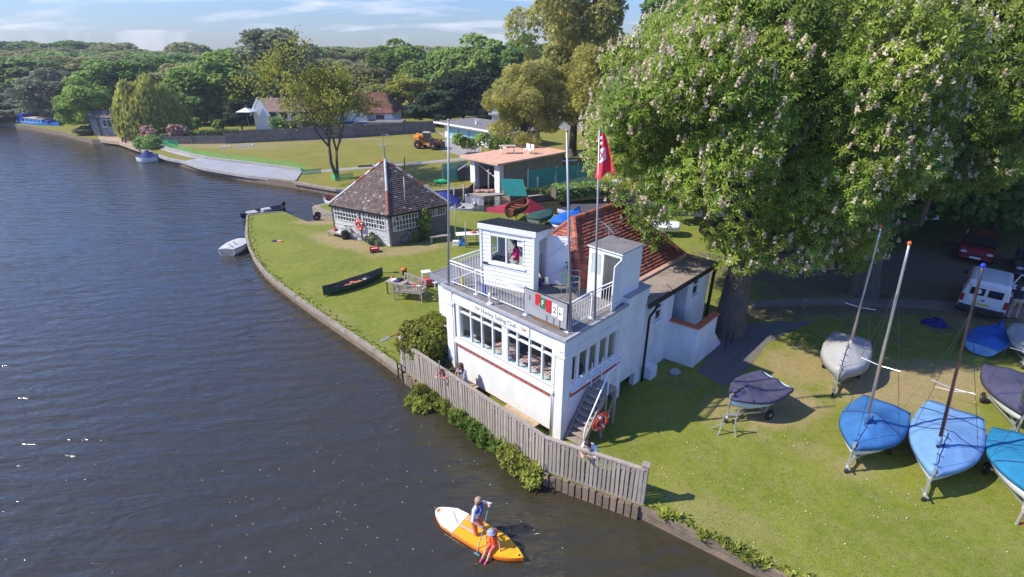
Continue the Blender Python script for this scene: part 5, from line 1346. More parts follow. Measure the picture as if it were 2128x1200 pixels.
def cover_mesh(st, z0, ridge, over=.04, skirt=.12, fold=0., mast_s=.62, k=14, seed=0, sag=0.):
    r = random.Random(seed); ph = r.uniform(0, 6); rings = []
    for x, hb, kz, sz, s in st:
        ring = []; R_ = ridge(s); hb2 = hb + over
        ring.append((x, -hb2 * 1.01, z0 + sz - skirt)); 
        for j in range(k + 1):
            t = -1 + 2 * j / k; y = hb2 * t
            z = z0 + sz + .025 + R_ * (1 - abs(t) ** 1.25) - sag * math.sin(math.pi * min(1, abs(t) * 1.0)) * (1 if abs(t) < .97 else 0) * .5
            a = math.atan2(y, x - (st[0][0] + (st[-1][0] - st[0][0]) * mast_s)); z += fold * math.sin(a * 9 + ph) * (1 - abs(t)) * .8 + fold * .5 * math.sin(x * 5 + y * 7 + ph) * (1 - abs(t))
            ring.append((x, y, z))
        ring.append((x, hb2 * 1.01, z0 + sz - skirt)); rings.append(ring)
    b = MB(); b.loft(rings, False, False); b.add(rings[0], [tuple(range(len(rings[0])))])
    x, hb, kz, sz, s = st[-1]
    b.add(rings[-1], [tuple(range(len(rings[-1])))])
    return b, rings
def place(name, label, cat, bow, stern, z, group=None, off=0):
    bow, stern = Vector(bow), Vector(stern); c = (bow + stern) / 2; d = bow - stern
    return thing(name, label, cat, (c.x, c.y, z), math.atan2(d.y, d.x), group), math.hypot(d.x, d.y)
wheel_m = None
def wheel(parent, x, y, r=.2, w=.09, m=None, name='wheel'):
    o = MB().lathe([(r * .55, -w / 2), (r * .92, -w / 2), (r, -w / 4), (r, w / 4), (r * .92, w / 2), (r * .55, w / 2)], 16, (x, y, r), 0, 'y').build(name, rubber, parent, smooth=False)
    MB().lathe([(.02, -w / 2 - .01), (r * .56, -w * .42), (r * .56, w * .42), (.02, w / 2 + .01)], 12, (x, y, r), 0, 'y').build('hub', m or grey_metal, o)
    return o
hull_white = mat('gelcoat_white', (.72, .73, .74), .3, .06, 3, coat=.3); hull_blue = mat('gelcoat_pale_blue', (.50, .60, .68), .35, .06, 3)
def canvas(n, c, v=.16): return mat(n, c, .8, v, 2.2, 1.0, 5, spec=.2, fine=.07)
def dinghy(label, bow, stern, beam, cov, hullm, D=.52, z0=.42, ridge=lambda s: .25, mast=None, mastm=None, mast_s=.62, straps=(), strapm=None, stern_k=.78, seed=0, fold=.03, trolley=True, full=.42, power=2.0, skirt=.14, lace=True, cat='dinghy', group='covered dinghies in the boat park', ground=LAWN, rack=True, sag=0., handle=False):
    o, L = place('sailing_dinghy', label, cat, bow, stern, ground, group)
    st = stations(L, beam, D, 18, stern_k, full, power)
    h = hull_mesh(st, z0, open_=False); h.build('hull', hullm, o, smooth=True)
    cb, rings = cover_mesh(st, z0, ridge, skirt=skirt, fold=fold, mast_s=mast_s, seed=seed, sag=sag)
    co = cb.build('cover', cov, o, smooth=True)
    sd = co.modifiers.new('thickness', 'SOLIDIFY'); sd.thickness = .012; sd.offset = 1
    for s_ in straps:
        i = min(len(rings) - 1, int(s_ * (len(rings) - 1) + .5)); pts = [Vector(p) + Vector((0, 0, .02)) for p in rings[i]]
        pts = [p + Vector((.25 * (1 - abs(p.y) / max(.1, beam / 2)) * 0, 0, 0)) for p in pts]
        MB().tube(pts, .017, 5).build('strap', strapm or black, o)
    if lace:
        i0 = int(mast_s * (len(rings) - 1)) + 1; mid_ = len(rings[0]) // 2; lp_ = [Vector(r_[mid_]) + Vector((0, .012 * math.sin(q * 2.3), .018)) for q, r_ in enumerate(rings[i0:-1])]
        lc = MB().tube(lp_, .013, 5)
        for q in lp_[1::2]: lc.bar(q + Vector((-.03, -.09, .0)), q + Vector((.03, .09, .0)), .014, .014)
        lc.build('lacing', strapm or navy_strap, o)
    if trolley:
        t = MB(); t.bar((-L * .38, 0, .3), (L * .52, 0, .22), .06, .06); t.bar((-L * .12, -beam * .36, .24), (-L * .12, beam * .36, .24), .06, .06)
        for s_ in (-1, 1): t.bar((-L * .12, s_ * beam * .3, .25), (L * .36, 0, .24), .045, .045); t.bar((-L * .12, s_ * beam * .3, .24), (-L * .12, s_ * beam * .32, z0 + .12), .05, .05)
        if handle: t.tube([(L * .5, -.12, .28), (L * .56, -.16, .04), (L * .56, .16, .04), (L * .5, .12, .28)], .02, 6); t.bar((L * .5, 0, .2), (L * .5, 0, z0 + D * .9), .05, .05)
        else: t.bar((L * .5, 0, .08), (L * .5, 0, z0 + D * .8), .05, .05); t.bar((L * .46, -.1, .26), (L * .54, .1, .26), .04, .04)
        t.build('trolley', alu, o)
        for s_ in (-1, 1): wheel(o, -L * .12, s_ * beam * .40)
        wheel(o, L * .5, .0, .09, .06, name='jockey_wheel')
    bf = MB(); bf.box(L / 2 - .08, -.035, z0 + D * 1.08, L / 2 + .05, .035, z0 + D * 1.08 + .16); bf.tube([(L / 2 + .01, 0, z0 + D), (L / 2 + .07, 0, z0 + D * .4)], .02, 6); bf.build('bow_fitting', alu, o)
    if mast:
        bp, tp, rm = mast; inv_ = (Matrix.Translation(o.location) @ Matrix.Rotation(o.rotation_euler.z, 4, 'Z')).inverted()
        a, c = inv_ @ Vector(bp), inv_ @ Vector(tp); a = a - (c - a).normalized() * .25
        mo = MB().tube([a, a.lerp(c, .5), a.lerp(c, .9), c], [rm, rm, rm * .8, rm * .65], 10).build('mast', mastm or alu, o, smooth=True)
        MB().ball(c, (rm * 1.3, rm * 1.3, rm * 1.5), 8).build('mast_cap', orange if mastm is None else blue_cap, mo)
        MB().tube([a.lerp(c, .02), a.lerp(c, .05), a.lerp(c, .07)], [rm * 1.6, rm * 1.9, rm * 1.1], 8).build('cover_collar', cov, mo)
        stp = [(L / 2 - .05, 0, z0 + D * 1.05), (-L * .02, beam * .46, z0 + D), (-L * .02, -beam * .46, z0 + D)]
        for q in stp: MB().tube([a.lerp(c, .78), q], .006, 4).build('stay', dark_metal, o)
        sp = a.lerp(c, .36)
        sl = MB().tube([sp + Vector((0, -.5, .05)), sp, sp + Vector((0, .5, .05))], .013, 5); sl.build('spreader', alu, mo)
        MB().tube([sp + Vector((0, -.5, .05)), a.lerp(c, .78)], .005, 4).build('stay', dark_metal, o); MB().tube([a.lerp(c, .95), a.lerp(c, .03) + Vector((.05, .06, 0))], .007, 4).build('halyard', mat('halyard_red', (.35, .10, .06), .8), o)
    return o
navy_strap = mat('navy_strap', (.015, .03, .13), .8)
blue_cap = mat('blue_mast_cap', (.02, .05, .75), .5)
cov_grey = canvas('grey_cover', (.40, .39, .375), .07); cov_blue = canvas('royal_blue_cover', (.048, .165, .385)); cov_lblue = canvas('pale_blue_cover', (.165, .315, .54), .10)
cov_purple = canvas('faded_purple_cover', (.075, .074, .128)); cov_teal = canvas('teal_cover', (.025, .20, .36))
dz = 1.45
def mp(base, bz, top, lean=0.): 
    b_ = P(*base, bz); return (b_, ZY(*top, b_.y + lean))
m_ = mp((1768, 712), 2.0, (1831, 472)); 
dinghy('pale grey covered sailing dinghy with tall bare silver mast', P(1741, 786, 1.3), P(1768, 706, 1.45), 1.55, cov_grey, hull_white, ridge=lambda s: .05 + .42 * math.exp(-((s - .52) / .24) ** 2), mast=(*m_, .042), straps=(), seed=1, mast_s=.55, skirt=.34, fold=.02, D=.62)
m_ = mp((1802, 868), 2.05, (1890, 506))
dinghy('royal blue covered dinghy with silver mast, middle of the boat park', P(1772, 937, 1.35), P(1842, 842, 1.45), 1.62, cov_blue, hull_white, ridge=lambda s: .04 + .40 * math.exp(-((s - .54) / .26) ** 2), mast=(*m_, .042), straps=(.5,), strapm=navy_strap, seed=2, mast_s=.55, fold=.055)
m_ = mp((1952, 915), 2.0, (2043, 552))
dinghy('pale blue covered dinghy with dark mast and navy straps', P(1935, 996, 1.3), P(1984, 853, 1.45), 1.72, cov_lblue, hull_white, ridge=lambda s: .03 + .30 * math.exp(-((s - .55) / .3) ** 2), mast=(*m_, .042), mastm=mat('dark_mast', (.06, .045, .05), .4, .5, 2, metal=.3), straps=(.16, .52), strapm=navy_strap, seed=3, mast_s=.52, stern_k=.8, full=.4, fold=.04)
dinghy('small dinghy under faded purple cover with pale hull, no mast', P(1516, 842, 1.25), P(1612, 800, 1.3), 1.45, cov_purple, hull_blue, D=.5, z0=.5, ridge=lambda s: .02 + .22 * math.exp(-((s - .68) / .2) ** 2) , straps=(.35, .75), strapm=black, seed=4, stern_k=.85, sag=.22, fold=.03, handle=False, skirt=.1)
m_ = mp((2122, 845), 1.9, (2190, 480))
dinghy('dark purple covered dinghy on trolley cut by the right frame edge', P(2124, 872, 1.25), P(2100, 772, 1.45), 1.7, cov_purple, hull_white, ridge=lambda s: .03 + .30 * math.exp(-((s - .6) / .3) ** 2), mast=(*m_, .04), straps=(.7,), strapm=navy_strap, seed=5, stern_k=.86, full=.35)
m_ = mp((2165, 960), 1.9, (2290, 600))
dinghy('teal blue covered dinghy with white hull in lower right corner', P(2160, 1050, 1.3), P(2118, 906, 1.45), 1.75, cov_teal, hull_white, ridge=lambda s: .03 + .26 * math.exp(-((s - .55) / .3) ** 2), mast=(*m_, .04), straps=(.25, .6), strapm=navy_strap, seed=6, stern_k=.7, skirt=.1)
dinghy('grey decked dinghy at the right edge beside the shaded blue boat', P(2135, 740, 1.1), P(2140, 690, 1.2), 1.4, cov_grey, hull_white, D=.45, ridge=lambda s: .1, seed=7, skirt=.05)
dinghy('small tender under a bright blue tarpaulin in the tree shade', P(2078, 682, .95), P(2040, 718, 1.0), 1.35, canvas('tarpaulin_blue', (.03, .13, .42)), mat('pale_blue_hull', (.15, .38, .70), .4), D=.42, z0=.06, ridge=lambda s: .16 + .08 * math.sin(s * 9), seed=8, trolley=False, skirt=.02, fold=.05, stern_k=.8)
# grey tubular stand before the purple dinghy
o = thing('boat_stand', 'pale grey tubular A-frame stand in front of small purple dinghy', 'stand', P(1510, 905), R(-10))
MB().tube([(-.28, -.05, 0), (-.2, .05, .42), (-.2, .05, .82), (.2, .05, .82), (.2, .05, .42), (.28, -.05, 0)], .028, 8).build('hoop', alu, o)
for s_ in (-1, 1): MB().tube([(s_*.2, .05, .42), (s_*.42, .28, .02)], .02, 6).build('brace', alu, o)
o = thing('boat_stand', 'pale tubular stand end at the right frame edge', 'stand', P(2112, 1090), R(30))
MB().tube([(0, 0, 0), (0, 0, .45), (.1, .05, .55), (.5, .1, .55)], .04, 8).build('hoop', wood_grey, o)
MB().box(.1, -.35, .0, .55, -.1, .1).build('red_foot', red, o)
o = thing('fallen_spar', 'thin white plastic spar lying on the grass', 'spar', P(1985, 815), R(-4)); MB().tube([(-.55, .28, .015), (0, 0, .015), (.65, -.03, .015)], .014, 6).build('spar', white_clean, o)
o = thing('tarpaulin', 'crumpled navy tarpaulin lying in the tree shade', 'tarpaulin', P(1942, 672), .3)
b = MB(); rg = []
for i in range(9): rg.append([(.5 * i / 8 * math.cos(a) * (1 + .15 * math.sin(5 * a)) * 1.3, .5 * i / 8 * math.sin(a) * (1 + .2 * math.sin(3 * a)), .22 * (1 - (i / 8) ** 2) + .04 * math.sin(4 * a + i)) for a in [2 * math.pi * k / 24 for k in range(24)]])
b.loft(rg, True, False); b.build('cloth', mat('navy_tarp', (.01, .015, .12), .7), o)
# ---------- open boats and launches
def rowboat(name, label, bow, stern, beam, D, hm, im, z, zb=-.12, thwarts=(.3, .55), group=None, cat='rowing boat', rim=None, full=.45, stern_k=.6, L=None):
    o, L = place(name, label, cat, bow, stern, z, group); st = stations(L, beam, D, 16, stern_k, full, 2.1)
    hull_mesh(st, zb, .08, True, 1).build('hull', [hm, im], o, smooth=True)
    b = MB()
    for e in (-1, 1): b.tube([(x, e * hb * .985, zb + sz + .01) for x, hb, kz, sz, s in st], .026, 6)
    b.build('gunwale', rim or im, o)
    for t in thwarts:
        x, hb, kz, sz, s = st[int(t * 16)]; MB().box(x - .12, -hb * .9, zb + D * .68, x + .12, hb * .9, zb + D * .72).build('thwart', im, o)
    return o, L, st
grey_in = mat('grey_interior', (.42, .42, .40), .7, .15, 4); navy_h = mat('navy_hull', (.012, .016, .04), .3, .1, 4); varn = mat('varnished_wood', (.26, .10, .045), .4, .3, 8, stretch=(1, 6, 6))
def outboard(o, x, z, m=None):
    ob = MB().ball((x - .1, 0, z + .28), (.20, .14, .17), 10).build('outboard', m or black, o, smooth=True)
    MB().box(x - .16, -.05, z - .45, x - .04, .05, z + .2).build('outboard_leg', m or black, ob)
o, L, st = rowboat('motor_launch', 'long dark blue open motorboat moored at the lawn tip', P(500, 449, .35), P(588, 433, .35), 1.5, .62, navy_h, mat('dark_boat_inside', (.13, .13, .14), .7, .2, 4), 0, -.15, (.35, .55, .75), stern_k=.8)
MB().box(L * .12, -.45, .3, L * .36, .45, .52).build('foredeck', mat('pale_deck', (.40, .39, .36), .7), o, bevel=.03); outboard(o, -L / 2, .45); MB().box(-L * .2, -.3, .32, 0, .3, .58).build('console', grey_in, o, bevel=.02)
o, L, st = rowboat('tender', 'white dinghy with grey cover and dark rim moored against the bank', P(513, 494, .4), P(470, 521, .4), 1.45, .55, hull_white, grey_in, 0, -.12, (), rim=black, stern_k=.75)
cb, rings = cover_mesh(st[:-3], -.12, lambda s: .05, skirt=.03, over=-.03, fold=.015); cb.build('cover', canvas('pale_grey_canvas', (.50, .49, .46), .08), o, smooth=True)
for t in (.35, .15): x, hb, kz, sz, s = st[int(t * 16)]; MB().bar((x, -.3, .52), (x + .5, .25, .54), .03, .03).build('oar', black, o)
o, L, st = rowboat('wooden_launch', 'white hulled varnished wooden launch behind the pavilion corner', P(672, 412, .5), P(735, 425, .5), 1.7, .8, hull_white, varn, 0, -.15, (.4,))
# day boat with blue canopy by the promenade
o, L, st = rowboat('day_boat', 'small white day boat under a navy cover by the promenade', P(283, 331, .4), P(329, 328, .4), 1.9, .75, hull_white, grey_in, 0, -.2, ())
cb, rings = cover_mesh(st[:-2], -.2, lambda s: .25 + .55 * math.exp(-((s - .45) / .2) ** 2), skirt=.04, over=-.02); cb.build('cover', canvas('navy_canvas', (.03, .05, .16)), o, smooth=True)
# blue cabin cruiser moored under the trees
bow_, ste_ = P(127, 270, 0), P(52, 262, 0); o, L = place('cabin_cruiser', 'bright blue cabin cruiser with cream roof moored under the trees', 'cruiser', bow_, ste_, 0)
bl_h = mat('bright_blue_hull', (.03, .22, .62), .35, .1, 3); st = stations(L, 2.3, 1.25, 16, .9, .4, 2.3, sheer=.25)
hull_mesh(st, -.3, open_=False).build('hull', bl_h, o, smooth=True); MB().add([(x, e * hb, -.3 + sz - .02) for e in (-1, 1) for x, hb, kz, sz, s in st], [(i, i+1, len(st)+i+1, len(st)+i) for i in range(len(st)-1)]).build('deck', mat('cream_deck', (.55, .46, .34), .7), o)
cab = MB().box(-L * .28, -.85, .9, L * .22, .85, 1.55).build('cabin', bl_h, o, bevel=.05); MB().box(-L * .3, -.9, 1.55, L * .24, .9, 1.62).build('cabin_roof', mat('cream_roof', (.62, .50, .38), .7, .2, 3), cab)
for k in range(4): MB().box(-L * .22 + k * L * .11, -.87, 1.1, -L * .22 + k * L * .11 + .55, -.845, 1.4).build('window', pane_a, cab)
MB().box(-L * .47, -.95, .9, -L * .28, .95, 2.2).build('stern_canopy', canvas('blue_canopy', (.02, .06, .32)), o, bevel=.25); MB().box(L * .225, -.7, .95, L * .36, .7, 1.45).build('fore_canopy', canvas('blue_canopy_dark', (.02, .05, .22)), o, bevel=.12)
MB().ball((L * .3, -1.35, .15), (.3, .2, .2), 10).build('fender', white_clean, o)
# boats round the channel
o, L, st = rowboat('motor_launch', 'low white motorboat with outboard beside the pavilion', P(905, 424, .4), P(985, 431, .4), 1.6, .55, hull_white, grey_in, 0, -.15, (.4, .6), stern_k=.8); outboard(o, -L / 2, .4, grey_metal)
o, L = place('covered_launch', 'launch under a dark blue canopy just behind the pavilion roof', 'launch', P(895, 418, .4), P(955, 421, .4), 0); st = stations(L, 1.8, .6, 14, .8)
hull_mesh(st, -.15, open_=False).build('hull', hull_white, o, smooth=True); cover_mesh(st, -.15, lambda s: .7 * math.sin(math.pi * min(1, max(0, s))) + .1)[0].build('cover', canvas('deep_blue_cover', (.03, .04, .20)), o, smooth=True)
o, L = place('covered_launch', 'long launch under a peaked crimson cover in the channel', 'launch', P(1132, 437, .5), P(1012, 436, .5), 0); st = stations(L, 2.1, .6, 16, .5)
hull_mesh(st, -.15, open_=False).build('hull', hull_white, o, smooth=True); cover_mesh(st, -.15, lambda s: .12 + .95 * max(0, 1 - abs(s - .70) / (.30 if s > .7 else .62)), fold=.02, over=.1)[0].build('cover', canvas('crimson_cover', (.32, .03, .055)), o)
o, L, st = rowboat('wooden_rowing_boat', 'varnished brown wooden rowing boat raised on trestles by the channel', P(1094, 423, 1.3), P(1058, 449, 1.2), 1.45, .6, mat('dark_hull', (.05, .035, .03), .5), varn, LAWN, .55, (.25, .45, .68), stern_k=.5)
for x in (-L * .28, L * .2):
    for e in (-1, 1): MB().bar((x, e * .4, 0), (x, e * .12, .62), .06, .06).build('trestle_leg', wood_grey, o)
    MB().bar((x, -.4, .55), (x, .4, .55), .07, .07).build('trestle_bar', wood_grey, o)
o = dinghy('dinghy under a dark green cover on the channel lawn', P(1146, 441, 1.2), P(1108, 458, 1.2), 1.4, canvas('green_cover', (.035, .085, .075)), mat('green_hull', (.12, .16, .13), .5), D=.5, z0=.35, ridge=lambda s: .14, seed=12, group='covered boats beside the channel')
o = dinghy('dinghy wrapped in bright blue tarpaulin next to the tiled roof', P(1204, 442, 1.2), P(1160, 465, 1.2), 1.5, canvas('bright_tarp', (.02, .14, .58)), hull_white, D=.5, z0=.35, ridge=lambda s: .22 + .05 * math.sin(s * 13), seed=13, fold=.06, skirt=.3, group='covered boats beside the channel')
o, L = place('covered_launch', 'grey covered launch with white bow behind the tiled roof ridge', 'launch', P(1158, 437, .4), P(1262, 436, .4), 0); st = stations(L, 1.9, .6, 14, .7)
hull_mesh(st, -.15, open_=False).build('hull', hull_white, o, smooth=True); cover_mesh(st[:11], -.15, lambda s: .4, fold=.02)[0].build('cover', canvas('dark_grey_cover', (.09, .085, .085)), o, smooth=True)
o = dinghy('dinghy under white sheet beneath the chestnut branches', P(1355, 466, 1.2), P(1412, 470, 1.2), 1.4, canvas('white_sheet', (.62, .62, .62), .08), hull_white, D=.45, z0=.3, ridge=lambda s: .2, seed=14, fold=.015, skirt=.12, group='covered boats beside the channel')
# green canoe on the grass
o, L = place('canoe', 'dark green open canoe lying on the riverside lawn', 'canoe', P(792, 560, 1.0), P(673, 598, 1.0), LAWN)
can = mat('canoe_green', (.012, .052, .042), .45, .12, 3); can_in = mat('canoe_inside', (.10, .095, .10), .7, .2, 4)
st = []
for i in range(21):
    s = i / 20; q = math.sin(math.pi * s); hb = .42 * q ** .6 if q > 0 else 0; hb = max(hb, .015); end = abs(2 * s - 1)
    st.append((-L / 2 + L * s + (.08 * (1 if s > .5 else -1) * end ** 8), hb, .05 * end ** 6 + .01, .36 + .22 * end ** 3.5, s))
b = MB(); oo = [section(x, hb, kz, sz, 12, .55) for x, hb, kz, sz, s in st]; ii = [section(x, hb, kz, sz, 12, .55, .09) for x, hb, kz, sz, s in st]
b.loft(oo, False, False); b.loft(ii, False, False, 1)
for a in range(20):
    for e in (0, -1): b.add([oo[a][e], oo[a+1][e], ii[a+1][e], ii[a][e]], [(0,1,2,3)], 1)
b.build('hull', [can, can_in], o, smooth=True)
b = MB()
for e in (-1, 1): b.tube([(x, e * hb, sz + .01) for x, hb, kz, sz, s in st], .016, 5)
b.build('gunwale', black, o)
for t in (4, 15): x, hb, kz, sz, s = st[t]; MB().box(x - .13, -hb * .9, .27, x + .13, hb * .9, .30).build('seat', black, o)
lj = thing('buoyancy_aids', 'orange buoyancy aids and paddles heaped inside the green canoe', 'buoyancy aids', o.location + Vector((0, 0, .14)), o.rotation_euler.z)
pinko = mat('faded_orange', (.70, .27, .13), .7, .2, 6)
for k, (x, y, a) in enumerate(((-.35, 0, .2), (.0, .05, -.3), (.3, -.03, .5), (.75, .02, .1))): 
    q = MB().box(-.18, -.14, 0, .18, .14, .09).build('buoyancy_aid', pinko if k != 3 else grey_in, lj, bevel=.03); q.location = (x, y, .03 * (k % 2)); q.rotation_euler = (0, .1, a)
MB().tube([(-.9, -.1, .12), (.9, .12, .16)], .015, 6).build('paddle', wood_brown, lj)
o = thing('paddle', 'loose paddle lying on grass beyond the canoe bow', 'paddle', P(802, 568), .1); MB().tube([(-.5, 0, .02), (.5, .03, .02)], .015, 6).build('shaft', dark_metal, o); MB().box(-.72, -.08, .0, -.45, .08, .03).build('blade', grey_in, o); MB().box(.45, -.06, .0, .7, .1, .03).build('blade', black, o)
o = thing('paddle', 'paddle with grey blade and red grip lying by the bush', 'paddle', P(813, 700), R(48)); MB().tube([(-.1, 0, .02), (.5, 0, .02)], .016, 6).build('shaft', orange, o); MB().box(-.55, -.09, .0, -.1, .09, .025).build('blade', grey_metal, o, bevel=.01)
# ================================================================== ACROSS THE CHANNEL
def gz(x, y, Y): return ZY(x, y, Y)
# --- panel fence
pan_m = mat('grey_panel_fence', (.175, .155, .145), .85, .25, 2, .4, 15, objvar=.12)
pfence = thing('panel_fence', 'long grey panel fence in front of the white house', 'fence', (0, 0, 0))
fpts = pp([(338,300),(400,299.5),(470,299),(510,297),(700,288.5),(905,274.5)], FZ)
hts = [1.0, 1.0, 1.1, 1.65, 1.65, 1.65]
for i in range(len(fpts) - 1):
    a, c = fpts[i], fpts[i+1]; n = max(1, int((c - a).length / 2.4))
    for k in range(n):
        p, q = a.lerp(c, k / n), a.lerp(c, (k + 1) / n); h = hts[i] + (hts[i+1] - hts[i]) * (k + .5) / n
        for r_ in range(3): MB().bar(p + Vector((0, 0, h * (r_ + .5) / 3)), q + Vector((0, 0, h * (r_ + .5) / 3)), .05, h / 3 - .012).build('panel', pan_m, pfence)
        MB().bar(p, p + Vector((0, 0, h + .08)), .14, .14).build('post', pan_m, pfence)
# --- white house
house = thing('white_house', 'white walled house with long brown and red tiled roofs behind panel fence', 'house', (0, 0, 0))
hroof = mat('house_tiles', (.17, .060, .042), .85, .35, 1.2, .8, 6, fine=.2, world=True); hroof2 = mat('house_tiles_brown', (.20, .135, .10), .85, .3, 1.2, .8, 6, fine=.2, world=True)
def quad(b, *p): b.add(p, [tuple(range(len(p)))])
def xz(x, y, Y): v = gz(x, y, Y); return v.x, v.z
def wallbox(name, x0, x1, ytop, Y, depth, m, par):
    a, c = gz(x0, ytop, Y), gz(x1, ytop, Y); return MB().box(a.x, Y, FZ, c.x, Y + depth, (a.z + c.z) / 2).build(name, m, par)
wallbox('main_wall', 706, 815, 237, 88, 7, white, house)
A_, B_, C_, D_ = gz(700, 237, 87.6), gz(817, 237, 87.6), gz(800, 194, 91.5), gz(706, 194, 91.5)
rb = MB(); quad(rb, A_, B_, C_, D_); quad(rb, B_, Vector((B_.x, 95.4, B_.z)), C_); quad(rb, Vector((B_.x, 95.4, B_.z)), Vector((A_.x, 95.4, A_.z)), D_, C_); quad(rb, Vector((A_.x, 95.4, A_.z)), A_, D_)
rf = rb.build('main_roof', hroof, house); sd = rf.modifiers.new('t', 'SOLIDIFY'); sd.thickness = .15
for x in (766, 790): p = gz(x, 228, 88.5); MB().box(p.x - .25, 88.2, p.z - .05, p.x + .25, 88.8, p.z + .14).build('roof_light', white_clean, rf)
g0, g1, ga = gz(692, 240, 86), gz(761, 241, 86), gz(724, 212, 86)
gb_ = MB(); gb_.add([(g0.x, 86, FZ), (g1.x, 86, FZ), (g1.x, 86, g1.z), (ga.x, 86, ga.z), (g0.x, 86, g0.z), (g0.x, 91, FZ), (g1.x, 91, FZ), (g1.x, 91, g1.z), (ga.x, 91, ga.z), (g0.x, 91, g0.z)], [(0,1,2,3,4), (0,5,6,1), (1,6,7,2), (0,4,9,5), (5,9,8,7,6)])
gb_.build('gable_wall', white, house)
gr = MB(); quad(gr, Vector((ga.x, 85.6, ga.z + .1)), Vector((g1.x + .3, 85.6, g1.z - .12)), Vector((g1.x + .3, 91.5, g1.z - .12)), Vector((ga.x, 91.5, ga.z + .1))); quad(gr, Vector((ga.x, 91.5, ga.z + .1)), Vector((g0.x - .4, 91.5, g0.z - .2)), Vector((g0.x - .4, 85.6, g0.z - .2)), Vector((ga.x, 85.6, ga.z + .1)))
gro = gr.build('gable_roof', hroof2, house); sd = gro.modifiers.new('t', 'SOLIDIFY'); sd.thickness = .14
l0, l1 = gz(541, 232, 84), gz(700, 232, 84); wl_ = MB().box(l0.x, 84, FZ, l1.x, 90, (l0.z + l1.z) / 2).build('left_wing_wall', white, house)
e0, e1, r1, r0_ = gz(536, 233, 83.6), gz(703, 233, 83.6), gz(703, 202, 87.2), gz(540, 204, 87.2)
lr = MB(); quad(lr, e0, e1, r1, r0_); quad(lr, r0_, r1, Vector((e1.x, 90.8, e1.z)), Vector((e0.x, 90.8, e0.z))); lro = lr.build('left_wing_roof', hroof2, house); sd = lro.modifiers.new('t', 'SOLIDIFY'); sd.thickness = .14
gw = MB(); c0, c1_, ca = gz(526, 236, 83.4), gz(557, 237, 83.4), gz(536, 205, 83.4); gw.add([(c0.x, 83.4, FZ), (c1_.x, 83.4, FZ), (c1_.x, 83.4, c1_.z), (ca.x, 83.4, ca.z), (c0.x, 83.4, c0.z), (c0.x, 88, FZ), (c1_.x, 88, FZ), (c1_.x, 88, c1_.z), (ca.x, 88, ca.z), (c0.x, 88, c0.z)], [(0,1,2,3,4), (0,5,6,1), (1,6,7,2), (0,4,9,5), (5,9,8,7,6)]); gw.build('left_gable', white, house)
bf_ = MB(); bf_.bar(Vector((c0.x - .4, 83.2, c0.z - .3)), Vector((ca.x, 83.2, ca.z + .1)), .12, .25); bf_.bar(Vector((ca.x, 83.2, ca.z + .1)), Vector((c1_.x + .3, 83.2, c1_.z - .3)), .12, .25); bf_.build('bargeboard', white_clean, house)
for k in range(6):
    a, c = gz(560 + k * 22, 236, 83.9), gz(576 + k * 22, 247, 83.9); MB().box(a.x, 83.92, c.z, c.x, 83.98, a.z).build('window', pane_a, house)
f0, f1 = gz(704, 254, 84.8), gz(832, 254, 84.8); MB().box(f0.x, 84.8, FZ, f1.x, 87.9, f0.z - .25).build('lean_to_wall', white, house); MB().box(f0.x - .2, 84.6, f0.z - .25, f1.x + .2, 88.05, f0.z).build('lean_to_roof', felt, house)
MB().box(f0.x - .1, 84.5, f0.z - .2, gz(764, 254, 84.8).x, 84.58, f0.z + .02).build('blue_fascia', mat('blue_fascia', (.02, .035, .22), .5), house)
for x0, x1 in ((731, 756), (764, 792), (798, 822)):
    a, c = gz(x0, 259, 84.78), gz(x1, 264, 84.78); MB().box(a.x, 84.74, c.z, c.x, 84.79, a.z).build('window', pane_a, house)
a, c = gz(781, 240, 87.9), gz(799, 253, 87.9); MB().box(a.x, 87.9, c.z, c.x, 87.97, a.z).build('window', pane_a, house)
lt = MB(); p0, p1, p2 = gz(812, 238, 88.2), gz(830, 257, 88.2), gz(812, 257, 88.2); lt.add([p0, p1, p2, *(v + Vector((0, 3, 0)) for v in (p0, p1, p2))], [(0,1,2), (3,5,4), (0,3,4,1)]); lt.build('buttress_wall', white, house)
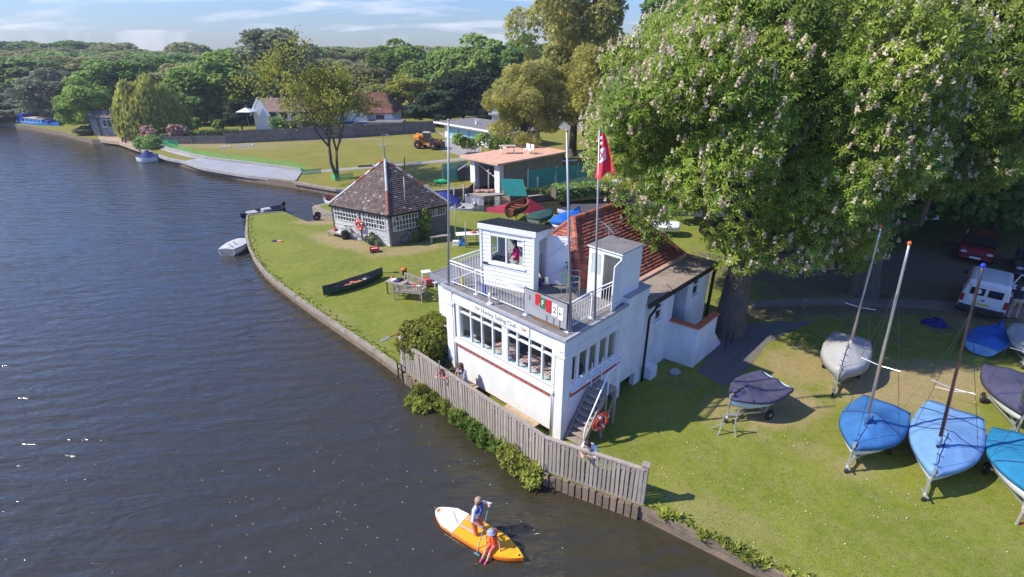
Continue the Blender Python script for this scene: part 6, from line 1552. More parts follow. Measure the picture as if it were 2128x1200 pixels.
# --- parasol and garden
o = thing('parasol', 'white square parasol beside the left gable of the house', 'parasol', gz(514, 245, 82) * Vector((1, 1, 0)) + Vector((0, 0, FZ)))
t_ = gz(514, 224, 82).z - FZ; MB().tube([(0, 0, 0), (0, 0, t_)], .03, 6).build('pole', grey_metal, o); MB().add([(-1.1, -1.1, t_ - .55), (1.1, -1.1, t_ - .55), (1.1, 1.1, t_ - .55), (-1.1, 1.1, t_ - .55), (0, 0, t_)], [(0,1,4), (1,2,4), (2,3,4), (3,0,4), (3,2,1,0)]).build('canopy', white_clean, o)
def hedge(label, x0, y0, x1, y1, h, th, m, seed, name='clipped_hedge', top=None):
    a, c = P(x0, y0, FZ), P(x1, y1, FZ); rng = np.random.default_rng(seed); L = (c - a).length; n = int(L * (h * 2 + th) * 42)
    d = (c - a).normalized(); nr = Vector((-d.y, d.x, 0)); o = thing(name, label, 'hedge', a); T_ = rng.uniform(size=n)
    u = rng.uniform(0, L, n); f = rng.uniform(size=n); tot = h * 2 + th
    z = np.where(f < h / tot, f * tot, np.where(f < (h + th) / tot, h, h - (f * tot - h - th))); w_ = np.where(f < h / tot, -th / 2, np.where(f < (h + th) / tot, f * tot - h - th / 2, th / 2))
    pos = u[:, None] * np.array(d) + w_[:, None] * np.array(nr) + z[:, None] * np.array([0, 0, 1.]) + rng.normal(0, .035, (n, 3)); nrm = rng.normal(0, .6, (n, 3)) + np.array([0, 0, .4]) + np.where((z < h * .98)[:, None], np.sign(w_)[:, None] * np.array(nr), 0)
    link('foliage', np_mesh('foliage', *scatter(clump, pos, nrm, .16, rng, T_), m), o); MB().bar((0, 0, h * .45), tuple(d * L + Vector((0, 0, h * .45))), th * .8, h * .85).build('core', bark, o); return o
hedge('low clipped hedge along the garden fence, left part', 388, 293, 420, 292, 1.2, 1.0, lm_mid, 71); hedge('darker clipped hedge along the garden fence, middle part', 432, 291, 500, 288, 1.25, 1.0, lm_deep, 72); hedge('pale flowering hedge behind the sand slip', 322, 296, 372, 294, 1.0, 1.0, lm_grey, 73)
hedge('green bank of shrubs along the far side of the channel', 1150, 412, 1275, 403, 1.0, 1.6, lm_deep, 74, 'channel_hedge'); hedge('grass verge shrubs under the teal netting', 1085, 404, 1150, 401, .45, .8, lm_mid, 75, 'channel_hedge')
def shrub(label, x, y, h, r, m, seed, name='garden_shrub', z=FZ, n=800, size=.22, cat='shrub'):
    rng = random.Random(seed); bl = [((rng.uniform(-.6, .6) * r, rng.uniform(-.6, .6) * r, h * rng.uniform(.35, .8)), r * rng.uniform(.4, .6)) for _ in range(9)]
    return leafy(name, label, cat, bl, n, size, m, seed, loc=P(x, y, z))
lm_pink = leafmat('pink_blossom', (.34, .22, .17), (.55, .38, .31), .3)
shrub('pink flowering shrub at left end of the garden fence', 316, 294, 2.0, 1.3, lm_pink, 81); shrub('pink flowering shrub in front of the clipped hedge', 379, 295, 2.1, 1.2, lm_pink, 82); shrub('dark round bush at the foot of the promenade', 306, 309, 1.3, 1.6, lm_deep, 83)
for i, (x, y, r, lb) in enumerate(((402, 262, 1.0, 'grey-leaved round shrub in upper garden, left'), (425, 260, .9, 'grey-leaved round shrub in upper garden, centre'), (446, 262, 1.0, 'dark round shrub in upper garden, right'), (470, 258, 1.0, 'russet shrub in upper garden'), (505, 262, .8, 'yellow-green column shrub by the parasol'), (572, 258, 1.5, 'dark rounded shrub below the left gable'), (410, 272, .8, 'dark low shrub behind the clipped hedge'), (455, 275, .9, 'green shrub behind the clipped hedge, right'))):
    shrub(lb, x, y, 1.9 if i != 4 else 3, r, (lm_grey, lm_grey, lm_deep, lm_red, lm_lime, lm_deep, lm_deep, lm_mid)[i], 90 + i)
for i, (x, y, r, lb) in enumerate(((590, 285, 1.6, 'leafy shrub before the left wing, nearest the gable'), (622, 282, 1.5, 'leafy shrub before the left wing, second from gable'), (655, 279, 1.7, 'leafy shrub before the left wing, third from gable'), (690, 277, 1.4, 'leafy shrub where the two house wings meet'))):
    shrub(lb, x, y, 2.8, r, (lm_deep, lm_olive, lm_mid, lm_deep)[i], 120 + i)
hedge('long clipped hedge at the top of the garden', 385, 252, 470, 250, 1.6, 1.0, lm_deep, 76)
branching(52, 'small_garden_tree', 'small spreading bright green tree below the weeping willow', P(352, 290, FZ), [((0, 0, 1), 1.3, .10)], 4, lm_lime, .28, 700, 1.1)
# --- grey boathouse at far left
bh0, bh1 = P(199, 291, 0), P(236, 287, .3); dv = (bh1 - bh0); dv.z = 0; ang = math.atan2(dv.y, dv.x)
gbh = thing('grey_boathouse', 'grey boarded two-storey boathouse with white gable at the far bend', 'boathouse', (bh0.x, bh0.y, 0), ang); GL = 6.5; gd_ = 4.2; hE, hR = gz(212, 243, bh0.y).z, gz(208, 232, bh0.y).z
gwm = mat('grey_boarding', (.24, .235, .23), .8, .15, 2, .3, 12); MB().box(0, 0, .3, GL, gd_, hE).build('wall', gwm, gbh)
MB().add([(-.02, 0, hE), (-.02, gd_, hE), (-.02, gd_ / 2, hR), (.2, 0, hE), (.2, gd_, hE), (.2, gd_ / 2, hR)], [(0,1,2), (3,5,4), (0,3,4,1)]).build('gable', white, gbh)
rr = MB(); quad(rr, (-.4, -.3, hE - .1), (GL + .3, -.3, hE - .1), (GL + .3, gd_ / 2, hR + .08), (-.4, gd_ / 2, hR + .08)); quad(rr, (-.4, gd_ + .3, hE - .1), (-.4, gd_ / 2, hR + .08), (GL + .3, gd_ / 2, hR + .08), (GL + .3, gd_ + .3, hE - .1)); ro = rr.build('roof', mat('boathouse_roof', (.15, .11, .10), .85, .25, 2), gbh); sd = ro.modifiers.new('t', 'SOLIDIFY'); sd.thickness = .12
MB().box(-.06, .3, 1.9, 0, gd_ - .3, 3.6).build('balcony_front', white, gbh); MB().box(-.05, .5, .2, 0, gd_ - .5, 1.7).build('water_door', mat('pale_grey_door', (.45, .44, .42), .7), gbh); MB().box(-.03, .8, hE - 1.2, 0, gd_ - .8, hE - .2).build('loggia', dark_in, gbh)
wn_ = MB().box(1.8, -.06, hE - 1.45, 3.3, 0, hE - .35).build('window', white_clean, gbh); MB().box(1.9, -.08, hE - 1.35, 2.5, -.05, hE - .45).build('pane', pane_a, wn_); MB().box(2.6, -.08, hE - 1.35, 3.2, -.05, hE - .45).build('pane', pane_a, wn_)
MB().box(2.6, -.06, .5, 4.0, 0, 1.9).build('door', mat('grey_door', (.30, .30, .31), .7), gbh); MB().tube([(1.2, -.06, .3), (1.2, -.06, hE)], .06, 6).build('downpipe', black, gbh)
for i, (x, yb, yt_) in enumerate(((222, 291, 271), (255, 305, 285), (261, 307, 280), (192, 290, 262))):
    q = P(x, yb, 0); slim_pole('dark mooring post %s' % ('beside the grey boathouse door', 'left of the pair off the sand slip', 'right of the pair off the sand slip', 'at left corner of the grey boathouse')[i], q + Vector((0, 0, -.3)), ZY(x - 1, yt_, q.y), .13, mat('mooring_post', (.08, .06, .05), .9))
# --- modern low house
m0, m1 = P(925, 284, FZ), P(1006, 300, FZ); dv = m1 - m0; ang = math.atan2(dv.y, dv.x); ML = dv.length
mod = thing('modern_house', 'low flat-roofed white modern house with pale blue glazed front', 'house', (m0.x, m0.y, FZ), ang); mh = gz(925, 257, m0.y).z - FZ
wm_ = wall_y(MB(), 0, .25, 0, ML + 4.5, 0, mh, [(.8, ML * .9, .05, mh - .35), (ML * .93, ML + 1.4, .05, mh - .35)]); wm_.box(0, .25, 0, .25, 6, mh); wm_.box(ML + 4.25, .25, 0, ML + 4.5, 6, mh); wm_.box(.25, 5.75, 0, ML + 4.25, 6, mh); wm_.build('wall', white, mod)
MB().box(-1.4, -.9, mh, ML + 6, 6.5, mh + .22).build('roof', felt, mod); MB().box(-1.45, -.95, mh + .02, ML + 6.05, -.9, mh + .26).build('roof_fascia', white, mod); MB().lathe([(.2, 0), (.2, .5), (.3, .55)], 10, (ML * .55, 2, mh + .22)).build('roof_vent', white_clean, mod)
bgl = mat('blue_screen_glass', (.20, .47, .55), .15, .08, 1.5, spec=.8); n = 3
for k in range(n):
    a, c = .8 + (ML * .9 - .8) * k / n, .8 + (ML * .9 - .8) * (k + 1) / n; MB().box(a + .04, .08, .05, c - .04, .12, mh - .35).build('glass_panel', bgl, mod); MB().box(c - .05, .04, .05, c + .05, .14, mh - .35).build('mullion', dark_metal, mod)
MB().box(ML * .94, .1, .05, ML + 1.38, .13, mh - .35).build('glass_door', glass, mod); MB().box(ML * .93, 1.5, .02, ML + 1.4, 1.6, mh - .3).build('room_screen', mat('pale_room', (.45, .5, .5), .8), mod)
MB().box(ML + .3, -1.4, 0, ML + 3.2, -1.32, 1.15).build('terrace_parapet', white, mod)
u0, u1 = gz(1022, 250, 86), gz(1250, 250, 86); uh = gz(1200, 203, 86).z
up_ = thing('white_upper_house', 'tall white modern house mostly hidden behind the golden tree', 'house', (u0.x, 86, FZ)); UW = u1.x - u0.x
wu = wall_y(MB(), 0, .3, 0, UW, 0, uh - FZ, [(1, 7.5, 3.4, 5.6), (9.5, 11.3, 2.8, 6.0), (13.5, 15, 3, 6)]); wu.box(0, .3, 0, .3, 8, uh - FZ); wu.box(UW - .3, .3, 0, UW, 8, uh - FZ); wu.box(.3, 7.7, 0, UW - .3, 8, uh - FZ); wu.box(.3, .3, uh - FZ - .2, UW - .3, 7.7, uh - FZ); wu.build('wall', white, up_)
for x0, x1, z0, z1 in ((1, 7.5, 3.4, 5.6), (9.5, 11.3, 2.8, 6.0), (13.5, 15, 3, 6)): MB().box(x0, .1, z0, x1, .14, z1).build('window', bgl, up_)
MB().box(-.5, -.5, 2.2, UW * .4, 0, 2.45).build('balcony_slab', white, up_); MB().box(-.5, -.5, 2.45, UW * .4, -.46, 3.4).build('balcony_glass', glass, up_)
leafy('tall_roof_plants', 'mass of pale green shrubs beside the terracotta roof', 'shrub', [((-2 + i * .9, .3 * math.sin(i), 1.4 + .3 * math.cos(i * 2)), .75) for i in range(7)], 1500, .22, lm_mid, 77, loc=P(980, 330, FZ) + Vector((.3, 3, 0)))
# --- wet boathouse with terracotta deck roof
q0, q1 = P(980, 379, FZ), P(1036, 394, FZ); dv = q1 - q0; ang = math.atan2(dv.y, dv.x); OW = dv.length
boath = thing('boathouse', 'wet boathouse with white piers and flat terracotta deck roof', 'boathouse', (q0.x, q0.y, FZ), ang); bhh = gz(1036, 342, q1.y).z - FZ; BD = 8.6
MB().box(-.15, 0, -1, .55, .5, bhh).build('pier', white, boath); MB().box(OW - .55, 0, -1, OW + .15, .5, bhh).build('pier', white, boath)
br_ = mat('brown_boarding', (.29, .225, .18), .85, .2, 2, .3, 10)
MB().box(OW - .1, .5, -.6, OW + .1, BD, bhh - .05).build('side_wall', br_, boath); MB().box(-.1, .5, -.6, .1, BD, bhh - .05).build('far_wall', mat('pale_inner', (.42, .42, .43), .8, .1, 2), boath); MB().box(-.1, BD, -.6, OW + .1, BD + .2, bhh - .05).build('back_wall', dark_in, boath)
MB().box(-1.0, -.55, bhh, OW + .5, BD + .4, bhh + .16).build('deck_roof', mat('terracotta_deck', (.66, .38, .26), .8, .15, 1.2, .3, 8, fine=.1), boath); MB().box(.55, .1, bhh - .3, OW - .55, .35, bhh).build('lintel', grey_metal, boath)
for k in range(2): MB().box(.115, 2.2 + k * 1.6, 1.0, .14, 3.2 + k * 1.6, 2.2).build('window', bgl, boath)
MB().tube([(.6, .2, bhh - .35), (OW - .6, .25, .9)], .035, 6).build('rope_rail', white_clean, boath)
tb_ = thing('picnic_table', 'pale wooden table standing on the terracotta deck roof', 'table', Matrix.Translation((q0.x, q0.y, FZ)) @ Matrix.Rotation(ang, 4, 'Z') @ Vector((OW * .3, 3.6, bhh + .16)), ang + .9)
MB().box(-.8, -.4, .70, .8, .4, .75).build('table_top', mat('pale_wood', (.52, .40, .27), .8), tb_)
for e in (-.65, .65): MB().bar((e, -.35, 0), (e, 0, .7), .07, .07).build('leg', white, tb_); MB().bar((e, .35, 0), (e, 0, .7), .07, .07).build('leg', white, tb_)
tb2 = thing('garden_chairs', 'stack of white chairs on the deck roof under golden branches', 'chair', Matrix.Translation((q0.x, q0.y, FZ)) @ Matrix.Rotation(ang, 4, 'Z') @ Vector((OW * .62, 5.0, bhh + .16)), ang)
for e in (0, .6): MB().box(e - .22, -.22, .4, e + .22, .22, .45).box(e - .22, .18, .45, e + .22, .22, .9).build('seat', white_clean, tb2); MB().box(e - .2, -.2, 0, e - .14, -.14, .4).build('leg', white_clean, tb2)
# --- teal screens and netting
teal = mat('teal_panel', (.035, .33, .29), .6, .12, 3); teal_net = netmat('teal_netting', (.03, .36, .31), .85); green_net = netmat('green_netting', (.03, .42, .10), .34)
tp = thing('teal_screen', 'ribbed teal site screen leaning beside the boathouse pier', 'screen', (0, 0, 0)); s00, s10 = P(1048, 407, FZ), P(1096, 408, FZ); t00, t10 = gz(1040, 372, s00.y + .3), gz(1087, 373, s10.y + .3)
for k in range(8):
    a0, a1 = s00.lerp(t00, k / 8), s00.lerp(t00, (k + .93) / 8); c0_, c1__ = s10.lerp(t10, k / 8), s10.lerp(t10, (k + .93) / 8); MB().hexa([a0, c0_, c0_ + Vector((0, .05, 0)), a0 + Vector((0, .05, 0)), a1, c1__, c1__ + Vector((0, .05, 0)), a1 + Vector((0, .05, 0))]).build('slat', teal, tp)
def net(label, pix, h, m, z=FZ, name='netting_fence', post=True):
    o = thing(name, label, 'fence', (0, 0, 0)); q = pp(pix, z); b = MB()
    for i in range(len(q) - 1):
        n = max(1, int((q[i+1] - q[i]).length / 1.2))
        for k in range(n):
            a, c = q[i].lerp(q[i+1], k / n), q[i].lerp(q[i+1], (k + 1) / n); s_ = Vector((.06 * math.sin(k * 2.1), .06 * math.cos(k * 1.7), 0)); b.add([a, c, c + Vector((0, 0, h)) + s_, a + Vector((0, 0, h)) + s_], [(0,1,2,3)])
    b.build('netting', m, o)
    if post:
        for p in q: MB().tube([p, p + Vector((0, 0, h + .1))], .035, 6).build('post', grey_metal, o)
    return o
net('teal debris netting along the channel path', [(1097,405),(1155,396),(1200,388),(1245,381)], 2.1, teal_net); net('teal netting screen left of the boathouse piers', [(921,380),(956,374),(972,372)], 1.75, teal_net)
net('low green netting along the promenade kerb', [(345,307),(380,317),(430,329),(520,340),(590,349),(640,357)], .75, green_net, FZ + .1, post=False); net('green netting wrapped round the foot of the young lime tree', [(690,372),(697,377),(712,375),(735,372)], .6, netmat('green_netting_dense', (.03, .42, .16), .6), post=False); net('crumpled green netting at the left end of the promenade', [(338,305),(352,306),(372,306)], .9, netmat('green_netting_heap', (.02, .35, .18), .7), post=False); net('green netting draped at the promenade end by the tree', [(628,364),(650,362),(668,360)], .5, netmat('green_netting_c', (.02, .38, .14), .6), post=False)
o = thing('green_canoe_rack', 'bright green plastic heap by the teal screen', 'netting', P(917, 381, FZ)); MB().ball((0, 0, .15), (.7, .4, .25), 10).build('heap', mat('bright_green', (.02, .45, .14), .7), o)
o = thing('site_equipment', 'dark machinery behind the teal screen', 'equipment', P(965, 374, FZ)); MB().box(-.6, -.4, 0, .6, .5, 1.3).build('body', dark_metal, o, bevel=.08); MB().bar((-.6, -.45, 1.0), (.5, -.45, 1.7), .08, .08).build('arm', white, o)
path('channel_path', [(1097,409),(1160,401),(1245,386),(1400,360),(1400,352),(1245,379),(1150,395),(1097,403)], FZ + .014, mat('pale_path', (.46, .42, .36), .9, .12, 1, .3, 12, world=True), .014)
jt = thing('jetty', 'small timber jetty with white floats beside the boathouse', 'jetty', (0, 0, 0)); jp = pp([(968,404),(1006,408),(1050,404),(1012,397)], .85); MB().prism([(p.x, p.y) for p in jp], .72, .85).build('deck', wood_grey, jt)
for k in range(4): p = jp[0].lerp(jp[1], (k + .35) / 4); MB().box(p.x - .22, p.y + .05, -.1, p.x + .22, p.y + .6, .72).build('float', white, jt)
o = thing('sand_bags', 'pinkish bags heaped on the end of the jetty', 'bags', P(1008, 400, .86))
for k in range(4): MB().ball((k * .4 - .6, .1 * (k % 2), .12), (.32, .25, .14), 8).build('bag', mat('pink_bag', (.48, .28, .20), .9), o)
for i, (x, yb, yt_) in enumerate(((944, 420, 388), (964, 425, 383), (986, 406, 378), (1118, 417, 368), (1155, 398, 362), (1016, 402, 352))):
    q = P(x, yb, 0); slim_pole('grey mooring post in the channel, %s' % ('beside the white motorboat', 'next to the outboard', 'left of the boathouse opening', 'before the teal netting', 'on the teal netting line', 'inside the boathouse opening')[i], q + Vector((0, 0, -.3)), ZY(x - .5, yt_, q.y), .09, wood_grey)
# far timber piling
fp_ = thing('far_piling', 'row of short timber piles along the far lawn edge', 'retaining wall', (0, 0, 0)); mm = MB().box(-.09, -.07, 0, .09, .07, 1).mesh('pile', pil_m)
for (a, c, n) in ((P(618, 380, 0), P(715, 397, 0), 46), (P(650, 433, 0), P(690, 449, 0), 20)):
    for k in range(n): p = a.lerp(c, (k + .5) / n); link('pile', mm, fp_, (p.x, p.y - .1, -.4), (0, 0, .1), (1, 1, .85 + rnd.uniform(-.05, .05)))
# timber frames lying on the far lawn
for i, (x, y, w_, l_) in enumerate(((468, 306, 1.2, .6), (510, 303, 1.8, 1.4), (760, 346, 1.6, .5))):
    o = thing('sawn_timber', 'pale sawn timber lying on far lawn, ' + ('left one', 'middle one', 'one on the gravel path')[i], 'timber', P(x, y, FZ + .02), .3)
    for e in (-1, 1): MB().box(-w_ / 2, e * l_ / 2 - .06, 0, w_ / 2, e * l_ / 2 + .06, .08).build('board', white if i < 2 else dark_metal, o)
    MB().box(w_ / 2 - .06, -l_ / 2 + .06, 0, w_ / 2 + .06, l_ / 2 - .06, .08).build('board', white, o)
# ================================================================== TELEHANDLER
tq = P(893, 309, FZ); th_ = thing('telehandler', 'orange telehandler parked on the far lawn by the gravel drive', 'telehandler', tq, R(-22))
jy = mat('plant_orange', (.72, .25, .02), .5, .1, 3)
MB().box(-2.0, -.75, .55, 1.5, .75, 1.05).build('chassis', jy, th_, bevel=.06); MB().box(-2.15, -.7, .9, -1.2, .7, 1.75).build('engine_cover', jy, th_, bevel=.1); MB().box(-1.3, .15, 1.05, .6, .78, 1.35).build('side_pod', jy, th_, bevel=.05)
MB().bar((-2.0, .05, 1.85), (1.7, .05, 1.0), .38, .42).build('boom', jy, th_, bevel=.03); MB().bar((1.6, .05, 1.0), (2.1, .05, .55), .3, .3).build('boom_head', jy, th_); MB().box(2.05, -.6, .25, 2.2, .6, 1.05).build('carriage', dark_metal, th_)
for e in (-.35, .35): MB().box(2.2, e - .06, .25, 3.0, e + .06, .31).build('fork', dark_metal, th_)
cb_ = MB().hexa([(-.55,-.85,1.0),(.75,-.85,1.0),(.75,-.2,1.0),(-.55,-.2,1.0),(-.4,-.8,2.25),(.45,-.8,2.25),(.45,-.25,2.25),(-.4,-.25,2.25)]).build('cab', mat('cab_glass', (.025, .03, .035), .1, .2, 3, spec=.8), th_, bevel=.03)
MB().box(-.5, -.85, 2.25, .55, -.2, 2.36).build('cab_roof', mat('cab_roof', (.5, .46, .40), .6), cb_); 
for x in (-.5, .68): MB().bar((x, -.86, 1.0), (x * .8 - .0, -.82, 2.25), .07, .07).build('cab_pillar', dark_metal, cb_)
def big_wheel(par, x, y, r, w, rim): 
    o = MB().lathe([(r*.5, -w/2), (r*.9, -w/2), (r, -w*.3), (r, w*.3), (r*.9, w/2), (r*.5, w/2)], 20, (x, y, r), 0, 'y').build('wheel', rubber, par); MB().lathe([(.05, -w/2-.02), (r*.5, -w*.4), (r*.5, w*.4), (.05, w/2+.02)], 14, (x, y, r), 0, 'y').build('rim', rim, o)
for x in (-1.35, 1.15):
    for y in (-.9, .9): big_wheel(th_, x, y, .58, .42, jy)
    for y in (-.95, .95): MB().box(x - .6, y - .2, 1.17, x + .6, y + .2, 1.22).build('mudguard', dark_metal, th_)
th_.scale = (.9, .9, .9)
# ================================================================== VEHICLES
def vehicle(name, label, cat, loc, rz, prof, width, paint, glassm, wheels, group=None, roof_in=.18, hood=None):
    """prof: side outline stations (x, z_bottom, z_belt, z_roof) from rear to front; z_roof == z_belt where there is no cabin"""
    o = thing(name, label, cat, loc, rz, group); hw = width / 2; rings = []
    for x, z0, zb, zr, wf in prof:
        w = hw * wf; top_w = w * (1 - (roof_in if zr > zb + .05 else .06))
        zr_ = max(zr, zb + .02)
        rings.append([(x, -w * .93, z0), (x, -w, z0 + .12), (x, -w, (z0 + zb) / 2), (x, -w * .985, zb), (x, -top_w, zr_ - .05 * min(1, (zr_ - zb) * 4)), (x, -top_w * .85, zr_), (x, 0, zr_ + .015), (x, top_w * .85, zr_), (x, top_w, zr_ - .05 * min(1, (zr_ - zb) * 4)), (x, w * .985, zb), (x, w, (z0 + zb) / 2), (x, w, z0 + .12), (x, w * .93, z0)])
    b = MB(); b.loft(rings, True, True); b.build('body', paint, o, smooth=False, bevel=.02)
    for x in wheels:
        for s in (-1, 1):
            wo = wheel(o, x, s * (hw - .09), .31, .2)
    return o, rings
def strip(o, name, pts, m, th=.012, par=None):
    pts = [Vector(p) for p in pts]; n = (pts[1] - pts[0]).cross(pts[-1] - pts[0]).normalized(); k = len(pts)
    return MB().add([p + n * th for p in pts] + [p - n * th for p in pts], [tuple(range(k)), tuple(range(2*k-1, k-1, -1))] + [(i, (i+1) % k, k + (i+1) % k, k + i) for i in range(k)]).build(name, m, par or o)
vwhite = mat('van_white', (.70, .71, .72), .35, .05, 2, coat=.4); vglass = mat('car_glass', (.02, .022, .026), .08, .2, 2, spec=.9); lamp_red = mat('tail_lamp', (.42, .015, .02), .25); bump = mat('bumper_black', (.03, .03, .034), .7)
va, vb = P(1992, 656), P(2072, 670); vd = (vb - va).normalized(); vdir = Vector((-vd.y, vd.x, 0)); vdir = vdir if vdir.y > 0 else -vdir
vrz = R(47); vdir = Vector((math.cos(vrz), math.sin(vrz), 0)); vc = P(2029, 662) + vdir * 2.05
van, rg = vehicle('white_van', 'small white panel van seen from behind under the trees', 'van', (vc.x, vc.y, LAWN), vrz,
    [(-2.0,.38,1.0,1.72,.96), (-1.9,.28,1.02,1.83,1.0), (-.9,.26,1.02,1.86,1.0), (.2,.26,1.0,1.83,1.0), (.62,.26,.98,1.74,1.0), (1.25,.28,.96,1.12,1.0), (1.85,.3,.85,.92,.97), (2.1,.36,.7,.74,.9)], 1.76, vwhite, vglass, (-1.25, 1.35), roof_in=.14)
dz_ = -2.015
for y0, y1 in ((-.60, -.06), (.06, .60)):
    dr = MB().box(dz_ - .02, y0 - .08, .55, dz_ + .02, y1 + .04, 1.66).build('rear_door', vwhite, van, bevel=.015)
    MB().box(dz_ - .032, y0, 1.14, dz_ - .012, y1, 1.50).build('rear_window', vglass, dr, bevel=.01)
MB().box(dz_ - .05, -.03, .9, dz_ - .015, .1, .95).build('door_handle', bump, van)
for s in (-1, 1): MB().box(-2.04, s * .80 - .07, .72, -1.93, s * .80 + .07, 1.08).build('tail_lamp', lamp_red, van, bevel=.015)
MB().box(-2.12, -.86, .36, -1.9, .86, .58).build('bumper', bump, van, bevel=.04)
pl8 = MB().box(-2.045, -.26, .66, -2.03, .26, .77).build('number_plate', mat('plate_yellow', (.65, .50, .05), .5), van)
MB().lathe([(.02, 0), (.12, .0), (.12, .02), (.02, .02)], 14, (-2.06, .3, 1.33), 0, 'x').build('sticker', white_clean, van)
for s in (-1, 1):
    strip(van, 'side_window', [(-.55, s * .885, 1.12), (-.05, s * .885, 1.12), (-.05, s * .80, 1.55), (-.55, s * .80, 1.55)], vglass)
strip(van, 'windscreen', [(.66, -.7, 1.66), (1.22, -.8, 1.14), (1.22, .8, 1.14), (.66, .7, 1.66)], vglass)
dr = MB().box(0, -.025, .45, .95, .025, 1.05).box(.05, -.02, 1.05, .9, .02, 1.12).build('front_door', vwhite, van, bevel=.02); dr.location = (.95, -.88, 0); dr.rotation_euler = (0, 0, R(180 + 60))
MB().bar((.03, 0, 1.1), (.2, 0, 1.66), .04, .05).bar((.2, 0, 1.66), (.88, 0, 1.66), .04, .05).bar((.88, 0, 1.66), (.88, 0, 1.1), .04, .05).build('door_frame', vwhite, dr)
for s in (-1, 1): MB().box(1.0, s * 1.0 - .1, 1.1, 1.12, s * 1.0 + .1, 1.28).build('mirror', bump, van, bevel=.02)
def car(name, label, loc, rz, paint, plate=True, tint=vglass):
    o, rg = vehicle(name, label, 'car', loc, rz, [(-1.95,.42,.72,.74,.9), (-1.85,.3,.9,.95,.97), (-1.3,.26,.93,1.38,1.0), (-.4,.24,.92,1.45,1.0), (.3,.24,.9,1.40,1.0), (1.0,.26,.88,.92,1.0), (1.6,.28,.78,.82,.97), (1.95,.34,.62,.64,.88)], 1.72, paint, vglass, (-1.2, 1.25), 'parked cars', .24)
    strip(o, 'windscreen', [(.36, -.62, 1.42), (1.05, -.76, .97), (1.05, .76, .97), (.36, .62, 1.42)], tint, .03); strip(o, 'rear_screen', [(-1.82, -.72, .97), (-1.32, -.6, 1.36), (-1.32, .6, 1.36), (-1.82, .72, .97)], tint)
    for s in (-1, 1):
        strip(o, 'side_window', [(-1.25, s * .868, .96), (.85, s * .868, .94), (.25, s * .70, 1.34), (-1.15, s * .70, 1.34)], tint)
        MB().ball((1.8, s * .6, .66), (.14, .19, .1), 10).build('headlamp', mat('headlamp', (.6, .6, .58), .1, spec=.9), o, smooth=True)
        MB().box(.75, s * .93 - .09, .93, .9, s * .93 + .09, 1.06).build('mirror', paint, o, bevel=.02)
    MB().box(1.93, -.45, .52, 1.97, .45, .6).build('grille', bump, o); MB().box(1.86, -.8, .3, 2.0, .8, .46).build('bumper', paint, o, bevel=.04)
    if plate: MB().box(1.99, -.26, .38, 2.01, .26, .49).build('number_plate', white_clean, o)
    return o
c0_ = P(2020, 548); car('red_car', 'dark red hatchback parked facing the camera under the trees', c0_ + Vector((1.2, 1.3, 0)), R(228), mat('car_red', (.22, .012, .016), .3, .1, 2, coat=.6))
c0_ = P(2128, 585); car('dark_car', 'dark grey car at the right edge beside the red hatchback', c0_ + Vector((1.4, 1.2, 0)), R(228), mat('car_grey', (.04, .042, .055), .3, .1, 2, coat=.6))
c0_ = P(1690, 545); car('dark_car', 'navy car half hidden beneath the chestnut leaves', c0_ + Vector((.5, .9, 0)), R(205), mat('car_navy', (.01, .012, .04), .3, .1, 2, coat=.6), False)
o = thing('roof_box', 'orange brown kayak lying on the roof of the navy car', 'kayak', c0_ + Vector((.5, .9, 1.47)), R(205)); st = stations(2.6, .6, .3, 10, .1, .5, 2); hull_mesh(st, 0, open_=False).build('hull', mat('kayak_orange', (.40, .12, .03), .5), o, smooth=True)
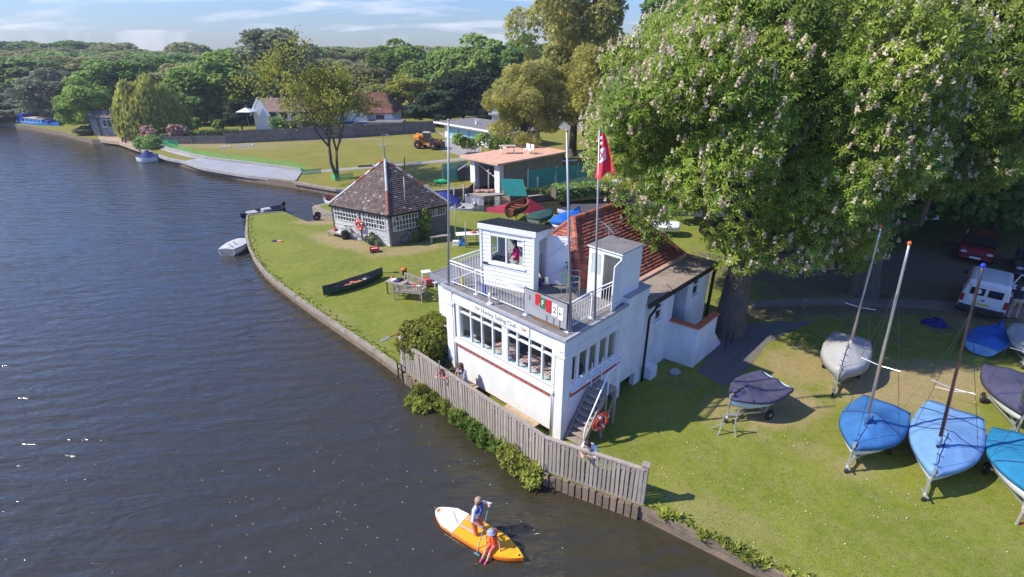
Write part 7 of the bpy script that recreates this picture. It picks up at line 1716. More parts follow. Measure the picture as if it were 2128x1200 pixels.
# ================================================================== PEOPLE
def cap_seg(b, a, c, ra, rc, n=10):
    a, c = Vector(a), Vector(c); b.tube([a, a.lerp(c, .5), c], [ra, (ra + rc) / 2, rc], n); b.ball(a, ra, 10); b.ball(c, rc, 10)
def remesh(b, vox, smooth=2):
    me = b.mesh('tmp', [skin]); o = bpy.data.objects.new('tmp', me); COL.objects.link(o)
    r = o.modifiers.new('r', 'REMESH'); r.mode = 'VOXEL'; r.voxel_size = vox
    s = o.modifiers.new('s', 'SMOOTH'); s.iterations = smooth; s.factor = .5
    bpy.context.view_layer.update()
    m2 = bpy.data.meshes.new_from_object(o.evaluated_get(bpy.context.evaluated_depsgraph_get())); bpy.data.objects.remove(o); return m2
def person(label, loc, rz, J, cl, hair, vox=.014, shoes=True, head_r=.098, tilt=0.):
    """J: joints. cl: materials top, arm (upper arm), leg (thigh), shin, shoe. hair: (material, length)"""
    o = thing('person', label, 'person', loc, rz)
    V = {k: Vector(v) for k, v in J.items() if k != 'scale'}; pr = []
    def add(a, c, ra, rc, m): pr.append((Vector(a), Vector(c), ra, rc, m))
    s = J.get('scale', 1.0)
    pel, che, nec, hd = V['pelvis'], V['chest'], V['neck'], V['head']
    sx_ = V['shR'] - V['shL']; side = sx_.normalized() if sx_.length else Vector((0, -1, 0)); W_ = sx_.length / 2
    for e in (-1, 1):
        add(pel + side * .07 * e * s, che + side * .075 * e * s, .105 * s, .115 * s, 'top'); add(pel + side * .075 * e * s + Vector((0, 0, -.03 * s)), pel + side * .075 * e * s, .115 * s, .11 * s, 'leg')
    add(che + Vector((0, 0, .05 * s)), nec - Vector((0, 0, .04 * s)), .125 * s, .06 * s, 'top')
    add(V['shL'], V['shR'], .062 * s, .062 * s, 'top')
    add(nec - Vector((0, 0, .03 * s)), hd - Vector((0, 0, .03 * s)), .05 * s, .05 * s, 'skin')
    fwd = Vector(J.get('face', (1, 0, 0))).normalized(); hr = head_r * (s ** .5)
    add(hd + Vector((0, 0, .025)) * s, hd - Vector((0, 0, .055)) * s + fwd * .012, hr * .92, hr * .72, 'skin'); add(hd + fwd * hr * .80 - Vector((0, 0, .012)), hd + fwd * hr * 1.08 - Vector((0, 0, .03)), .012, .017, 'skin')
    for e in 'LR':
        add(V['sh' + e], V['el' + e], .052 * s, .042 * s, 'arm'); add(V['el' + e].lerp(V['sh' + e], .45), V['el' + e], .045 * s, .041 * s, cl.get('sleeve', 'skin')); add(V['el' + e], V['ha' + e], .040 * s, .028 * s, cl.get('fore', 'skin'))
        h, d = V['ha' + e], (V['ha' + e] - V['el' + e]).normalized(); sd = d.cross(Vector((0, 0, 1))); sd = sd.normalized() if sd.length > .1 else Vector((0, 1, 0))
        add(h, h + d * .06 * s, .030 * s, .034 * s, 'skin')
        for k, (q, L) in enumerate(((-.03, .062), (-.01, .075), (.01, .07), (.03, .055))): a = h + d * .08 * s + sd * q * s; m1 = a + (d * .6 + Vector((0, 0, -.5))).normalized() * L * .6 * s; add(a, m1, .0095, .009, 'skin'); add(m1, m1 + (d * .2 + Vector((0, 0, -1))).normalized() * L * .5 * s, .009, .008, 'skin')
        add(h + d * .02 * s - sd * .03 * s, h + d * .06 * s - sd * .06 * s + Vector((0, 0, -.01)), .011, .009, 'skin')
        add(V['hip' + e], V['kn' + e], .085 * s, .062 * s, 'leg'); add(V['kn' + e].lerp(V['hip' + e], .3), V['kn' + e], .066 * s, .058 * s, cl.get('knee', 'leg')); add(V['kn' + e], V['an' + e], .058 * s, .036 * s, 'shin')
        add(V['an' + e], V['to' + e], .04 * s, .036 * s, 'shoe')
    b = MB()
    for a, c, ra, rc, m in pr: cap_seg(b, a, c, ra, rc)
    me = remesh(b, vox); keys = ['skin', 'top', 'arm', 'leg', 'shin', 'shoe']; me.materials.clear()
    for k in keys: me.materials.append(cl.get(k, skin) if k != 'skin' else skin)
    nf = len(me.polygons); C = np.empty(nf * 3); me.polygons.foreach_get('center', C); C = C.reshape(-1, 3); best = np.full(nf, 1e9); idx = np.zeros(nf, int)
    for a, c, ra, rc, m in pr:
        a_, c_ = np.array(a), np.array(c); d = c_ - a_; t = np.clip(((C - a_) @ d) / max(d @ d, 1e-9), 0, 1); dist = np.linalg.norm(C - (a_ + t[:, None] * d), axis=1) - (ra + (rc - ra) * t)
        w = dist < best - 1e-4; best[w] = dist[w]; idx[w] = keys.index(m)
    me.polygons.foreach_set('material_index', idx); me.polygons.foreach_set('use_smooth', [True] * nf); me.name = 'body'
    bo = link('body', me, o)
    if hair:
        hm, ln = hair; hb = MB(); back = -fwd
        hb.ball(hd + Vector((0, 0, .045)) + back * .012, (hr * 1.06, hr * 1.06, hr * .92), 14); hb.ball(hd + back * .035, (hr * .95, hr * .95, hr * 1.0), 12)
        if ln > 0:
            for q in (-.055, 0, .055): cap_seg(hb, hd + back * .06 + side * q, hd + back * .075 + side * q * 1.25 - Vector((0, 0, ln)), .045, .032)
            for e in (-1, 1): cap_seg(hb, hd + side * .085 * e + Vector((0, 0, .02)) + back * .01, hd + side * .095 * e - Vector((0, 0, ln * .8)) + fwd * .01, .03, .022)
        hme = remesh(hb, vox, 1); hme.materials.clear(); hme.materials.append(hm); hme.polygons.foreach_set('use_smooth', [True] * len(hme.polygons)); link('hair', hme, o)
    up = Vector((0, 0, 1)); fs = up.cross(fwd).normalized()
    eyes = MB()
    for e in (-1, 1): eyes.ball(hd + fwd * hr * .90 + fs * .036 * e + up * .012, (.014, .014, .010), 8)
    eyes.build('eyes', black, o); MB().ball(hd + fwd * hr * .92 - up * .055, (.01, .022, .008) if abs(fwd.x) > .7 else (.022, .01, .008), 8).build('mouth', mat('lips', (.45, .12, .10), .5), o)
    if cl.get('shades'):
        g = MB(); g.bar(hd + fwd * (hr + .004) + fs * -.068 + up * .014, hd + fwd * (hr + .004) + fs * .068 + up * .014, .016, .036)
        g.build('sunglasses', black, o)
    return o
def upright(h, lean=0.):
    k = h / 1.65
    J = dict(pelvis=(0, 0, .90), chest=(.01 + lean * .4, 0, 1.20), neck=(.0 + lean * .8, 0, 1.40), head=(.03 + lean, 0, 1.545), shL=(lean * .7, .17, 1.345), shR=(lean * .7, -.17, 1.345), elL=(.0, .22, 1.08), elR=(.0, -.22, 1.08), haL=(.12, .20, .86), haR=(.12, -.20, .86),
             hipL=(0, .09, .86), hipR=(0, -.09, .86), knL=(.03, .10, .47), knR=(.03, -.10, .47), anL=(-.01, .10, .07), anR=(-.01, -.10, .07), toL=(.15, .11, .035), toR=(.15, -.11, .035))
    return {a: tuple(q * k for q in v) for a, v in J.items()}, k
cl_pink = mat('pink_tee', (.75, .015, .20), .8, .08, 6); cl_white = mat('white_tee', (.76, .76, .75), .85, .06, 6); cl_navy = mat('navy_top', (.014, .016, .03), .85, .1, 6); khaki = mat('khaki_shorts', (.40, .31, .20), .85, .1, 6); jeans = mat('jeans', (.06, .08, .14), .85, .1, 6); pale_tr = mat('pale_trousers', (.55, .52, .47), .85, .1, 6); orange_sh = mat('coral_shorts', (.62, .16, .07), .8, .1, 6); shoe = mat('shoe', (.08, .07, .07), .7); pinkshoe = mat('pink_shoe', (.75, .05, .20), .6); coral = mat('coral_top', (.62, .16, .12), .85, .1, 6)
floral = mat('floral_dress', (.62, .64, .70), .85, .1, 26, col2=(.05, .07, .20)); hr_dark = mat('dark_hair', (.03, .02, .018), .6, .3, 20); hr_brown = mat('brown_hair', (.11, .045, .025), .6, .3, 20); hr_blond = mat('blond_hair', (.36, .25, .15), .6, .3, 20); hr_red = mat('red_hair', (.34, .13, .06), .6, .3, 20)
# woman in pink at the lookout window
J, k = upright(1.66); J.update(elL=(.06, .24, 1.1), elR=(.06, -.24, 1.1), haL=(.24, .05, 1.0), haR=(.24, -.05, .98), scale=1.0)
person('woman in bright pink top standing at the lookout hut window', HM @ Vector((.60, 1.02, .03)), hrot + R(125), J, dict(top=cl_pink, arm=cl_pink, leg=pale_tr, shin=pale_tr, shoe=shoe), (hr_dark, .24))
# woman seated on the bench with a phone
J = dict(pelvis=(.02, 0, .10), chest=(.08, 0, .40), neck=(.09, 0, .60), head=(.15, 0, .74), face=(.9, 0, -.45), shL=(.08, .17, .545), shR=(.08, -.17, .545), elL=(.22, .23, .30), elR=(.20, -.24, .32), haL=(.34, .09, .40), haR=(.27, -.06, .56), hipL=(.04, .09, .07), hipR=(.04, -.09, .07), knL=(.46, .11, .08), knR=(.46, -.10, .08), anL=(.44, .11, -.36), anR=(.46, -.1, -.36), toL=(.58, .12, -.40), toR=(.6, -.11, -.40), scale=1.0)
wb1 = person('long-haired woman in floral dress looking at a phone on the bench', BW(-.36, 4.35, .46), BR + math.pi, J, dict(top=floral, arm=floral, leg=floral, knee='leg', shin=skin, shoe=shoe, shades=1), (hr_brown, .26))
ph = thing('phone', 'phone held by the seated woman in the floral dress', 'phone', wb1.matrix_basis @ Vector((.40, .06, .45)), BR + math.pi); MB().box(-.006, -.035, -.06, .006, .035, .08).build('case', black, ph, bevel=.004)
# child looking over the fence
J, k = upright(1.28, .12); J.update(elL=(.22, .24, 1.02), elR=(.22, -.24, 1.02), haL=(.40, .06, 1.08), haR=(.40, -.06, 1.08), head=(.20, 0, 1.20), neck=(.13, 0, 1.08), scale=.76, face=(1, 0, -.4))
chp = P(926, 770, 1.72); person('red-haired child in coral top leaning on the left part of fence', (chp.x, chp.y, LAWN + .06), R(225), J, dict(top=coral, arm=coral, leg=jeans, shin=skin, shoe=shoe), (hr_red, .10))
# woman in white leaning on the fence
J, k = upright(1.66, .22); J.update(pelvis=(-.12, 0, .90), hipL=(-.12, .09, .86), hipR=(-.12, -.09, .86), elL=(.30, .26, 1.12), elR=(.30, -.26, 1.12), haL=(.50, .03, 1.22), haR=(.52, -.04, 1.22), head=(.34, 0, 1.50), neck=(.24, 0, 1.38), face=(.8, .3, -.6), scale=1.0)
wp = P(1238, 920, 1.95); person('dark-haired person in white t-shirt leaning on the fence by the stairs', (wp.x - .05, wp.y + .12, LAWN), R(232), J, dict(top=cl_white, arm=cl_white, leg=jeans, shin=jeans, shoe=shoe), (hr_dark, .05))
# man bending into the van
J, k = upright(1.78); J.update(pelvis=(-.10, 0, .98), hipL=(-.10, .1, .93), hipR=(-.10, -.1, .93), chest=(.16, 0, 1.20), neck=(.32, 0, 1.34), head=(.44, 0, 1.42), shL=(.26, .19, 1.32), shR=(.26, -.19, 1.32), elL=(.42, .26, 1.08), elR=(.42, -.26, 1.08), haL=(.62, .2, 1.0), haR=(.60, -.2, .98), knL=(-.05, .13, .5), knR=(.0, -.16, .5), anL=(-.12, .14, .08), anR=(-.05, -.18, .08), toL=(.04, .15, .04), toR=(.11, -.19, .04), scale=1.08)
mp_ = P(2098, 662); person('man in navy top and khaki shorts bending into the van door', mp_, R(62), J, dict(top=cl_navy, arm=cl_navy, leg=khaki, shin=skin, shoe=shoe), (hr_dark, 0))

# ================================================================== PADDLEBOARD
tail, nose = P(907, 1062, .08), P(1088, 1165, .08)
sup, SL = place('paddleboard', 'orange and yellow paddleboard with white tail', 'paddleboard', nose, tail, 0)
SMX = Matrix.Translation(sup.location) @ Matrix.Rotation(sup.rotation_euler.z, 4, 'Z')
def outline(s): return .41 * (min(1, (s / .16) ** .5) * .98 if s < .16 else (1 if s < .6 else max(.02, (1 - ((s - .6) / .4) ** 2.3)))) * (.84 + .16 * min(1, s / .45))
def supz(s): return .055 * max(0, (s - .72) / .28) ** 2 + .03 * max(0, (.1 - s) / .1) ** 2
n = 40; ssv = [.001 + (.999 - .001) * i / n for i in range(n + 1)]
rail_o = mat('rail_orange', (.78, .16, .01), .4, .05, 4); deck_y = mat('deck_yellow', (.83, .40, .012), .55, .05, 5, .3, 60); 
b = MB(); rg = []
for s in ssv:
    x, w = -SL / 2 + SL * s, outline(s); z = supz(s); rg.append([(x, -w * .93, z), (x, -w, z + .035), (x, -w, z + .10), (x, -w * .94, z + .135), (x, w * .94, z + .135), (x, w, z + .10), (x, w, z + .035), (x, w * .93, z)])
b.loft(rg, True, True); b.build('board', rail_o, sup, smooth=False)
def deckpad(s0, s1, m, name, slant=0., k=.93, zz=.139):
    d = MB(); r_ = []
    m_n = 24
    for i in range(m_n + 1):
        s = s0 + (s1 - s0) * i / m_n; w = outline(s) * k; x = -SL / 2 + SL * s; z = supz(s) + zz; r_.append([(x, -w, z), (x + slant * (1 - i / m_n), 0, z), (x, w, z)])
    d.loft(r_, False, False); return d.build(name, m, sup)
deckpad(.004, .30, white_clean, 'tail_deck', 0, .99); deckpad(.305, .985, deck_y, 'deck_pad', .0, .95, .1395)
MB().box(-SL/2 + .02, -.06, .13, -SL/2 + .12, .06, .16).build('tail_patch', rail_o, sup); MB().lathe([(.03, 0), (.03, .012)], 10, (SL/2 - .13, 0, supz(.955) + .14)).build('nose_ring', black, sup)
b = MB(); bx = -SL/2 + SL * .84
for a, c in (((bx, -.27), (bx + .3, .12)), ((bx + .3, -.12), (bx, .27))): b.tube([(a[0], a[1], .15), (c[0], c[1], .165)], .006, 5)
b.build('bungee', rail_o, sup); MB().tube([(-SL/2 + .15, .1, .15), (-SL/2 + .45, .2, .16), (-SL/2 + .8, -.05, .16), (-SL/2 + 1.05, -.12, .17)], .009, 5).build('leash', mat('leash', (.75, .35, .06), .6), sup)
# kneeling woman (one knee forward) with paddle
DZ = .14
J = dict(pelvis=(0, 0, .50), chest=(.07, 0, .80), neck=(.08, 0, 1.0), head=(.12, 0, 1.14), face=(.9, -.35, -.15), shL=(.05, .17, .945), shR=(.09, -.17, .945), elL=(.20, .36, .80), elR=(.12, -.30, .70), haL=(.34, .17, 1.0), haR=(.34, -.24, .58), hipL=(0, .10, .46), hipR=(0, -.10, .46), knL=(.12, .13, .07), knR=(.10, -.14, .07), anL=(-.32, .13, .06), anR=(-.32, -.14, .06), toL=(-.46, .13, .04), toR=(-.46, -.14, .04), scale=1.0)
kn = person('woman in blue vest and sunglasses kneeling on the paddleboard', SMX @ Vector((-SL/2 + SL * .47, .05, DZ)), sup.rotation_euler.z, J, dict(top=cl_white, arm=cl_white, leg=orange_sh, knee='skin', shin=skin, shoe=skin, shades=1), (hr_blond, .20))
vest = MB()
for e in (-1, 1): cap_seg(vest, Vector((.02, .07 * e, .58)), Vector((.075, .07 * e, .88)), .118, .118)
vm = remesh(vest, .016, 2); vm.materials.clear(); vm.materials.append(mat('blue_vest', (.012, .10, .50), .6, .12, 6)); vm.polygons.foreach_set('use_smooth', [True] * len(vm.polygons)); link('buoyancy_vest', vm, kn)
KM = SMX @ Matrix.Translation((-SL/2 + SL * .47, .05, DZ))
p_top, p_low = KM @ Vector((.36, .17, 1.06)), KM @ Vector((.40, -.52, -.12))
pd = thing('paddle', 'slim blue paddle held by the kneeling woman, blade in the water', 'paddle', p_low); dd = p_top - p_low
MB().tube([dd * .0, dd], .014, 8).build('shaft', mat('blue_shaft', (.12, .30, .36), .5), pd); MB().bar(dd * 1.0 - Vector((.05, 0, 0)), dd * 1.0 + Vector((.05, 0, 0)), .03, .03).build('grip', white_clean, pd)
bl_ = MB(); n0 = dd.normalized(); bl_.bar(n0 * .02, -n0 * .38, .17, .018); bl_.build('blade', mat('teal_blade', (.05, .25, .30), .5), pd, bevel=.006)
# child sitting on the edge, feet over the side
J = dict(pelvis=(0, 0, .09), chest=(.03, 0, .30), neck=(.04, 0, .43), head=(.10, 0, .54), face=(.9, 0, -.5), shL=(.03, .12, .395), shR=(.03, -.12, .395), elL=(.02, .20, .24), elR=(.02, -.20, .24), haL=(.06, .24, .06), haR=(.05, -.22, .06), hipL=(.02, .06, .07), hipR=(.02, -.06, .07), knL=(.28, .08, .07), knR=(.29, -.05, .08), anL=(.44, .08, -.10), anR=(.46, -.06, -.08), toL=(.53, .08, -.13), toR=(.55, -.06, -.11), scale=.68)
ch = person('small child in orange life jacket and patterned hat sitting on the paddleboard', SMX @ Vector((-SL/2 + SL * .70, -.08, DZ)), sup.rotation_euler.z - R(90), J, dict(top=orange, arm=skin, leg=coral, knee='skin', shin=skin, shoe=pinkshoe), (hr_blond, .0), .011)
lj_ = MB()
for e in (-1, 1): cap_seg(lj_, Vector((.01, .05 * e, .13)), Vector((.035, .05 * e, .34)), .088, .085)
cap_seg(lj_, Vector((-.07, 0, .36)), Vector((-.10, 0, .46)), .07, .05)
vm = remesh(lj_, .012, 2); vm.materials.clear(); vm.materials.append(mat('life_jacket', (.80, .10, .02), .6, .1, 6)); vm.polygons.foreach_set('use_smooth', [True] * len(vm.polygons)); link('life_jacket', vm, ch)
MB().lathe([(.135, .0), (.13, .012), (.10, .02), (.09, .07), (.05, .10), (.005, .105)], 18, (.09, 0, .565)).build('sun_hat', mat('patterned_hat', (.6, .6, .6), .8, .1, 40, col2=(.06, .05, .14)), ch, smooth=True)
# ================================================================== PLANTS AND SMALL THINGS NEAR THE CLUBHOUSE
def boxbush(label, loc, sx, sy, h, n, size, m, seed, rz=0, name='clipped_bush'):
    rng = np.random.default_rng(seed); o = thing(name, label, 'bush', loc, rz)
    q = rng.normal(size=(n, 3)); q /= (np.abs(q) ** 4).sum(1, keepdims=True) ** .25
    r_ = rng.uniform(.86, 1.06, n) + .05 * np.sin(q[:, 0] * 6 + q[:, 2] * 5); pos = q * r_[:, None] * np.array([sx, sy, h / 2]) + np.array([0, 0, h / 2])
    nrm = q * 1.2 + rng.normal(0, .6, (n, 3)) + np.array([0, 0, .3]); ok = pos[:, 2] > .01
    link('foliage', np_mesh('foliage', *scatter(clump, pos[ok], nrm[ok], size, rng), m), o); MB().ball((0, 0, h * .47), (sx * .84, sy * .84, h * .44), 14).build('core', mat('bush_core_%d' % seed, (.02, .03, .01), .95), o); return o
bladev = []; bladef = []
for j in range(4):
    a = j * 1.7 + .3; c_, s_ = math.cos(a), math.sin(a); b0 = len(bladev); bladev += [(-.18 * s_, .18 * c_, 0), (.18 * s_, -.18 * c_, 0), (.75 * c_ + .05 * s_, .75 * s_ - .05 * c_, .8), (.75 * c_ - .05 * s_, .75 * s_ + .05 * c_, .82)]; bladef.append((b0, b0+1, b0+2, b0+3))
bc = BW(.55, 6.75, 0)
boxbush('big rounded green privet bush left of the clubhouse', bc + Vector((-.45, -.25, 0)), 1.15, 1.0, 1.85, 5200, .10, leafmat('privet', (0.162, 0.196, 0.027), (0.405, 0.405, 0.061), .5), 101, BR)
leafy('rose_bush', 'small loose shrub at the left corner of clubhouse', 'bush', [((0, 0, .3), .3), ((.2, -.15, .55), .25), ((-.15, .1, .6), .22), ((.1, .1, .9), .2), ((.3, -.3, .3), .25)], 700, .085, lm_grey, 102, loc=BW(-.05, 6.0, 0))
# plants along the foot of the fence, overhanging the water
def bankplants(label, a, c, off, n_bl, r, n, size, m, seed, z0=.1, z1=.45, name='bank_plants', cat='plants'):
    rng = random.Random(seed); a, c = Vector(a), Vector(c); d = (c - a); nr = Vector((d.y, -d.x, 0)).normalized(); nr = -nr if nr.y > 0 else nr
    bl = [(tuple(d * t + nr * (off + rng.uniform(-.12, .18)) + Vector((0, 0, rng.uniform(z0, z1)))), r * rng.uniform(.6, 1.2)) for t in [rng.random() for _ in range(n_bl)]]
    o = leafy(name, label, cat, bl, n, size, m, seed, loc=(a.x, a.y, 0), stems=False, up=.5)
    r2 = np.random.default_rng(seed); k = n // 2; i = r2.integers(0, len(bl), k); pc_ = np.array([b_[0] for b_ in bl])[i]; rr_ = np.array([b_[1] for b_ in bl])[i]
    pos = pc_ + r2.normal(0, .55, (k, 3)) * rr_[:, None] + np.array([0, 0, .02])
    link('stems', np_mesh('stems', *scatter((np.array(bladev), np.array(bladef)), pos, r2.normal(0, .35, (k, 3)) + np.array([0, 0, 1.]), .15, r2), m), o); return o
lm_nettle = leafmat('nettle', (0.210, 0.259, 0.042), (0.504, 0.518, 0.105), .5); lm_dock = leafmat('dock', (0.131, 0.225, 0.043), (0.319, 0.435, 0.087), .5)
L1 = lambda t: fa.lerp(fk, t)
bankplants('yellow-green weeds below the left half of the fence', L1(.14), L1(.50), .18, 34, .13, 1500, .05, lm_nettle, 111)
bankplants('thick green nettles below the middle of the fence', L1(.46), L1(.78), .24, 34, .15, 1500, .055, lm_dock, 112)
bankplants('tall leafy dock clump near the kink of the fence', L1(.80), L1(1.0), .30, 18, .22, 1200, .075, lm_nettle, 113)
bankplants('weeds trailing in the water at left of the fence', L1(.18), L1(.30), .62, 8, .18, 500, .07, lm_nettle, 114, .0, .1)
bankplants('long grass tufts on the bank right of the fence', river_edge[0] + d0 * .3, river_edge[0] + d0 * 3.2, -.08, 16, .08, 500, .045, lm_nettle, 115, .42, .55)
# low weeds along the lawn edge
rng = np.random.default_rng(9); pos = []
for i in range(2, len(river_edge) - 1):
    a, c = river_edge[i], river_edge[i+1]; L = (c - a).length
    for k in range(int(L * 16)): p = a.lerp(c, rng.uniform()); nr = Vector((c.y - a.y, a.x - c.x, 0)).normalized(); nr = nr if nr.x > 0 else -nr; pos.append(p + nr * abs(rng.normal(.12, .16)) + Vector((0, 0, rng.uniform(.0, .06))))
for k in range(500): p = river_edge[0] + d0 * rng.uniform(0, 14); pos.append(p + Vector((-d0.y, d0.x, 0)) * abs(rng.normal(.1, .12)) + Vector((0, 0, rng.uniform(0, .07))))
pos = np.array([tuple(p) for p in pos]); e = link('edge_weeds', np_mesh('edge_weeds', *scatter(clump, pos, rng.normal(0, .5, pos.shape) + np.array([0, 0, 1.]), .09, rng), lm_nettle)); tag(e, 'ragged grass and weeds along the river edge of the lawn', 'weeds', kind='stuff')
# grass tufts and daisies scattered over the near lawn
def in_poly(x, y, poly):
    r = np.zeros(len(x), bool); n = len(poly)
    for i in range(n):
        a, c = poly[i], poly[(i+1) % n]; cond = ((a[1] > y) != (c[1] > y)); xi = (c[0] - a[0]) * (y - a[1]) / ((c[1] - a[1]) if abs(c[1] - a[1]) > 1e-9 else 1e-9) + a[0]; r ^= cond & (x < xi)
    return r
def clear_of_house(x, y):
    dx_, dy_ = x - BO.x, y - BO.y; lx = dx_ * math.cos(BR) + dy_ * math.sin(BR); ly = -dx_ * math.sin(BR) + dy_ * math.cos(BR)
    return ~((lx > -.05) & (lx < 10.3) & (ly > -.05) & (ly < 7.3))
N = 70000; gx, gy = rng.uniform(-20, 26, N), rng.uniform(5.5, 32, N); ok = in_poly(gx, gy, [(p.x, p.y) for p in near_poly]) & clear_of_house(gx, gy); gx, gy = gx[ok], gy[ok]
dens = rng.uniform(size=len(gx)) < np.clip(1.25 - np.hypot(gx, gy) / 34, .12, 1); gx, gy = gx[dens], gy[dens]
gp = np.stack([gx, gy, np.full(len(gx), LAWN - .003)], 1)
lm_grass = leafmat('grass_blade', (.17, .205, .036), (.33, .34, .08), .5, .7, .25, .1)
g = link('grass', np_mesh('grass', *scatter((np.array(bladev), np.array(bladef)), gp, np.tile([0, 0, 1.], (len(gp), 1)), .028, rng), lm_grass)); tag(g, 'short mown grass tufts over the near lawn', 'grass', kind='stuff')
N = 900; dxx, dyy = rng.normal(8, 6, N), rng.normal(11.5, 3.4, N); cl_n = np.sin(dxx * 1.3) * np.cos(dyy * 1.7 + dxx * .6) > -.1; ok = in_poly(dxx, dyy, [(p.x, p.y) for p in near_poly]) & clear_of_house(dxx, dyy) & cl_n; dxx, dyy = dxx[ok], dyy[ok]
dp = np.stack([dxx, dyy, np.full(len(dxx), LAWN + .045)], 1); dv_ = np.array([(-.5, -.5, 0), (.5, -.5, 0), (.5, .5, 0), (-.5, .5, 0)]); g = link('daisies', np_mesh('daisies', *scatter((dv_, np.array([(0, 1, 2, 3)])), dp, rng.normal(0, .3, dp.shape) + np.array([0, 0, 1.]), .022, rng), leafmat('daisy', (.6, .6, .55), (.8, .8, .76), .2, .7, .05))); tag(g, 'white daisies sprinkled over the near lawn', 'daisies', kind='stuff')
# fluff floating on the water
N = 170; fx, fy = rng.normal(-5, 3.2, N), rng.normal(10.5, 3.0, N); ok = ~in_poly(fx, fy, [(p.x, p.y) for p in near_poly]) & (fy > 5); fp3 = np.stack([fx[ok], fy[ok], np.full(ok.sum(), .006)], 1)
g = link('floating_seed_fluff', np_mesh('fluff', *scatter((dv_, np.array([(0, 1, 2, 3)])), fp3, np.tile([0, 0, 1.], (len(fp3), 1)), .022, rng), leafmat('fluff', (.5, .5, .47), (.7, .7, .66), .1, .8, .05))); tag(g, 'specks of seed fluff floating on the river', 'fluff', kind='stuff')
# garden benches, table, toy car
def gbench(label, loc, rz, L=1.5):
    o = thing('garden_bench', label, 'bench', loc, rz, 'slatted garden benches')
    for k in range(5): MB().box(-L/2, -.25 + k * .1, .42, L/2, -.17 + k * .1, .445).build('seat_slat', wood_grey, o)
    for x in np.linspace(-L/2 + .08, L/2 - .08, 13): MB().box(x - .02, .24, .48, x + .02, .26, .84).build('back_slat', wood_grey, o)
    MB().box(-L/2, .23, .84, L/2, .28, .91).build('top_rail', wood_grey, o); MB().box(-L/2, .235, .45, L/2, .275, .5).build('back_rail', wood_grey, o)
    for s in (-1, 1):
        MB().box(s*L/2 - .03, -.27, 0, s*L/2 + .03, -.21, .62).build('leg', wood_grey, o); MB().box(s*L/2 - .03, .22, 0, s*L/2 + .03, .28, .91).build('leg', wood_grey, o); MB().box(s*L/2 - .04, -.3, .62, s*L/2 + .04, .24, .66).build('arm_rest', wood_grey, o)
    return o
gbench('grey slatted garden bench facing the river, back to toy car', P(858, 610), R(-38), 1.6); gbench('grey slatted garden bench seen from behind beside the bush', P(852, 622), R(168), 1.5)
o = thing('garden_table', 'grey plank table heaped with clothes between the two benches', 'table', P(828, 610), R(-22))
for k in range(4): MB().box(-.55, -.32 + k * .16, .70, .55, -.17 + k * .16, .73).build('top_board', wood_grey, o)
for x in (-.48, .48):
    for y in (-.26, .26): MB().box(x - .025, y - .025, 0, x + .025, y + .025, .70).build('leg', dark_metal, o)
OT = Matrix.Translation(P(828, 610)) @ Matrix.Rotation(R(-22), 4, 'Z')
def heap(name, label, cat, loc, parts):
    o = thing(name, label, cat, loc)
    for (c, r, m) in parts:
        q = MB().ball((0, 0, 0), r, 12); rr_ = random.Random(hash(c) & 255); q.v = [(x * (1 + .18 * math.sin(9 * y / r[1] + 4)), y * (1 + .15 * math.sin(7 * x / r[0])), z) for x, y, z in q.v]; w_ = q.build('cloth', m, o, smooth=True); w_.location = c
    return o
heap('clothes', 'orange hat and dark jacket on the bench back', 'clothes', P(842, 592, LAWN) + Vector((0, 0, .86)), [((0, 0, .05), (.18, .15, .1), orange), ((.02, -.02, -.12), (.14, .12, .2), black)])
heap('clothes', 'white and navy clothes piled on the garden table', 'clothes', OT @ Vector((0, 0, .79)), [((-.15, 0, .0), (.2, .16, .07), cl_white), ((.12, .05, 0), (.22, .15, .07), cl_navy), ((.0, -.15, 0), (.2, .1, .05), jeans), ((-.28, .12, .05), (.1, .1, .1), orange)])
heap('clothes', 'red and white clothes lying on the garden bench', 'clothes', P(858, 612, LAWN) + Vector((0, 0, .50)), [((.1, 0, 0), (.2, .14, .07), red), ((.35, -.1, 0), (.16, .12, .06), cl_white)])
# ride-on toy car
tc_ = thing('toy_car', 'red ride-on toy car with pale roof on the lawn', 'toy car', P(888, 594), R(20)); rs = mat('toy_red', (.66, .07, .09), .45, .1, 4); rw_ = mat('toy_cream', (.72, .66, .56), .5, .1, 4)
b = MB(); rg = []
for x, z0, z1, w in ((-.36, .16, .40, .17), (-.30, .10, .48, .24), (-.1, .09, .42, .27), (.15, .09, .42, .27), (.32, .10, .44, .24), (.40, .16, .36, .16)): rg.append([(x, -w, z0), (x, -w, z1 - .06), (x, -w * .7, z1), (x, w * .7, z1), (x, w, z1 - .06), (x, w, z0)])
b.loft(rg, True, True); b.build('body', rs, tc_, bevel=.02)
for s in (-1, 1):
    for x in (-.26, .2): MB().bar((x, s * .2, .42), (x * .8, s * .17, .80), .04, .05).build('roof_post', rw_, tc_)
    for x in (-.26, .26): wheel(tc_, x, s * .22, .09, .06)
MB().box(-.27, -.22, .80, .24, .22, .86).build('roof', rw_, tc_, bevel=.02)
o = thing('plastic_chair', 'small white plastic chair by the clubhouse annex', 'chair', P(906, 596), R(40)); MB().box(-.18, -.18, .28, .18, .18, .31).build('seat', white_clean, o); MB().box(-.18, .15, .31, .18, .18, .58).build('backrest', white_clean, o)
for x in (-.15, .15):
    for y in (-.15, .15): MB().box(x - .02, y - .02, 0, x + .02, y + .02, .28).build('leg', white_clean, o)
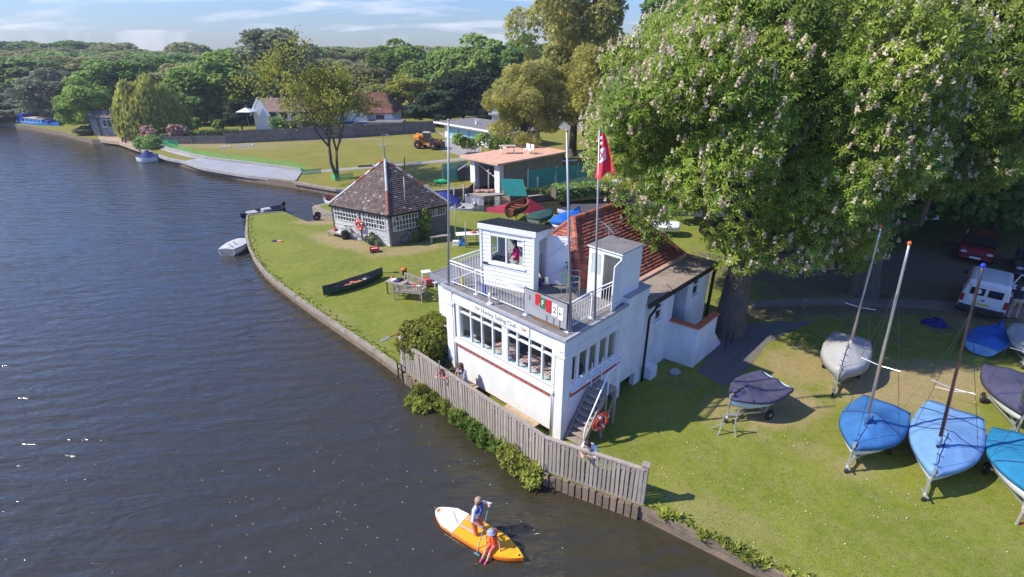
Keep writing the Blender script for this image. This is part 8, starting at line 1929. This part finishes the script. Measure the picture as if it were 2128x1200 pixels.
# round the pavilion
o = thing('toy_trailer', 'small red toy trailer on the worn grass before the pavilion', 'toy', P(779, 524), R(15)); MB().box(-.3, -.2, .12, .3, .2, .2).build('tray', red, o, bevel=.02); MB().box(-.3, -.2, .2, .3, -.17, .3).box(-.3, .17, .2, .3, .2, .3).build('side_rail', red, o)
for s in (-1, 1):
    for x in (-.2, .2): wheel(o, x, s * .21, .08, .05)
MB().box(-.2, -.1, .2, .2, .1, .24).build('load', white_clean, o)
o = thing('dropped_clothes', 'orange and blue clothes lying on the grass by the river', 'clothes', P(577, 502)); 
for x, m in ((-.2, navy_strap), (.15, pinko)): w_ = MB().ball((0, 0, 0), (.22, .12, .05), 10).build('cloth', m, o); w_.location = (x, 0, .03)
o = thing('sunlounger', 'low wooden lounger with white towel against pale pavilion wall', 'lounger', P(704, 492), R(-30)); MB().box(-.8, -.28, .28, .8, .28, .33).build('slats', wood_grey, o)
for x in (-.7, .7):
    for y in (-.22, .22): MB().box(x - .03, y - .03, 0, x + .03, y + .03, .28).build('leg', wood_grey, o)
w_ = MB().ball((0, 0, 0), (.38, .24, .1), 12).build('towel', cl_white, o); w_.location = (.35, 0, .38); w_ = MB().ball((0, 0, 0), (.12, .12, .12), 10).build('red_bag', red, o); w_.location = (-.35, .1, .44)
def bicycle(label, loc, rz, m, group=None):
    o = thing('bicycle', label, 'bicycle', loc, rz, group)
    for x in (-.5, .5): wo = MB().torus((x, 0, .33), .31, .018, 'y', 20, 6).build('wheel', rubber, o); MB().tube([(x - .3, 0, .33), (x + .3, 0, .33)], .004, 4).tube([(x, 0, .03), (x, 0, .63)], .004, 4).build('spokes', grey_metal, wo)
    MB().tube([(-.5, 0, .33), (-.05, 0, .32), (.35, 0, .75), (-.18, 0, .78), (-.05, 0, .32)], .018, 6).tube([(-.5, 0, .33), (-.18, 0, .78)], .012, 6).tube([(.5, 0, .33), (.35, 0, .75), (.33, 0, .92)], .016, 6).build('frame', m, o); MB().tube([(.33, -.25, .95), (.33, 0, .93), (.33, .25, .95)], .014, 6).build('handlebar', black, o); MB().box(-.3, -.07, .86, -.05, .07, .91).build('saddle', black, o, bevel=.02); return o
bicycle('dark bicycle leaning near the pavilion lifebuoy', P(726, 497), R(-35), dark_metal, 'bicycles at the pavilion'); bicycle('bicycle in the shade against the dark pavilion wall', P(858, 505), R(30), grey_metal, 'bicycles at the pavilion')
o = thing('black_bin', 'black barrel barbecue beside the bicycle at the pavilion', 'barbecue', P(718, 497)); MB().lathe([(.2, 0), (.24, .1), (.25, .55), (.1, .62)], 14).build('drum', black, o)
o = thing('folding_table', 'white folding table on the lawn right of the pavilion', 'table', P(972, 508), R(10)); MB().box(-.75, -.35, .72, .75, .35, .76).build('table_top', white_clean, o, bevel=.01)
for x in (-.6, .6):
    for y in (-.28, .28): MB().tube([(x, y, 0), (x, y, .72)], .015, 6).build('leg', grey_metal, o)
w_ = MB().ball((.4, 0, .84), (.22, .16, .08), 10).build('food_bag', coral, o)
o = thing('blue_bag', 'bright blue carrier bag on the grass under the folding table', 'bag', P(962, 511)); MB().hexa([(-.2,-.12,0),(.2,-.12,0),(.2,.12,0),(-.2,.12,0),(-.14,-.05,.5),(.16,-.05,.46),(.16,.06,.48),(-.14,.06,.44)]).build('sack', mat('carrier_blue', (.02, .25, .62), .5), o, bevel=.03)
o = thing('cool_box', 'white cool box beside the blue carrier bag', 'cool box', P(948, 511)); MB().box(-.2, -.14, 0, .2, .14, .3).box(-.21, -.15, .3, .21, .15, .35).build('box', white_clean, o, bevel=.02)
o = thing('log_bench', 'rough bench in the shade by the dark pavilion wall', 'bench', P(915, 503), R(20)); MB().box(-.7, -.15, .38, .7, .15, .44).build('plank', wood_grey, o)
for x in (-.6, .6): MB().box(x - .05, -.12, 0, x + .05, .12, .38).build('leg', wood_grey, o)
o = thing('launching_trolley', 'boat trolley with pink wheel on the slip left of pavilion', 'trolley', P(676, 456), R(12)); MB().bar((-.6, 0, .3), (1.6, .1, .35), .06, .06).build('frame', alu, o); wheel(o, -.55, -.25, .26, .1, mat('pink_hub', (.6, .12, .2), .5)); wheel(o, -.55, .35, .26, .1)
# steps rail at the back path, loose branch, stones
o = thing('handrail', 'bent black metal handrail beside the path at the back steps', 'handrail', P(1506, 725), R(40)); MB().tube([(0, 0, 0), (0, 0, .9), (.35, 0, .75), (.55, 0, .55), (.55, 0, 0)], .022, 6).build('rail', black, o)
o = thing('fallen_branch', 'bare pale branch lying on ground under the second chestnut', 'branch', P(1735, 562), .5); MB().tube([(-.9, .3, .1), (-.2, 0, .15), (.5, -.05, .05), (1.0, .1, .03)], [.05, .04, .03, .015], 6).tube([(-.2, 0, .15), (.3, .35, .1)], [.03, .012], 5).build('bough', mat('dead_wood', (.42, .38, .33), .9), o)
o = thing('stone_block', 'rough stone block on the grass below the back porch', 'stone', P(1402, 778)); MB().ball((0, 0, .1), (.24, .18, .16), 8).build('stone', concrete, o)
ld_ = thing('river_ladder', 'black tubular ladder at the left end of the fence', 'ladder', P(831, 770, LAWN), R(-45))
for s in (-1, 1): MB().tube([(s * .15, 0, -.45), (s * .15, 0, .35)], .025, 6).build('stile', black, ld_)
for z in (-.25, .05, .3): MB().tube([(-.15, 0, z), (.15, 0, z)], .02, 6).build('rung', black, ld_)
o = thing('mooring_stake', 'thin metal stake standing by the fence near the child', 'stake', fa.lerp(fk, .36) + Vector((-.12, -.14, 0))); MB().tube([(0, 0, .2), (0, 0, 2.25)], .022, 6).build('stake', grey_metal, o)
# ================================================================== AIR
hz = bpy.data.materials.new('summer_haze'); hz.use_nodes = True; t = hz.node_tree
for n in list(t.nodes):
    if n.type != 'OUTPUT_MATERIAL': t.nodes.remove(n)
pv = t.nodes.new('ShaderNodeVolumePrincipled'); pv.inputs['Density'].default_value = .00048; pv.inputs['Color'].default_value = (.86, .91, 1, 1); pv.inputs['Anisotropy'].default_value = .35
t.links.new(pv.outputs[0], [n for n in t.nodes if n.type == 'OUTPUT_MATERIAL'][0].inputs['Volume'])
hbx = MB().box(-420, -60, -2, 420, 330, 42).build('haze', hz); stuff(hbx); hbx['label'] = 'thin summer haze over the river'; hbx['category'] = 'haze'
SC.cycles.volume_step_rate = 1.0
